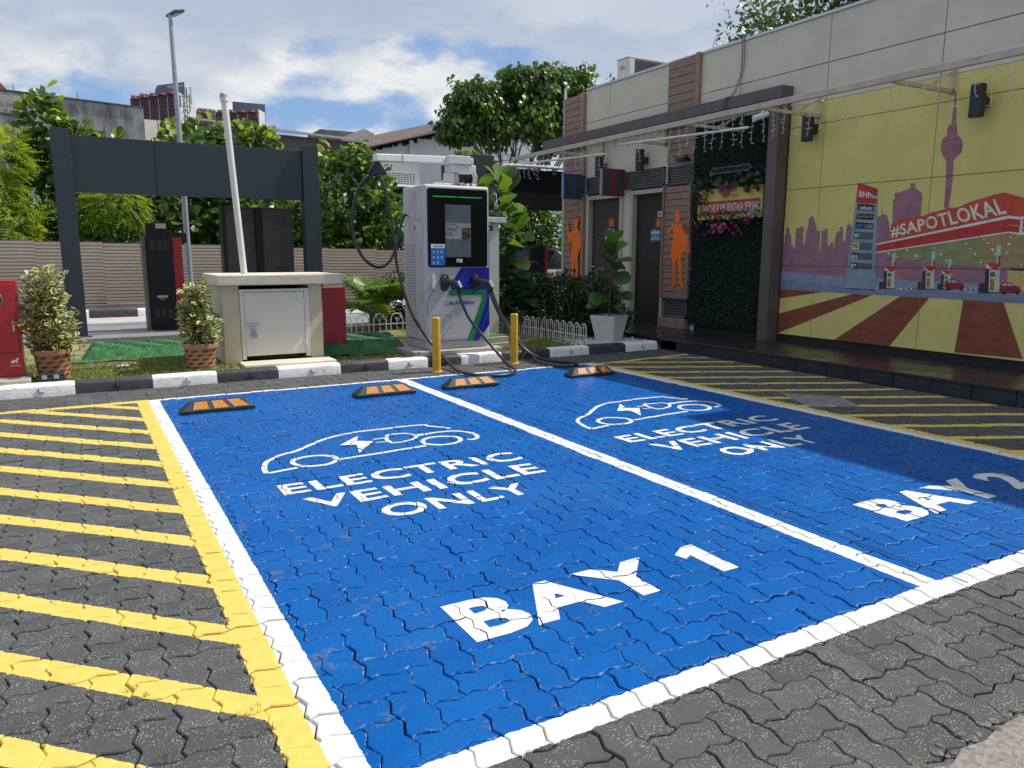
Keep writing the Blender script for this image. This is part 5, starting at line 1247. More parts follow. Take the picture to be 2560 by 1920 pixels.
for x, y, h, L in ((3.545, 7.95, .63, 'yellow steel bollard in front of the left corner of the charging station'), (4.68, 8.12, .62, 'yellow steel bollard on the right, with charging cables hanging beside it')):
    t = thing('bollard', L, 'bollard', (x, y, 0), 0, 'yellow bollards guarding the charger')
    MB().lathe([(0, h), (.040, h), (.047, h-.006), (.048, h-.012), (.048, 0.0)], n=20).build('post', bolm, t, smooth=True)
    MB().lathe([(.0, .010), (.060, .010), (.066, .004), (.066, -.004)], n=20).build('base_plate', bolm, t, smooth=True)

# ================================================================== ISLAND THINGS
redp = mat('red_paint', (.40, .012, .022), .32, var=.08, vscale=2.5, coat=.2)
t = thing('fire_cabinet', 'red steel fire hydrant cabinet on a concrete plinth at the kerb', 'fire cabinet', (-.78, 8.80, .10))
MB().box(-.36, .31, -.36, .20, -.08, .055).build('plinth', mat('plinth_grey', (.34, .32, .27), .9, var=.25, vscale=7, bump=.4, bscale=60), t, bevel=.008)
MB().box(-.32, .262, -.06, .16, .058, .99).build('cabinet_body', redp, t, bevel=.006)
MB().box(-.30, .235, -.078, -.062, .30, .955).build('door', redp, t, bevel=.004)
MB().box(-.32, .262, -.074, -.062, .058, .285).build('kick_panel', redp, t, bevel=.003)
m_ = MB(); text_into(m_, 'HYDRANT', [(-.215, -.081, .866), (.115, -.081, .866), (.115, -.081, .912), (-.215, -.081, .912)], .03); m_.build('lettering', mat('letter_white', (.78, .76, .75), .5), t)
bd = MB().lathe([(0, .004), (.062, .004), (.066, 0), (.066, -.004)], (0, 0, 0), 24).build('round_badge', mat('badge_dark', (.06, .022, .022), .4, var=.5, vscale=40), t); bd.matrix_local = Matrix.Translation((.085, -.080, .805)) @ Matrix.Rotation(PI/2, 4, 'X')
m_ = MB()
for q in stroke([(.058*math.cos(a*PI/12), .058*math.sin(a*PI/12)) for a in range(24)], .007, True): m_.add([(.085+a, -.0862, .805+b_) for a, b_ in q], [(0, 1, 2, 3)])
m_.box(.05, .12, -.0866, -.0855, .795, .817); m_.build('badge_ring', mat('badge_pale', (.35, .25, .24), .5), t)
m_ = MB().add([(a+.10, -.0775, b_+.01) for a, b_ in ((.05, .195), (.075, .21), (.095, .212), (.105, .228), (.128, .225), (.112, .214), (.112, .19), (.105, .172), (.098, .19), (.085, .188), (.075, .172), (.070, .188), (.055, .175), (.062, .190))], [tuple(range(14))])
text_into(m_, 'FIRE FIGHTER', [(.145, -.0775, .160), (.232, -.0775, .160), (.232, -.0775, .170), (.145, -.0775, .170)], .03); m_.build('emblem', mat('letter_white', (.78, .76, .75), .5), t)
MB().box(.20, .215, -.090, -.078, .50, .60).build('latch', steel, t)

# potted variegated shrubs
terra = mat('terracotta', (.40, .19, .10), .8, var=.12, vscale=5)
terd = mat('terracotta_dark', (.075, .028, .018), .85, var=.2)
vari = leafmat('variegated_leaf', (.10, .165, .055), .4, .40, .22, edge=(.72, .66, .27))
varib = leafmat('browned_leaf', (.40, .22, .06), .5, .6, .2)
twig = mat('twig_bark', (.11, .075, .05), .9, var=.3, vscale=20)
def potted(x, y, R, H, seed, L, cone, brown, tilt=0):
    global RS
    RS = np.random.RandomState(seed); random.seed(seed)
    t = thing('potted_shrub', L, 'potted plant', (x, y, .105), 0, 'variegated shrubs in woven terracotta pots'); t.rotation_euler = (tilt, -tilt*.6, 0)
    p = MB().lathe([(0, .015), (R*.86, 0), (R*.90, .06), (R*.97, H*.80), (R*1.0, H*.82), (R*1.10, H*.84), (R*1.12, H*.98), (R*1.06, H), (R*1.0, H*.985), (R*.96, H*.90), (0, H*.90)], n=32).build('pot', terra, t, smooth=True)
    m_ = MB()
    for row in range(5):
        for k in range(9):
            a0 = 2*PI*(k+.5*(row % 2))/9; zc = H*(.13+.150*row); pts = []
            for i in range(8):
                u = 2*PI*i/8; da = .27*math.cos(u) + .08*math.sin(u); zz = zc + H*.050*math.sin(u)*(1 if abs(math.cos(u)) < .5 else .45)
                rr_ = R*(.90+.07*zz/(H*.8))*1.008 + .001; pts.append((rr_*math.cos(a0+da), rr_*math.sin(a0+da), zz))
            c = (R*(.90+.07*zc/(H*.8))*1.012*math.cos(a0), R*(.90+.07*zc/(H*.8))*1.012*math.sin(a0), zc)
            m_.add(pts+[c], [(i, (i+1) % 8, 8) for i in range(8)])
    m_.build('woven_relief', terd, p, fix=False)
    MB().lathe([(R*.95, .0), (0, .012)], (0, 0, H*.90), 20).build('soil', mat('pot_soil', (.05, .035, .025), .95, var=.4, vscale=20, bump=1, bscale=60), t)
    st = MB(); P = []; D = []
    Htop = cone[0]; rad = cone[1]
    for k in range(64):
        a = random.uniform(0, 2*PI); f = random.random()**.8; z = H*.95 + Htop*f; r = rad*(1-.72*max(0, (f-.35)/.65))*(.62+.38*min(1, f/.25))*random.uniform(.55, 1.08)
        e = Vector((r*math.cos(a), r*math.sin(a), z)); s0 = Vector((random.gauss(0, .02), random.gauss(0, .02), H*.88)); mid = Vector((e.x*.35, e.y*.35, H+(z-H)*.62))
        path = bez([s0, mid, e], 4); st.tube(path, [.007-.005*i/len(path) for i in range(len(path))], 5)
        for _ in range(26):
            q = path[random.randint(len(path)//2, len(path)-1)]; P.append((q.x+random.gauss(0, .035), q.y+random.gauss(0, .035), q.z+random.gauss(0, .035)))
            d = Vector((math.cos(a)*.8+random.gauss(0, .6), math.sin(a)*.8+random.gauss(0, .6), random.gauss(.35, .5))); D.append(tuple(d.normalized()))
    st.build('stems', twig, t, smooth=True)
    P = np.array(P); D = np.array(D); U = rnd_dirs(len(P), .9)*.8 + np.array([.25, -.7, .5]); S = RS.uniform(.042, .070, len(P))
    isb = (P[:, 0] < -.02+RS.normal(0, .05, len(P))) & (P[:, 2] < H+Htop*.72) & (RS.random_sample(len(P)) < brown)
    front = np.argsort(P[:, 1])[:230]; fs = set(front.tolist()); rest = np.array([i for i in range(len(P)) if i not in fs])
    for i in front: single_leaf('round', varib if isb[i] else vari, t, P[i], D[i], U[i], S[i]*1.1)
    leaf_cloud('foliage', 'round', P[rest], D[rest], U[rest], S[rest], vari, t, 'stuff')
potted(-.275, 8.86, .162, .30, 3, 'taller variegated shrub with browned side in woven terracotta pot beside the red cabinet', (.80, .235), .75, .03)
potted(1.10, 8.72, .165, .29, 5, 'smaller variegated shrub in woven terracotta pot beside the concrete box', (.62, .20), .12)
RS = np.random.RandomState(21); random.seed(21)
t = thing('toolbox', 'small black plastic case with two grey latches behind the white kerb', 'case', (-.30, 8.60, .10))
MB().box(-.12, .12, -.05, .06, 0, .055).box(-.115, .115, -.045, .055, .058, .085).build('case', mat('case_black', (.03, .032, .036), .4), t, bevel=.008)
for x in (-.055, .045): MB().box(x-.022, x+.022, -.060, -.051, .035, .075).build('latch', mat('latch_grey', (.4, .42, .43), .35, .4), t, bevel=.003)
t = thing('ground_cable', 'thin black cable lying across the lawn between the pots', 'cable', (.3, 9.6, .11))
MB().tube(bez([(-.55, .15, .02), (-.2, .12, .01), (.0, .05, .03), (.25, .0, .02), (.5, -.12, .01), (.75, -.2, .0)], 6), .008, 6).build('cord', blackm, t)
# litter and fallen leaves on the lawn
lm = mat('fallen_leaf', (.38, .22, .05), .8, var=.4, island=.6); m_ = MB()
for _ in range(170):
    x, y = random.uniform(-.6, 6.4), random.uniform(8.52, 9.9); s = random.uniform(.012, .03); a = random.uniform(0, 6.28); ca, sa = math.cos(a)*s, math.sin(a)*s
    m_.add([(x-ca, y-sa, .128), (x+sa*.5, y-ca*.5, .137), (x+ca, y+sa, .130), (x-sa*.5, y+ca*.5, .134)], [(0, 1, 2, 3)])
o = m_.build('leaf_litter', lm, fix=False); o['kind'] = 'stuff'
for x, y, c, L in ((.42, 9.30, (.45, .20, .08), 'crumpled orange wrapper lying on the grass'), (.36, 9.12, (.25, .33, .45), 'pale blue torn wrapper lying on the grass')):
    m_ = MB(); n = 7
    vs = [(x+(i/n-.5)*.14+random.gauss(0, .006), y+(j/3-.5)*.07+random.gauss(0, .006), .135+random.uniform(0, .025)) for j in range(4) for i in range(n+1)]
    tag(m_.add(vs, [(j*(n+1)+i, j*(n+1)+i+1, (j+1)*(n+1)+i+1, (j+1)*(n+1)+i) for j in range(3) for i in range(n)]).build('wrapper', mat('wrapper_%d' % int(c[0]*100), c, .4), fix=False), L, 'wrapper')

# concrete service box
boxm = mat('painted_render', (.60, .52, .355), .85, var=.08, vscale=3, bump=.5, bscale=70, dirt=((.44, .385, .27), 2.2, .6))
slabm = mat('box_slab', (.64, .58, .45), .9, var=.1, vscale=4, bump=.6, bscale=45, dirt=((.48, .44, .35), 3, .6))
gate_w = mat('metal_door_grey', (.68, .65, .55), .45, var=.04, vscale=2)
t = thing('service_box', 'cream rendered concrete box with overhanging slab lid and padlocked metal door', 'service box', (1.95, 8.80, .10))
b_ = (1.95, 8.80, .10)
def sp_(mb, name, m, parent=None, **k): return mb.build(name, m, parent or t, off=b_, **k)
sp_(MB().box(1.50, 2.52, 8.46, 8.80, .06, .15), 'base_slab', slabm, bevel=.012)
sp_(MB().box(1.36, 1.545, 8.80, 9.50, .10, 1.00).box(2.32, 2.47, 8.80, 9.50, .10, 1.00).box(1.545, 2.32, 9.42, 9.50, .10, 1.00), 'walls', boxm, bevel=.006)
sp_(MB().box(1.545, 2.32, 9.40, 9.418, .15, 1.0), 'dark_inside', darkin)
sp_(MB().box(1.30, 2.70, 8.70, 9.70, 1.003, 1.118), 'slab_lid', slabm, bevel=.012)
fr = sp_(MB().box(1.548, 1.590, 8.79, 8.83, .17, .955).box(2.262, 2.318, 8.79, 8.83, .17, .955).box(1.59, 2.262, 8.79, 8.83, .925, .955), 'door_frame', gate_w)
dr = sp_(MB().box(1.593, 2.258, 8.796, 8.822, .205, .920), 'door', gate_w, bevel=.004)
sp_(MB().box(1.60, 1.74, 8.775, 8.79, .558, .572).tube([(1.60, 8.78, .565), (1.745, 8.78, .565)], .006, 8), 'bolt', steel, dr)
sp_(MB().box(1.655, 1.685, 8.772, 8.785, .47, .57), 'hasp', steel, dr)
sp_(MB().tube(bez([(1.66, 8.768, .46), (1.66, 8.768, .50), (1.675, 8.768, .515), (1.69, 8.768, .50), (1.69, 8.768, .46)], 4), .005, 8).box(1.648, 1.702, 8.757, 8.780, .415, .465), 'padlock', mat('padlock_steel', (.42, .42, .42), .3, .9), dr, bevel=.003)
for z in (.33, .80): sp_(MB().tube([(2.262, 8.786, z-.035), (2.262, 8.786, z+.035)], .010, 8).box(2.24, 2.285, 8.787, 8.794, z-.03, z+.03), 'hinge', gate_w, dr)
m_ = MB()
for k in range(2): m_.box(1.353, 1.362, 9.0+.16*k, 9.10+.16*k, .60, .68)
sp_(m_, 'vent_brick', mat('vent_brick', (.14, .12, .09), .9))
t = thing('vent_pipe', 'tall leaning white vent pipe rising behind the concrete service box lid', 'vent pipe', (1.66, 9.05, 1.11))
MB().tube([(0, 0, 0), (-.10, .02, 1.88)], .036, 16).build('pipe', mat('pvc_white', (.70, .68, .62), .4, var=.05), t, smooth=True)
MB().tube([(-.10, .02, 1.875), (-.102, .02, 1.915), (-.104, .02, 1.955), (-.105, .02, 1.975)], [.044, .044, .036, .014], 16).build('vent_cap', mat('pvc_cap', (.62, .61, .56), .5), t, smooth=True)
m_ = MB()
for k in range(10):
    a = 2*PI*k/10; m_.bar((-.103+.041*math.cos(a), .02+.041*math.sin(a), 1.918), (-.104+.034*math.cos(a), .02+.034*math.sin(a), 1.958), .010, .006)
m_.build('cap_slots', mat('slot_black', (.05, .05, .05), .8), t)
t = thing('red_box', 'plain red metal box standing right of the concrete service box', 'metal box', (2.79, 9.52, .11))
MB().box(-.145, .145, -.14, .14, 0, .80).build('box_body', redp, t, bevel=.006); MB().box(-.155, .150, -.15, .15, .803, .82).build('lid', redp, t, bevel=.004)
for z in (.02, .79):
    for x in (-.12, .12): MB().ball((x, -.142, z), .006, 6, 4).build('rivet', steel, t)
# pale switch cabinet on blocks behind the charger
t = thing('switch_cabinet', 'pale grey electrical cabinet with lid, close behind the charging station', 'cabinet', (5.05, 9.78, .12))
MB().box(-.35, .22, -.20, .35, .10, 1.66).build('cabinet_body', mat('cabinet_pale', (.50, .52, .49), .5, var=.04), t, bevel=.005)
MB().box(-.40, .30, -.27, .40, 1.665, 1.74).build('lid', mat('cabinet_lid', (.52, .54, .52), .5), t, bevel=.006)
pl = MB().box(-.06, .115, -.207, -.2005, 1.555, 1.625).build('name_plate', mat('plate_black', (.02, .015, .015), .4), t)
m_ = MB(); text_into(m_, 'PANEL', [(-.05, -.2085, 1.575), (.085, -.2085, 1.575), (.085, -.2085, 1.603), (-.05, -.2085, 1.603)], .03); m_.build('lettering', mat('plate_white', (.7, .7, .7), .5), pl)
MB().box(-.33, .20, -.18, .33, .02, .098).build('dark_base', darkin, t)
t = thing('concrete_blocks', 'stack of two low concrete blocks covered with turf, right of the charging station', 'concrete block', (4.80, 9.05, .09))
MB().box(-.30, .26, -.16, .50, 0, .075).build('lower_block', mat('block_concrete', (.36, .34, .30), .9, var=.2, vscale=6), t, bevel=.008); MB().box(-.30, .245, -.14, .50, .077, .155).build('upper_block', mat('block_concrete', (.36, .34, .30), .9), t, bevel=.008)
MB().box(-.29, .235, -.10, .50, .157, .168).build('turf_cover', turfm, t)

# small white hoop fences
fw = mat('hoop_fence_white', (.62, .61, .59), .5, var=.08)
def hoop_fence(p0, p1, n, h, L, nm):
    p0, p1 = Vector(p0), Vector(p1); d = (p1-p0); ln = d.length; d.normalize(); t = thing(nm, L, 'garden fence', p0, math.atan2(d.y, d.x), 'low white hoop fences in the garden'); pw = ln/n; pan = None
    for i in range(n):
        if pan is None:
            m_ = MB(); w = pw*.36
            for r, z0 in ((w, h-w),): m_.tube([(pw/2-w, 0, 0), (pw/2-w, 0, z0)] + [(pw/2-w*math.cos(a*PI/10), 0, z0+w*math.sin(a*PI/10)) for a in range(1, 10)] + [(pw/2+w, 0, z0), (pw/2+w, 0, 0)], .008, 6)
            m_.box(0, pw, -.005, .005, h*.42, h*.47); m_.tube([(pw/2, 0, 0), (pw/2, 0, h*.44)], .006, 5)
            m_.prism([(pw/2+.026*math.cos(a)*(1 if k % 2 == 0 else .35), h-w*.9+.032*math.sin(a)*(1 if k % 2 == 0 else .35)) for k, a in enumerate([2*PI*q/8+PI/2 for q in range(8)])], lambda a, b_, q: (a, q, b_), -.004, .004)
            m_.tube([(pw/2, 0, h*.44), (pw/2, 0, h-w*.9)], .005, 5)
            pan = m_.build('hoop', fw, t, smooth=False)
        else: share(pan, 'hoop', t, (pw*i, 0, 0))
hoop_fence((6.03, 11.0, .10), (6.03, 8.45, .10), 15, .30, 'low white hoop fence along the dark hedge in front of the building', 'hoop_fence')
hoop_fence((2.55, 11.45, .10), (5.2, 11.62, .10), 9, .30, 'low white hoop fence in front of the fan palm', 'hoop_fence.001')
# pebbles by the pot
pb = mat('white_pebble', (.60, .59, .56), .7, var=.15, island=.3); m_ = MB()
for _ in range(650):
    x = random.gauss(6.55, .30); y = 8.50 + abs(random.gauss(0, .28))
    if x > 7.2 or x < 5.9: continue
    m_.ball((x, y, .115), random.uniform(.010, .026), 6, 4, random.uniform(.8, 1.3), random.uniform(.8, 1.2), .6)
o = m_.build('white_pebbles', pb, fix=False); o['kind'] = 'stuff'

# fiddle-leaf plants
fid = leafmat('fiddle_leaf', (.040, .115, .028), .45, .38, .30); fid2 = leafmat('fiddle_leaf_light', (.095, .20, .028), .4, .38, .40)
def fiddle(t, base, height, lean, n, s0, s1, top, seedv):
    random.seed(seedv); m_ = MB(); pts = [Vector(base) + Vector((lean[0]*f*f, lean[1]*f*f, height*f)) for f in np.linspace(0, 1, 9)]
    m_.tube(pts, [.016-.008*i/8 for i in range(9)], 7); m_.build('stem', twig, t, smooth=True)
    for k in range(n):
        f = .14+.86*k/(n-1); p = pts[min(7, int(f*8))].lerp(pts[min(8, int(f*8)+1)], f*8-int(f*8)) if f < 1 else pts[-1]
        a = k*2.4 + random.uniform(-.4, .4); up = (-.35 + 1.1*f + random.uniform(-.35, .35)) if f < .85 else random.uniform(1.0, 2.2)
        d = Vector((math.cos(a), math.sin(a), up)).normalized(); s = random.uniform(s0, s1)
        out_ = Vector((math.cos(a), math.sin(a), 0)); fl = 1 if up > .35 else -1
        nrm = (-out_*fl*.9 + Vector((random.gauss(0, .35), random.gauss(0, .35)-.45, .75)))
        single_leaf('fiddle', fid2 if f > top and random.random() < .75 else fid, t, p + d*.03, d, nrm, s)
t = thing('potted_fig', 'fiddle leaf fig in a square tapered white planter by the restroom walkway', 'potted plant', (6.62, 8.74, .10))
wp_ = mat('white_planter', (.60, .60, .59), .45, var=.05, dirt=((.45, .44, .42), 4, .4))
m_ = MB(); a, b2, h = .135, .205, .385
ring = lambda r, z: [(-r, -r, z), (r, -r, z), (r, r, z), (-r, r, z)]
vs = ring(a, 0)+ring(b2, h)+ring(b2-.02, h)+ring(b2-.025, h-.05); m_.add(vs, [(3,2,1,0)]+[(k*4+i, k*4+(i+1) % 4, k*4+4+(i+1) % 4, k*4+4+i) for k in range(3) for i in range(4)]+[(12,13,14,15)])
pt_ = m_.build('planter', wp_, t, bevel=.006); pt_.rotation_euler = (0, 0, .42)
MB().box(-.15, .15, -.15, .15, h-.049, h-.04).build('soil', mat('pot_soil', (.05, .035, .025), .95), t)
fiddle(t, (0, 0, h-.05), 1.02, (.02, 0), 25, .25, .34, .86, 4)
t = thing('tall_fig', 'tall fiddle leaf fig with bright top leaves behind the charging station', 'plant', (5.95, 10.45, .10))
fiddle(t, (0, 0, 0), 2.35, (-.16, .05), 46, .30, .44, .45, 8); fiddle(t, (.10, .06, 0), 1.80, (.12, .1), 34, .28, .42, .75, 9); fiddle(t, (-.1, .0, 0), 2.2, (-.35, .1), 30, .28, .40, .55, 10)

# fan palm
palmg = leafmat('palm_green', (.13, .25, .03), .4, .38, .36); random.seed(6)
t = thing('fan_palm', 'small bright green fan palm behind the white hoop fence', 'palm', (4.22, 12.05, .12))
st = MB().tube([(0, 0, 0), (0, 0, .28)], [.07, .05], 8).build('trunk', twig, t)
def fan(parent, p, d, R):
    d = Vector(d).normalized(); side = d.cross(Vector((0, 0, 1))).normalized(); nrm = side.cross(d); m_ = MB(); n = 22
    m_.tube([Vector((0, 0, .22)), Vector(p)], [.008, .005], 5)
    for k in range(n):
        a = (k/(n-1)-.5)*3.9; dd = d*math.cos(a)+side*math.sin(a); w = side*math.cos(a)-d*math.sin(a); L = R*(.82+.18*math.cos(a)); tip = Vector(p)+dd*L - Vector((0, 0, .12*R)) + nrm*.02; mid = Vector(p)+dd*L*.6 + nrm*(.03 if k % 2 else 0.0)
        hw = w*L*.080
        m_.add([Vector(p), mid-hw, mid+hw+nrm*.012, tip], [(0, 1, 2), (1, 3, 2)])
    m_.build('frond', palmg, parent, fix=False)
for k in range(17):
    a = k*2.4; r = random.uniform(.14, .50); z = random.uniform(.42, .85) - r*.35
    fan(t, (r*math.cos(a), r*math.sin(a), z), (math.cos(a), math.sin(a), random.uniform(.0, .8)), random.uniform(.34, .46))
# hedges
hedl = leafmat('hedge_leaf', (.030, .075, .022), .5, .40, .2); whitefl = mat('tiny_flower', (.62, .60, .62), .6); stemm = mat('hedge_stem', (.06, .05, .035), .9)
def bush(t, c, rx, ry, rz, n, kind, s0, s1, m, droop=-.1, nm='foliage', inner=.55, lob=.16):
    u = rnd_dirs(n); r = (inner+(1-inner)*RS.random_sample(n)**.6)[:, None]
    bump = 1+lob*np.sin(u[:, 0:1]*5+c[0])*np.cos(u[:, 1:2]*6+c[1]*2)+lob*.7*np.sin(u[:, 2:3]*9+c[0]*3)
    P = np.array(c)+u*r*bump*np.array((rx, ry, rz)); D = u*np.array((1, 1, .6))+rnd_dirs(n)*.8; D[:, 2] += droop
    U = rnd_dirs(n, 1.0)+u*.6
    keep = P[:, 2] > .02; P, D, U = P[keep], D[keep], U[keep]
    return leaf_cloud(nm, kind, P, D, U, RS.uniform(s0, s1, len(P)), m, t)
t = thing('hedge', 'dark clipped hedge with tiny white flowers in front of the restroom building', 'hedge', (6.72, 10.2, .10))
for k, (x, y, rx, ry, rz) in enumerate(((0, 1.1, .55, .8, .62), (.12, .3, .58, .8, .68), (.18, -.55, .52, .7, .66), (-.45, 1.5, .5, .6, .55), (-.9, 1.75, .5, .5, .50))):
    bush(t, (x, y, .22), rx, ry, rz, 6500, 'ovate', .045, .085, hedl, 0, 'foliage', .62)
m_ = MB()
for _ in range(70):
    x, y, z = random.uniform(-1.0, .5), random.uniform(-1.2, 1.9), random.uniform(.15, .92); m_.ball((x-.25, y-.1, z), random.uniform(.008, .014), 5, 3)
m_.build('flowers', whitefl, t, fix=False)
m_ = MB()
for k in range(40):
    x, y = random.uniform(-.9, .5), random.uniform(-1, 1.8); m_.tube([(x, y, 0), (x+random.gauss(0, .12), y+random.gauss(0, .12), .6)], .008, 5)
m_.build('stems', stemm, t)['kind'] = 'stuff'
t = thing('shrub', 'dark leafy shrub between the fan palm and the charging station', 'shrub', (4.95, 12.3, .12))
bush(t, (0, 0, .35), .62, .5, .52, 3600, 'ovate', .05, .09, hedl, 0); MB().tube([(0, 0, 0), (0, 0, .4)], .03, 6).build('stem', stemm, t)

# ================================================================== DRIVE-THROUGH THINGS
gant = mat('gantry_grey', (.026, .036, .050), .45, var=.06, vscale=1.0)
t = thing('entrance_gantry', 'dark grey metal gantry with wide fascia over the drive-through menu area', 'gantry', (1.7, 12.6, .15)); b_ = (1.7, 12.6, .15)
sp_(MB().box(-.165, .075, 12.5, 12.72, .15, 3.055), 'post', gant, bevel=.004, seg=1); sp_(MB().box(3.29, 3.545, 12.5, 12.72, .15, 3.055), 'post', gant, bevel=.004, seg=1)
for a, b2 in ((.078, 1.128), (1.138, 3.286)): sp_(MB().box(a, b2, 12.56, 12.66, 2.20, 2.975), 'fascia_panel', gant, bevel=.003, seg=1)
for x in (-.045, 3.42): sp_(MB().box(x-.17, x+.17, 12.45, 12.78, .151, .165), 'base_plate', mat('base_plate_rust', (.09, .075, .07), .7), bevel=.002, seg=1)
t = thing('order_kiosk', 'black order kiosk with red edge and white lettering beside the lamp post', 'order kiosk', (1.14, 13.1, .15))
kb_ = mat('kiosk_black', (.010, .012, .016), .35, var=.1, spec=.2); kr = mat('kiosk_red', (.26, .008, .014), .4, var=.08)
MB().box(-.19, .185, -.08, .22, 0, 1.44).build('kiosk_body', kb_, t, bevel=.006); MB().box(-.235, -.195, -.12, .26, 0, 1.45).build('left_fin', mat('kiosk_grey', (.075, .075, .078), .5), t, bevel=.004)
MB().box(.20, .34, -.02, .24, 0, 1.44).build('red_fin', kr, t, bevel=.004); MB().box(-.16, .14, -.02, .10, 1.445, 1.66).build('screen_hood', kb_, t, bevel=.006)
MB().box(-.02, .13, -.026, -.021, 1.58, 1.655).build('lit_screen', mat('kiosk_screen', (.35, .33, .31), .3), t); MB().box(.20, .42, .02, .22, 1.36, 1.52).build('side_box', kb_, t, bevel=.004)
m_ = MB(); text_into(m_, 'DELPHI', [(-.075, -.0825, .52), (.075, -.0825, .52), (.082, -.0825, .548), (-.068, -.0825, .548)], .03); m_.box(-.055, .06, -.0825, -.0815, .507, .511).box(-.03, .04, -.0825, -.0815, .48, .483); m_.build('lettering', mat('kiosk_white', (.6, .6, .62), .5), t)
m_ = MB()
for zc in (.20, 1.26):
    for r in range(5):
        for q in range(3): m_.box(-.13+q*.10, -.055+q*.10, -.0845, -.0805, zc+r*.028, zc+r*.028+.010)
m_.build('vent_slots', mat('slot_black', (.05, .05, .05), .8), t)
for z in (1.30, 1.22, 1.18): MB().box(-.24, -.236, -.1, -.06, z, z+.03).build('fin_label', mat('label_grey', (.3, .3, .3), .5), t)
t = thing('menu_board', 'tall dark double menu board cabinet standing under the gantry', 'menu board', (2.68, 13.2, .15))
mbm = mat('menu_back', (.036, .035, .031), .5, spec=.25, var=.12, vscale=1.5)
MB().box(-.58, -.54, -.10, .16, 0, 1.97).build('side_panel', kb_, t); MB().box(-.05, .04, -.08, .16, 0, 1.95).build('middle_post', kb_, t)
for x0, x1 in ((-.537, -.053), (.043, .56)):
    p_ = MB().box(x0, x1, -.06, .16, 0, 1.95).build('cabinet_door', mbm, t, bevel=.005)
    MB().box(x0+.02, x1-.02, -.064, -.0605, .03, 1.90).box(x0+.035, x1-.035, -.066, -.0645, .05, 1.885).build('door_edge', mat('menu_edge', (.030, .031, .033), .4), p_)
    for z in (1.70, .86): MB().box((x0+x1)/2-.03, (x0+x1)/2+.17, -.070, -.0665, z, z+.14).build('vent_grille', mat('menu_grille', (.018, .019, .02), .5), p_)
    MB().tube([(x0+.08, -.10, .42), (x0+.08, -.06, .42)], .014, 8).build('lock', steel, p_)
t = thing('lamp_post', 'tall galvanised street lamp with a flat LED head', 'lamp post', (1.715, 14.3, .15))
galv = mat('galvanised', (.36, .38, .40), .42, .35, var=.12, vscale=6)
MB().tube([(0, 0, 0), (-.01, 0, 2.6), (-.025, 0, 4.98)], [.052, .045, .033], 14).build('pole', galv, t, smooth=True); MB().tube([(-.025, 0, 4.9), (-.03, -.01, 5.06)], .028, 10).build('neck', galv, t)
MB().prism([(-.075, -.01), (.075, -.02), (.13, .26), (-.04, .29)], lambda a, b2, d: (a-.01+b2*.3, b2*-.45+.06, 5.05+d+b2*.20+a*.22), 0, .045).build('lamp_head', mat('lamp_grey', (.09, .095, .10), .45), t, bevel=.008)
MB().prism([(-.03, .04), (.05, .03), (.085, .22), (-.01, .24)], lambda a, b2, d: (a-.01+b2*.3, b2*-.45+.06, 5.05+d+b2*.20+a*.22), -.006, -.001).build('lamp_glass', mat('lamp_glass', (.6, .6, .58), .2), t)
t = thing('order_point', 'black order point with crimson edge and ORDER HERE sign beyond the hedge', 'order kiosk', (8.62, 14.1, .15))
MB().box(-.21, .22, -.10, .2, 0, 1.38).build('kiosk_body', kb_, t, bevel=.006); MB().box(-.37, -.215, -.16, .22, 0, 1.37).build('left_fin', mat('kiosk_grey2', (.055, .055, .058), .5), t, bevel=.004); MB().box(.225, .33, -.02, .22, 0, 1.38).build('red_fin', kr, t, bevel=.004)
MB().box(-.26, .06, 0, .14, 1.385, 1.63).build('screen_hood', kb_, t, bevel=.005)
m_ = MB(); text_into(m_, 'ORDER', [(-.355, -.1625, .94), (-.235, -.1625, .94), (-.235, -.1625, .98), (-.355, -.1625, .98)], .03); text_into(m_, 'HERE', [(-.345, -.1625, .88), (-.245, -.1625, .88), (-.245, -.1625, .92), (-.345, -.1625, .92)], .03); m_.build('lettering', mat('kiosk_white', (.6, .6, .62), .5), t)
m_ = MB()
for q in stroke([(-.295+.038*math.cos(a*PI/8), 1.10+.055*math.sin(a*PI/8)) for a in range(16)], .012, True): m_.add([(a, -.1625, c) for a, c in q], [(0, 1, 2, 3)])
m_.box(-.31, -.28, -.1625, -.1615, 1.085, 1.12); m_.build('red_symbol', mat('symbol_red', (.5, .10, .09), .5), t)
t = thing('drive_through_canopy', 'black canopy band with rounded pale edge beyond the restroom corner', 'canopy', (9.2, 14.0, 0))
cb = mat('canopy_black', (.006, .007, .010), .6, spec=.2)
MB().box(-1.42, 2.6, .0, .25, 2.28, 3.10).build('fascia', cb, t, bevel=.01); MB().tube(bez([(-1.55, .02, 2.30), (-1.60, .0, 2.7), (-1.55, -.02, 3.02), (-1.40, -.02, 3.13), (-1.1, -.02, 3.16), (.4, -.02, 3.16), (2.6, -.02, 3.16)], 6), .035, 8).build('edge_rail', mat('rail_pale', (.55, .56, .58), .35), t, smooth=True)
MB().box(-1.5, 2.6, .25, 2.6, 3.02, 3.10).build('roof', cb, t); MB().box(2.2, 2.4, .4, .6, 0, 2.28).build('post', cb, t)
t = thing('height_sign', 'dark grey sign block with yellow arches logo above the canopy', 'sign', (7.45, 14.6, 2.3))
MB().box(-.55, -.06, 0, .5, .60, 1.02).box(-.055, .40, -.12, .5, .60, 1.10).build('sign_block', mat('sign_dark', (.045, .047, .050), .5), t, bevel=.006)
MB().box(-.1, .05, .1, .3, -2.2, .60).build('post', mat('sign_dark', (.045, .047, .050), .5), t)
m_ = MB()
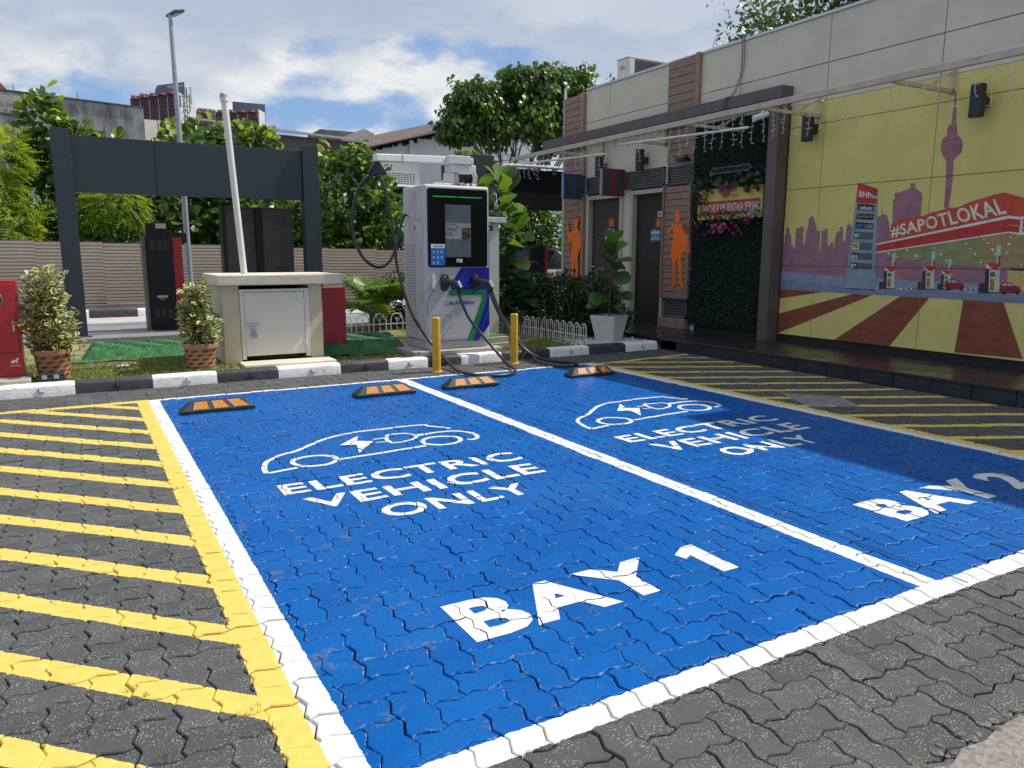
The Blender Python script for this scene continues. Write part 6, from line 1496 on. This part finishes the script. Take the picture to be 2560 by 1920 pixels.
for q in stroke(cr([(-.395, .70), (-.37, .84), (-.345, .885), (-.325, .84), (-.315, .72)], 4), .022) + stroke(cr([(-.305, .72), (-.295, .84), (-.275, .885), (-.25, .84), (-.225, .70)], 4), .022): m_.add([(a, -.003, c) for a, c in q], [(0, 1, 2, 3)])
m_.build('arches_logo', mat('logo_yellow', (.62, .38, .02), .5), t)
# silver car in the lane
t = thing('parked_car', 'silver grey car waiting in the drive-through lane behind the order point', 'car', (10.25, 16.8, 0))
cp = mat('car_silver', (.42, .43, .45), .25, .35, var=.03, coat=.6); cg = mat('car_glass', (.05, .065, .08), .08, var=.1)
def loft(sec, name, m, mirror=True):
    vs = []; k = len(sec[0][1])
    for x, pr_ in sec: vs += [(x, y_, z_) for y_, z_ in pr_]
    fs = [(i*k+j, i*k+(j+1) % k, (i+1)*k+(j+1) % k, (i+1)*k+j) for i in range(len(sec)-1) for j in range(k)] + [tuple(range(k)), tuple((len(sec)-1)*k+j for j in range(k))]
    return MB().add(vs, fs).build(name, m, t, smooth=True, bevel=0)
def ring8(w, z0, z1): return [(-w*.92, z0), (-w, z0+.12), (-w, z1-.14), (-w*.90, z1), (w*.90, z1), (w, z1-.14), (w, z0+.12), (w*.92, z0)]
loft([(-2.1, ring8(.70, .32, .80)), (-2.0, ring8(.80, .22, .90)), (-1.2, ring8(.84, .2, .96)), (0, ring8(.85, .2, .97)), (1.0, ring8(.85, .2, .96)), (1.9, ring8(.80, .22, .80)), (2.15, ring8(.68, .30, .66))], 'body', cp)
loft([(-1.7, ring8(.62, .90, .98)), (-1.05, ring8(.64, .90, 1.42)), (-.2, ring8(.64, .90, 1.48)), (.35, ring8(.63, .90, 1.42)), (1.1, ring8(.66, .90, .97))], 'cabin_glass', cg)
loft([(-1.1, ring8(.56, 1.38, 1.47)), (-.2, ring8(.58, 1.42, 1.52)), (.4, ring8(.55, 1.36, 1.46))], 'roof', cp)
for x in (-1.3, 1.35):
    for s in (-1, 1):
        w_ = MB().tube([(x, s*.86, .31), (x, s*.64, .31)], .31, 20).build('wheel', mat('tyre', (.02, .02, .022), .8), t); MB().tube([(x, s*.868, .31), (x, s*.84, .31)], .19, 14).build('rim', steel, w_)
for s in (-1, 1):
    MB().box(1.98, 2.13, s*.62-.12, s*.62+.12, .62, .74).build('headlight', mat('headlight', (.6, .62, .65), .1), t, bevel=.02); MB().bar((.55, s*.86, 1.0), (.45, s*1.0, 1.03), .16, .11).build('mirror', cp, t, bevel=.02)
for x in (-.35, .75): MB().box(x-.006, x+.006, -.862, -.855, .35, .92).build('door_seam', mat('seam_dark', (.03, .03, .03), .6), t)
for x in (-.55, .55): MB().box(x-.11, x+.05, -.885, -.856, .80, .83).build('door_handle', cp, t, bevel=.006)

# corrugated hoarding
hoard = mat('hoarding_tan', (.44, .37, .295), .5, var=.08, vscale=2.0, dirt=((.25, .21, .165), 1.3, .5)); post_m = mat('hoarding_post', (.2, .18, .15), .6)
F0 = thing('metal_hoarding', 'long tan corrugated metal hoarding along the drive-through lane', 'fence', (-3.2, 20.0, .12))
me0 = None
for k in range(16):
    x0 = -.2 + k*1.32; sag = -.0195*(k*1.32)
    if me0 is None:
        prof = []; n = 18; z = .14
        h = (1.545-.14)/n
        for i in range(n): prof += [(0, z), (0, z+h*.62), (.030, z+h*.74), (.030, z+h*.90), (0, z+h)]; z += h
        vs = []
        for y_, z_ in prof: vs += [(0, y_, z_), (1.325, y_, z_)]
        pan = MB().add(vs, [(2*i, 2*i+1, 2*i+3, 2*i+2) for i in range(len(prof)-1)]).build('panel', hoard, F0); pan.location = (x0, 0, sag); me0 = pan
    else: share(me0, 'panel', F0, (x0, random.uniform(-.003, .003), sag + random.uniform(-.004, .004)), (0, 0, random.uniform(-.002, .002)))
    MB().box(x0-.03, x0+.01, .05, .11, -.1, 1.52+sag).build('post', post_m, F0)
# ================================================================== TREES AND SHRUBS BEHIND THE HOARDING
RS = np.random.RandomState(31); random.seed(31)
bark = mat('bark', (.10, .085, .068), .9, var=.3, vscale=8, bump=.5, bscale=40)
L_fe = leafmat('feathery_leaf', (.24, .36, .03), .45, .5, .42); L_bro = leafmat('broad_leaf', (.085, .18, .036), .5, .36, .32); L_sea = leafmat('almond_leaf', (.065, .15, .032), .55, .34, .34); L_seal = leafmat('almond_leaf_young', (.24, .36, .05), .4, .36, .40)
L_drp = leafmat('drooping_leaf', (.10, .20, .045), .55, .32, .36); L_sm = leafmat('small_leaf', (.06, .12, .032), .5, .4, .28); L_vin = leafmat('vine_leaf', (.15, .27, .04), .5, .4, .38)
def stems(t, c, n, h, spread, r0=.03):
    m_ = MB(); ends = []
    for _ in range(n):
        a = random.uniform(0, 2*PI); s = random.uniform(.3, 1)*spread; e = Vector((c[0]+s*math.cos(a), c[1]+s*.5*math.sin(a), c[2]+h*random.uniform(.65, 1)))
        p = bez([(c[0]+random.gauss(0, .08), c[1]+random.gauss(0, .08), c[2]), (c[0]+s*.35*math.cos(a), c[1], c[2]+h*.5), e], 5); m_.tube(p, [r0*(1-.75*i/len(p)) for i in range(len(p))], 6); ends.append(p)
    m_.build('trunk', bark, t, smooth=True); return ends
def clump_leaves(t, pts, per, spread, kind, s0, s1, m, droop=-.3, nm='crown'):
    n = len(pts)*per; P = np.repeat(np.array([tuple(p) for p in pts]), per, 0)+RS.normal(0, 1, (n, 3))*np.array(spread)
    D = rnd_dirs(n); D[:, 2] += droop
    return leaf_cloud(nm, kind, P, D, rnd_dirs(n, 1.1), RS.uniform(s0, s1, n), m, t)
# 1 feathery tree at the left edge
t = thing('feathery_tree', 'yellow-green tree with feathery fronds behind the hoarding, left edge', 'tree', (-2.3, 21.8, .2))
stems(t, (0, 0, 0), 9, 3.9, 1.5)
for c, r, n in (((-.6, 0, 3.0), (1.4, .9, 1.3), 520), ((.75, -.2, 3.35), (.75, .7, .85), 300), ((.4, -.2, 2.2), (1.05, .8, .9), 260), ((-.8, -.2, 1.6), (1.3, .7, .7), 240), ((1.15, -.5, 1.75), (.5, .5, .6), 110)):
    bush(t, c, *r, n, 'frond', .35, .62, L_fe, -.55, 'crown', .45)
bush(t, (.55, .1, 2.25), 1.15, .7, .85, 2100, 'ovate', .07, .13, L_vin, -.3, 'vines', .6)
# 2 almond shrub over the left gantry post
def almond(name, L, loc, clumps, young=.3, h=4.0, st=7, s=(.20, .36), n=260, ind=0, lob=.22):
    t = thing(name, L, 'shrub', loc, 0, 'broad-leaved shrubs behind the hoarding'); stems(t, (0, 0, 0), st, h, 1.2)
    for c, r, k in clumps:
        bush(t, c, *r, int(n*k), 'obovate', *s, L_sea, .05, 'crown', .55, lob)
        if young: bush(t, (c[0], c[1], c[2]+r[2]*.25), r[0]*.95, r[1]*.95, r[2]*.95, int(n*k*young), 'obovate', s[0], s[1]*.9, L_seal, .35, 'young_leaves', .75, lob)
    return t
almond('almond_shrub', 'broad-leaved shrub rising above the left end of the gantry', (-.40, 22.3, .2), [((.05, 0, 4.05), (.42, .5, .75), .9), ((.75, 0, 3.75), (.5, .5, .55), .7), ((-.25, 0, 3.3), (.4, .5, .45), .4), ((.3, .1, 3.2), (1.0, .6, .6), .8), ((1.55, .1, 3.85), (.28, .3, .22), .12)], .32)
# 3 small-leaved bush seen under the fascia
t = thing('bush', 'light green small-leaved bush under the left half of the gantry fascia', 'shrub', (.9, 21.6, .2))
stems(t, (0, 0, 0), 6, 2.6, .8); bush(t, (-.2, 0, 1.75), .85, .6, .95, 2600, 'ovate', .09, .16, L_vin, -.2, 'crown', .55); bush(t, (.35, -.3, 1.35), .75, .5, .45, 900, 'blade', .14, .24, L_bro, -.1, 'crown', .5); bush(t, (.05, -.2, 2.3), .7, .5, .6, 260, 'frond', .3, .5, L_fe, -.5, 'fronds', .5)
# 4 middle almond shrubs
almond('almond_shrub.001', 'broad-leaved shrub behind the lamp post and order kiosk', (2.7, 22.2, .2), [((-.4, -.2, 2.3), (1.2, .7, 1.05), 1.5), ((.3, 0, 3.6), (.9, .6, .85), 1.3), ((-.7, -.1, 3.3), (.5, .5, .55), .5), ((.9, -.3, 1.9), (.8, .6, .9), .8)], .22, 4.2)
almond('almond_shrub.002', 'broad-leaved shrub above the middle of the gantry fascia', (4.4, 22.3, .2), [((-.3, 0, 3.7), (.75, .6, .75), 1.0), ((.35, 0, 4.05), (.40, .4, .40), .4), ((0, -.2, 2.3), (1.2, .7, 1.1), 1.4)], .40, 4.2)
# 5 right almond shrub beside the charger
almond('almond_shrub.003', 'dense broad-leaved shrub between the gantry and the charging station', (6.9, 21.3, .2), [((-.3, 0, 2.6), (1.0, .8, 1.25), 1.9), ((.55, -.1, 2.9), (.65, .6, .85), .9), ((.85, -.3, 1.95), (.6, .6, .7), .8), ((-.2, -.3, 1.6), (.95, .6, .5), .8), ((.15, -.1, 3.65), (.6, .5, .35), .45)], .22, 3.6, 9, (.18, .32), 300)
t = thing('bush.001', 'sunlit green bush under the black canopy beyond the restroom corner', 'shrub', (12.6, 20.9, .2))
stems(t, (0, 0, 0), 7, 3.0, 1.2); bush(t, (-.3, 0, 1.9), 1.3, .7, 1.15, 3800, 'ovate', .12, .20, L_bro, -.25, 'crown', .55); bush(t, (.2, -.2, 2.0), 1.3, .6, 1.0, 1300, 'ovate', .11, .18, L_vin, -.2, 'crown', .7)
bush(t, (-2.3, 0, 1.9), 1.1, .7, 1.1, 2200, 'ovate', .12, .20, L_bro, -.25, 'crown', .55)
u_ = thing('undergrowth', 'dark tangled undergrowth filling the gap behind the hoarding', 'undergrowth', (3.5, 23.6, .1)); u_['kind'] = 'stuff'
for x in (-5.2, -3.2, -1.4, .4, 2.2, 4.0, 5.4): bush(u_, (x, 0, 1.5), 1.5, .8, 1.5, 1500, 'obovate', .18, .32, L_sea, -.1, 'leaves', .3)
# 6 big drooping-leaved tree behind the building corner
t = thing('drooping_tree', 'large tree with drooping heart-shaped leaves behind the restroom building', 'tree', (14.75, 26.0, -.05))
m_ = MB(); tips = []
random.seed(77)
for k in range(26):
    a = random.uniform(-1, 1); f = random.random()
    ex = random.uniform(-2.6, 5.4); prof = 7.7 + (.75 if ex > .1 else 0) - (.45*max(0, -ex-1.3)) - .1*abs(ex-2)*.3
    e = Vector((ex, random.uniform(-1.0, 1.0), prof*random.uniform(.80, .97))); b0 = Vector((ex*.25 + random.gauss(0, .3), random.gauss(0, .3), 3.0+random.uniform(-.5, .6)))
    p = bez([b0, b0.lerp(e, .45)+Vector((0, 0, .25)), e], 6); m_.tube(p, [.055*(1-.85*i/len(p)) for i in range(len(p))], 6); tips += p[5:]
    for q in range(3):
        s = p[random.randint(4, 9)]; e2 = s+Vector((random.gauss(0, .7), random.gauss(0, .4), random.uniform(.1, .8))); p2 = bez([s, s.lerp(e2, .5)+Vector((0, 0, .1)), e2], 4); m_.tube(p2, [.018, .016, .014, .012, .010, .008, .007, .006, .005][:len(p2)] if len(p2) <= 9 else .01, 5); tips += p2[3:]
m_.tube([(0, 0, 0), (.1, 0, 1.6), (.3, .1, 3.2)], [.22, .17, .13], 10); m_.tube([(.1, 0, 1.2), (1.6, .1, 3.2)], [.14, .09], 8); m_.tube([(.05, 0, 1.3), (-.9, .0, 3.3)], [.12, .08], 8); m_.build('trunk', bark, t, smooth=True)
tips = [p for p in tips if 6.0 < p.z < 7.7 + (.55 if p.x > 0 else 0)]
clump_leaves(t, tips, 10, (.24, .24, .18), 'heart', .15, .26, L_drp, -1.1)
for c, r, n in (((1.1, 0, 7.75), (1.5, .8, .80), 2300), ((-1.35, 0, 7.0), (1.15, .8, .80), 1500), ((-2.15, 0, 5.95), (.90, .7, .65), 950), ((-.3, .3, 6.85), (1.4, .6, .45), 700), ((2.6, .2, 7.9), (1.6, .8, .9), 1700), ((2.4, .3, 6.8), (1.3, .8, .8), 900), ((-.6, .2, 5.9), (.9, .6, .5), 380), ((1.9, .4, 5.9), (.55, .6, .9), 420)): bush(t, c, *r, n, 'heart', .15, .26, L_drp, -1.0, 'crown', .5, .24)
bush(t, (-1.9, -.8, 4.7), .9, .4, .28, 380, 'ovate', .14, .24, L_vin, .2, 'climber', .3)
# 7 tree over the roof at upper right
t = thing('roof_tree', 'small-leaved tree rising behind the flat roof, upper right', 'tree', (16.5, 12.0, .1))
m_ = MB(); tips = []
for k in range(30):
    e = Vector((random.uniform(-2.2, 3.2), random.uniform(-3.2, 3.0), random.uniform(6.2, 8.6))); b0 = Vector((random.gauss(0, .3), random.gauss(0, .3), random.uniform(3.5, 5))); p = bez([b0, b0.lerp(e, .5)+Vector((0, 0, .3)), e], 6); m_.tube(p, [.06*(1-.85*i/len(p)) for i in range(len(p))], 6); tips += p[5:]
m_.tube([(0, 0, 0), (.1, 0, 2.5), (0, 0, 4.8)], [.25, .2, .12], 10); m_.build('trunk', bark, t, smooth=True)
clump_leaves(t, tips, 70, (.42, .42, .26), 'ovate', .10, .18, L_sm, -.3)

# ================================================================== BUILDINGS BEHIND
def bpart(mb, name, m, **k): return mb.build(name, m, t, off=tuple(t.location), **k)
conc = mat('weathered_concrete', (.36, .355, .35), .9, var=.45, vscale=1.6, dirt=((.09, .09, .093), 1.9, 1.0), grain=(1.4, 1.4, .45)); plas = mat('old_plaster', (.48, .46, .41), .9, var=.12, dirt=((.33, .30, .26), 1.5, .6)); rust = mat('rusty_brick', (.24, .11, .07), .9, var=.3)
t = thing('factory_wall_building', 'tall weathered grey concrete factory wall with faded SDN BHD lettering', 'building', (0, 33, 0))
bpart(MB().prism([(-12, 0), (2.72, 0), (2.72, 6.77), (-2.5, 6.98), (-12, 7.4)], lambda a, b2, d: (a, d, b2), 33, 42), 'wall', conc); bpart(MB().prism([(-12, 7.41), (2.74, 6.775), (2.74, 6.82), (-12, 7.455)], lambda a, b2, d: (a, d, b2), 32.95, 33.3), 'coping', mat('coping_dark', (.13, .13, .13), .9, var=.4))
bpart(MB().box(-9, -1.19, 32.93, 32.995, 6.22, 6.83), 'plaster_panel', plas); bpart(MB().box(-9, -1.15, 32.90, 33.0, 6.17, 6.215), 'ledge', mat('coping_dark', (.13, .13, .13), .9))
m_ = MB(); text_into(m_, 'SDN BHD', [(-2.08, 32.925, 6.43), (-1.28, 32.925, 6.41), (-1.28, 32.925, 6.58), (-2.08, 32.925, 6.60)], .015); bpart(m_, 'faded_lettering', mat('faded_blue', (.17, .27, .40), .9, var=.2, vscale=9))
m_ = MB()
for x in (-1.95, -1.75, -1.55, -1.40): m_.box(x, x+random.uniform(.08, .15), 32.92, 32.928, 6.27, 6.27+random.uniform(.03, .06))
bpart(m_, 'exposed_brick', rust)
for x, z in ((-1.40, 6.95), (.57, 6.86)): bpart(MB().tube([(x, 33.1, z-.1), (x, 33.1, z+.30)], .012, 5), 'lightning_rod', blackm)
bpart(MB().box(1.0, 2.40, 32.96, 32.999, 2.0, 2.4), 'patch', plas)
t = thing('red_roof_house', 'red pitched roof peeking above the grey factory wall, far left', 'building', (-3.2, 45, 0))
bpart(MB().box(-6, -1.0, 45, 52, 0, 9.0), 'wall', plas); bpart(MB().prism([(-6.2, 8.9), (-2.05, 8.9), (-3.2, 10.3), (-4.6, 11.4)], lambda a, b2, d: (a, d, b2), 44.8, 52), 'roof', mat('red_roof', (.42, .055, .04), .6, var=.15))
asb = mat('asbestos_sheet', (.24, .225, .20), .85, var=.12, vscale=1.5, dirt=((.16, .15, .14), 1.0, .6)); brf = mat('brown_roof', (.135, .088, .078), .6, var=.10, vscale=.8, grain=(6, .3, .3)); corr = mat('grey_cladding', (.21, .20, .195), .6, var=.1, vscale=1.0)
t = thing('sheet_roof_shed', 'shed with grey fibre-cement sheet roof beside the factory wall', 'building', (3.8, 38, 0))
bpart(MB().add([(2.6, 37, 6.0), (6.2, 37, 6.05), (6.2, 41, 7.55), (2.6, 41, 7.62)], [(0, 1, 2, 3)]).box(2.7, 6.1, 37.3, 41, 0, 6.0), 'roof', asb); m_ = MB()
for x in (3.25, 3.95, 4.65, 5.35): m_.bar((x-.28, 36.98, 6.05), (x, 41, 7.6), .03, .03)
bpart(m_, 'sheet_joint', mat('sheet_joint', (.13, .125, .115), .9))
# warehouse with gutter
t = thing('grey_warehouse', 'grey corrugated warehouse with brown roof and pale gutter', 'building', (8, 38, 0))
bpart(MB().prism([(4.75, 0), (13.2, 0), (13.2, 6.86), (6.35, 7.0), (5.05, 7.2), (4.75, 6.9)], lambda a, b2, d: (a, d, b2), 38, 50), 'wall', corr)
m_ = MB()
for i in range(70): x = 6.4+i*.097; m_.box(x, x+.045, 37.955, 37.998, 2, 6.93-.02*(x-6.4))
bpart(m_, 'cladding_rib', corr)
bpart(MB().add([(4.9, 37.6, 7.26), (13.25, 37.6, 6.95), (13.95, 40, 7.28), (5.16, 40, 7.74)], [(0, 1, 2, 3)]).add([(4.9, 37.6, 7.26), (4.9, 37.6, 7.18), (13.25, 37.6, 6.87), (13.25, 37.6, 6.95)], [(0, 1, 2, 3)]), 'roof', brf)
bpart(MB().bar((6.6, 37.5, 7.13), (12.9, 37.5, 6.90), .12, .10), 'gutter', mat('gutter_pale', (.48, .49, .50), .5, var=.1)); bpart(MB().bar((5.0, 37.55, 7.30), (4.35, 37.55, 6.55), .1, .16), 'barge_board', mat('barge_dark', (.06, .055, .055), .7))
for x in (6.15, 6.38): bpart(MB().box(x, x+.10, 38.2, 38.3, 7.0, 7.55), 'flue', mat('flue_brown', (.12, .06, .05), .6))
# white gabled warehouse
wht = mat('white_wall', (.60, .61, .62), .8, var=.05, vscale=.8, dirt=((.50, .50, .49), .6, .5))
t = thing('white_warehouse', 'white-walled warehouse with long brown pitched roof and rotten soffit', 'building', (17, 42, 0))
bpart(MB().prism([(13.0, 0), (26, 0), (26, 9.8), (21.4, 9.0), (19.35, 8.40), (13.6, 6.78), (13.0, 6.6)], lambda a, b2, d: (a, d, b2), 42.6, 55), 'wall', wht)
K_ = 46/41.9
up = lambda x, z: (x*K_, 46, 1.35+(z-1.35)*K_)
bpart(MB().add([(12.8, 41.9, 6.72), (20.0, 41.9, 8.62), (24, 41.9, 9.75), up(24, 10.2), up(21.2, 9.46), up(11.9, 7.06)], [(0, 1, 4, 5), (1, 2, 3, 4)]).add([(12.8, 41.9, 6.66), (24, 41.9, 9.69), (24, 42.6, 9.69), (12.8, 42.6, 6.66)], [(0, 1, 2, 3)]).add([(12.8, 41.9, 6.66), (12.8, 41.9, 6.72), (24, 41.9, 9.75), (24, 41.9, 9.69)], [(0, 1, 2, 3)]).add([up(11.9, 7.06), up(24, 10.2), (25, 54, 8), (12.5, 54, 6)], [(0, 1, 2, 3)]), 'roof', brf)
m_ = MB()
for i in range(60):
    f = random.random(); x = 12.9+f*7.0; z = 6.66+f*1.95; m_.box(x-.12, x+.12, 42.5, 42.59, z-random.uniform(.05, .30), z+.12)
bpart(m_, 'rotten_soffit', mat('soffit_stain', (.045, .038, .035), .95, var=.4)); bpart(MB().bar((12.0*K_, 45.9, 1.35+5.74*K_), (13.3*K_, 45.9, 1.35+6.09*K_), .08, .10), 'verge_flashing', mat('gutter_pale', (.48, .49, .50), .5))
bpart(MB().box(17.40, 17.66, 42.4, 42.599, 2, 7.85), 'pilaster', wht)
t = thing('breeze_block_shed', 'low white shed with perforated block wall and corrugated awning', 'building', (11.8, 30, 0))
brz = mat('breeze_dark', (.03, .03, .032), .9)
bpart(MB().box(10.4, 12.75, 30.02, 33, 0, 5.2), 'wall', wht); bpart(MB().box(10.95, 12.5, 30.005, 30.018, 4.24, 4.62), 'block_backing', brz); m_ = MB()
for r in range(6): m_.box(10.9, 12.55, 29.96, 30.003, 4.24+r*.072, 4.275+r*.072)
for q in range(13): m_.box(10.9+q*.133, 10.945+q*.133, 29.962, 30.002, 4.24, 4.63)
bpart(m_, 'perforated_block', wht); m_ = MB()
vs = []; n = 60
for i in range(n+1): x = 10.7+2.1*i/n; dz_ = .02*math.sin(i*2.1); vs += [(x, 29.3, 4.02+dz_), (x, 30.0, 4.16+dz_)]
bpart(MB().add(vs, [(2*i, 2*i+2, 2*i+3, 2*i+1) for i in range(n)]), 'corrugated_awning', mat('awning_white', (.60, .60, .58), .5)); bpart(MB().box(10.8, 12.6, 29.97, 30.012, 2.5, 4.0), 'dark_opening', brz)
t = thing('roof_tank_block', 'dark stained concrete roof block with small gable beyond the warehouses', 'building', (15, 48, 0))
bpart(MB().box(13.8, 16.0, 48, 51, 0, 8.93), 'tank_block', mat('stained_concrete', (.14, .135, .13), .9, var=.4, vscale=1.2)); bpart(MB().prism([(15.1, 0), (17.1, 0), (17.1, 8.85), (16.45, 9.12), (15.1, 8.5)], lambda a, b2, d: (a, d, b2), 47.5, 51), 'gable', plas)

# ---- apartment towers
maro = mat('maroon_wall', (.165, .062, .055), .8, var=.1, vscale=.1); dkw = mat('tower_recess', (.062, .048, .062), .8, var=.15, vscale=.2); salm = mat('salmon_cap', (.27, .105, .085), .8); twhite = mat('tower_white', (.62, .62, .63), .8, var=.03); slate_ = mat('tower_slate', (.085, .125, .18), .7, var=.04); win = mat('tower_window', (.03, .035, .05), .25); tgrey = mat('tower_grey', (.34, .38, .43), .8)
def tower_face(x0, x1, y, z0, z1, bays, tilt=0.0):
    w = (x1-x0)/bays
    for k in range(bays):
        a = x0+k*w; zt = z1 + tilt*k
        bpart(MB().box(a+w*.02, a+w*.98, y, y+8, z0, zt), 'wall', maro)
        bpart(MB().box(a+w*.10, a+w*.78, y-.05, y-.01, z0, zt-1.3), 'recess', dkw)
        bpart(MB().box(a, a+w*.90, y-.9, y-.06, zt-.9, zt+.1), 'roof_cap', salm); bpart(MB().box(a+w*.36, a+w*.52, y-1.0, y-.91, zt-.75, zt-.35), 'cap_light', twhite)
        bpart(MB().box(a+w*.86, a+w*.95, y-.06, y-.01, z0, zt-1.3), 'white_strip', tgrey)
        m_ = MB(); b_ = MB(); z = zt-2.6
        while z > z0:
            for c in (.16, .36, .56): m_.box(a+w*c, a+w*(c+.13), y-.12, y-.06, z-.35, z+.55)
            b_.box(a+w*.10, a+w*.78, y-.35, y-.06, z-.75, z-.45); z -= 1.5
        bpart(m_, 'window', win)['kind'] = 'stuff'; bpart(b_, 'balcony', maro)['kind'] = 'stuff'
t = thing('apartment_tower', 'maroon apartment tower with slate top bearing Edgewood lettering', 'building', (34, 322, 0))
tower_face(22.8, 38.4, 322, 0, 58.3, 5, .75)
bpart(MB().add([(38.5, 322, 0), (45.4, 326, 0), (45.4, 326, 58.7), (38.5, 322, 61.6), (38.5, 335, 0), (45.4, 335, 0), (45.4, 335, 58.7), (38.5, 335, 61.6)], [(0,1,2,3),(1,5,6,2),(3,2,6,7),(4,0,3,7)]), 'white_side', twhite)
bpart(MB().prism([(32.1, 55), (41.6, 55), (41.6, 65.6), (32.1, 63.4)], lambda a, b2, d: (a, d, b2), 324, 334), 'slate_top', slate_)
m_ = MB(); text_into(m_, 'Edgewood', [(35.6, 323.9, 62.3), (40.9, 323.9, 63.4), (40.9, 323.9, 64.9), (35.6, 323.9, 63.8)], .0); bpart(m_, 'lettering', twhite)
bpart(MB().box(26.0, 28.9, 326, 330, 50, 60.3).box(31.0, 32.4, 326, 330, 50, 60.9), 'stair_head', tgrey)
t = thing('apartment_tower.001', 'low maroon and grey apartment block between the two tall towers', 'building', (50, 336, 0))
tower_face(47.0, 51.4, 336, 0, 57.6, 2, -.1); bpart(MB().box(51.5, 54.6, 338, 346, 0, 58.8).box(48.9, 54.2, 345, 350, 0, 60.2), 'grey_block', tgrey)
m_ = MB()
for k in range(5):
    for q in range(2): m_.box(51.9+q*1.4, 52.6+q*1.4, 337.9, 337.99, 57.6-k*1.5, 58.3-k*1.5)
for k in range(3):
    for q in range(3): m_.box(49.4+q*1.6, 50.2+q*1.6, 344.9, 344.99, 59.0-k*1.5, 59.7-k*1.5)
bpart(m_, 'window', win)['kind'] = 'stuff'
t = thing('apartment_tower.002', 'maroon apartment tower with plain slate slab behind it', 'building', (65, 336, 0))
tower_face(55.0, 71.0, 336, 0, 58.4, 4, .45); bpart(MB().add([(71.1, 336, 0), (74.0, 338, 0), (74.0, 338, 59.4), (71.1, 336, 60.3), (71.1, 345, 0), (74, 345, 0), (74, 345, 59.4), (71.1, 345, 60.3)], [(0,1,2,3),(1,5,6,2),(3,2,6,7),(4,0,3,7)]), 'white_side', twhite)
m_ = MB()
for k in range(6): m_.box(69.4, 70.6, 335.2, 335.3, 56.0-k*1.5, 56.9-k*1.5)
bpart(m_, 'window', win)['kind'] = 'stuff'
bpart(MB().box(63.2, 76.2, 347, 349, 0, 64.4), 'slate_slab', slate_)
# telecom mast and crane
t = thing('telecom_mast', 'slim telecom mast with panel antennas behind the lamp post', 'mast', (7.65, 60, 0)); gm = mat('mast_grey', (.16, .17, .18), .6)
m_ = MB()
for dx_, dy_ in ((-.12, -.12), (.12, -.12), (0, .14)): m_.tube([(dx_, dy_, 0), (dx_, dy_, 12.6)], .03, 5)
for k in range(26): m_.bar((-.12, -.12, k*.48), (.12, -.12, k*.48+.48), .02, .02).bar((.12, -.12, k*.48), (0, .14, k*.48+.48), .02, .02)
m_.build('lattice', gm, t)
m_ = MB().bar((-.35, 0, 12.25), (.45, 0, 12.25), .04, .04).bar((-.35, 0, 11.6), (.45, 0, 11.6), .04, .04)
for s in (-1, 1): m_.bar((0, 0, 11.0), (s*.38, 0, 10.4), .04, .04).bar((0, 0, 11.4), (s*.3, 0, 11.1), .04, .04)
m_.build('cross_arm', gm, t)
for x, w_, z0, z1, m in ((.40, .12, 11.75, 12.95, twhite), (-.32, .09, 11.5, 12.3, gm), (.12, .09, 11.9, 12.85, gm), (.28, .07, 11.2, 12.4, gm)): MB().box(x-w_/2, x+w_/2, -.25, -.13, z0, z1).build('antenna', m, t, bevel=.01)
t = thing('tower_crane', 'distant thin tower crane jib above the restroom parapet', 'crane', (236, 250, 0)); cm_ = mat('crane_grey', (.45, .42, .42), .6)
m_ = MB(); p0, p1 = Vector((2.2, 0, 82)), Vector((6.9, 0, 94.2))
for o1 in (-.22, .22): m_.bar(p0+Vector((o1, 0, 0)), p1+Vector((o1*.3, 0, 0)), .14, .14)
for k in range(14):
    f = k/14; g_ = (k+1)/14; m_.bar(p0.lerp(p1, f)+Vector((-.22, 0, 0)), p0.lerp(p1, g_)+Vector((.22, 0, 0)), .07, .07)
m_.build('jib', cm_, t); MB().box(1.6, 2.8, -.6, .6, 0, 82.5).build('tower', cm_, t); MB().box(1.2, 3.2, -.9, .9, 82.5, 84).build('cab', cm_, t)

for o in list(bpy.data.objects):
    if o.type == 'MESH' and o.parent is None and 'kind' not in o and 'category' not in o: print('UNTAGGED', o.name)
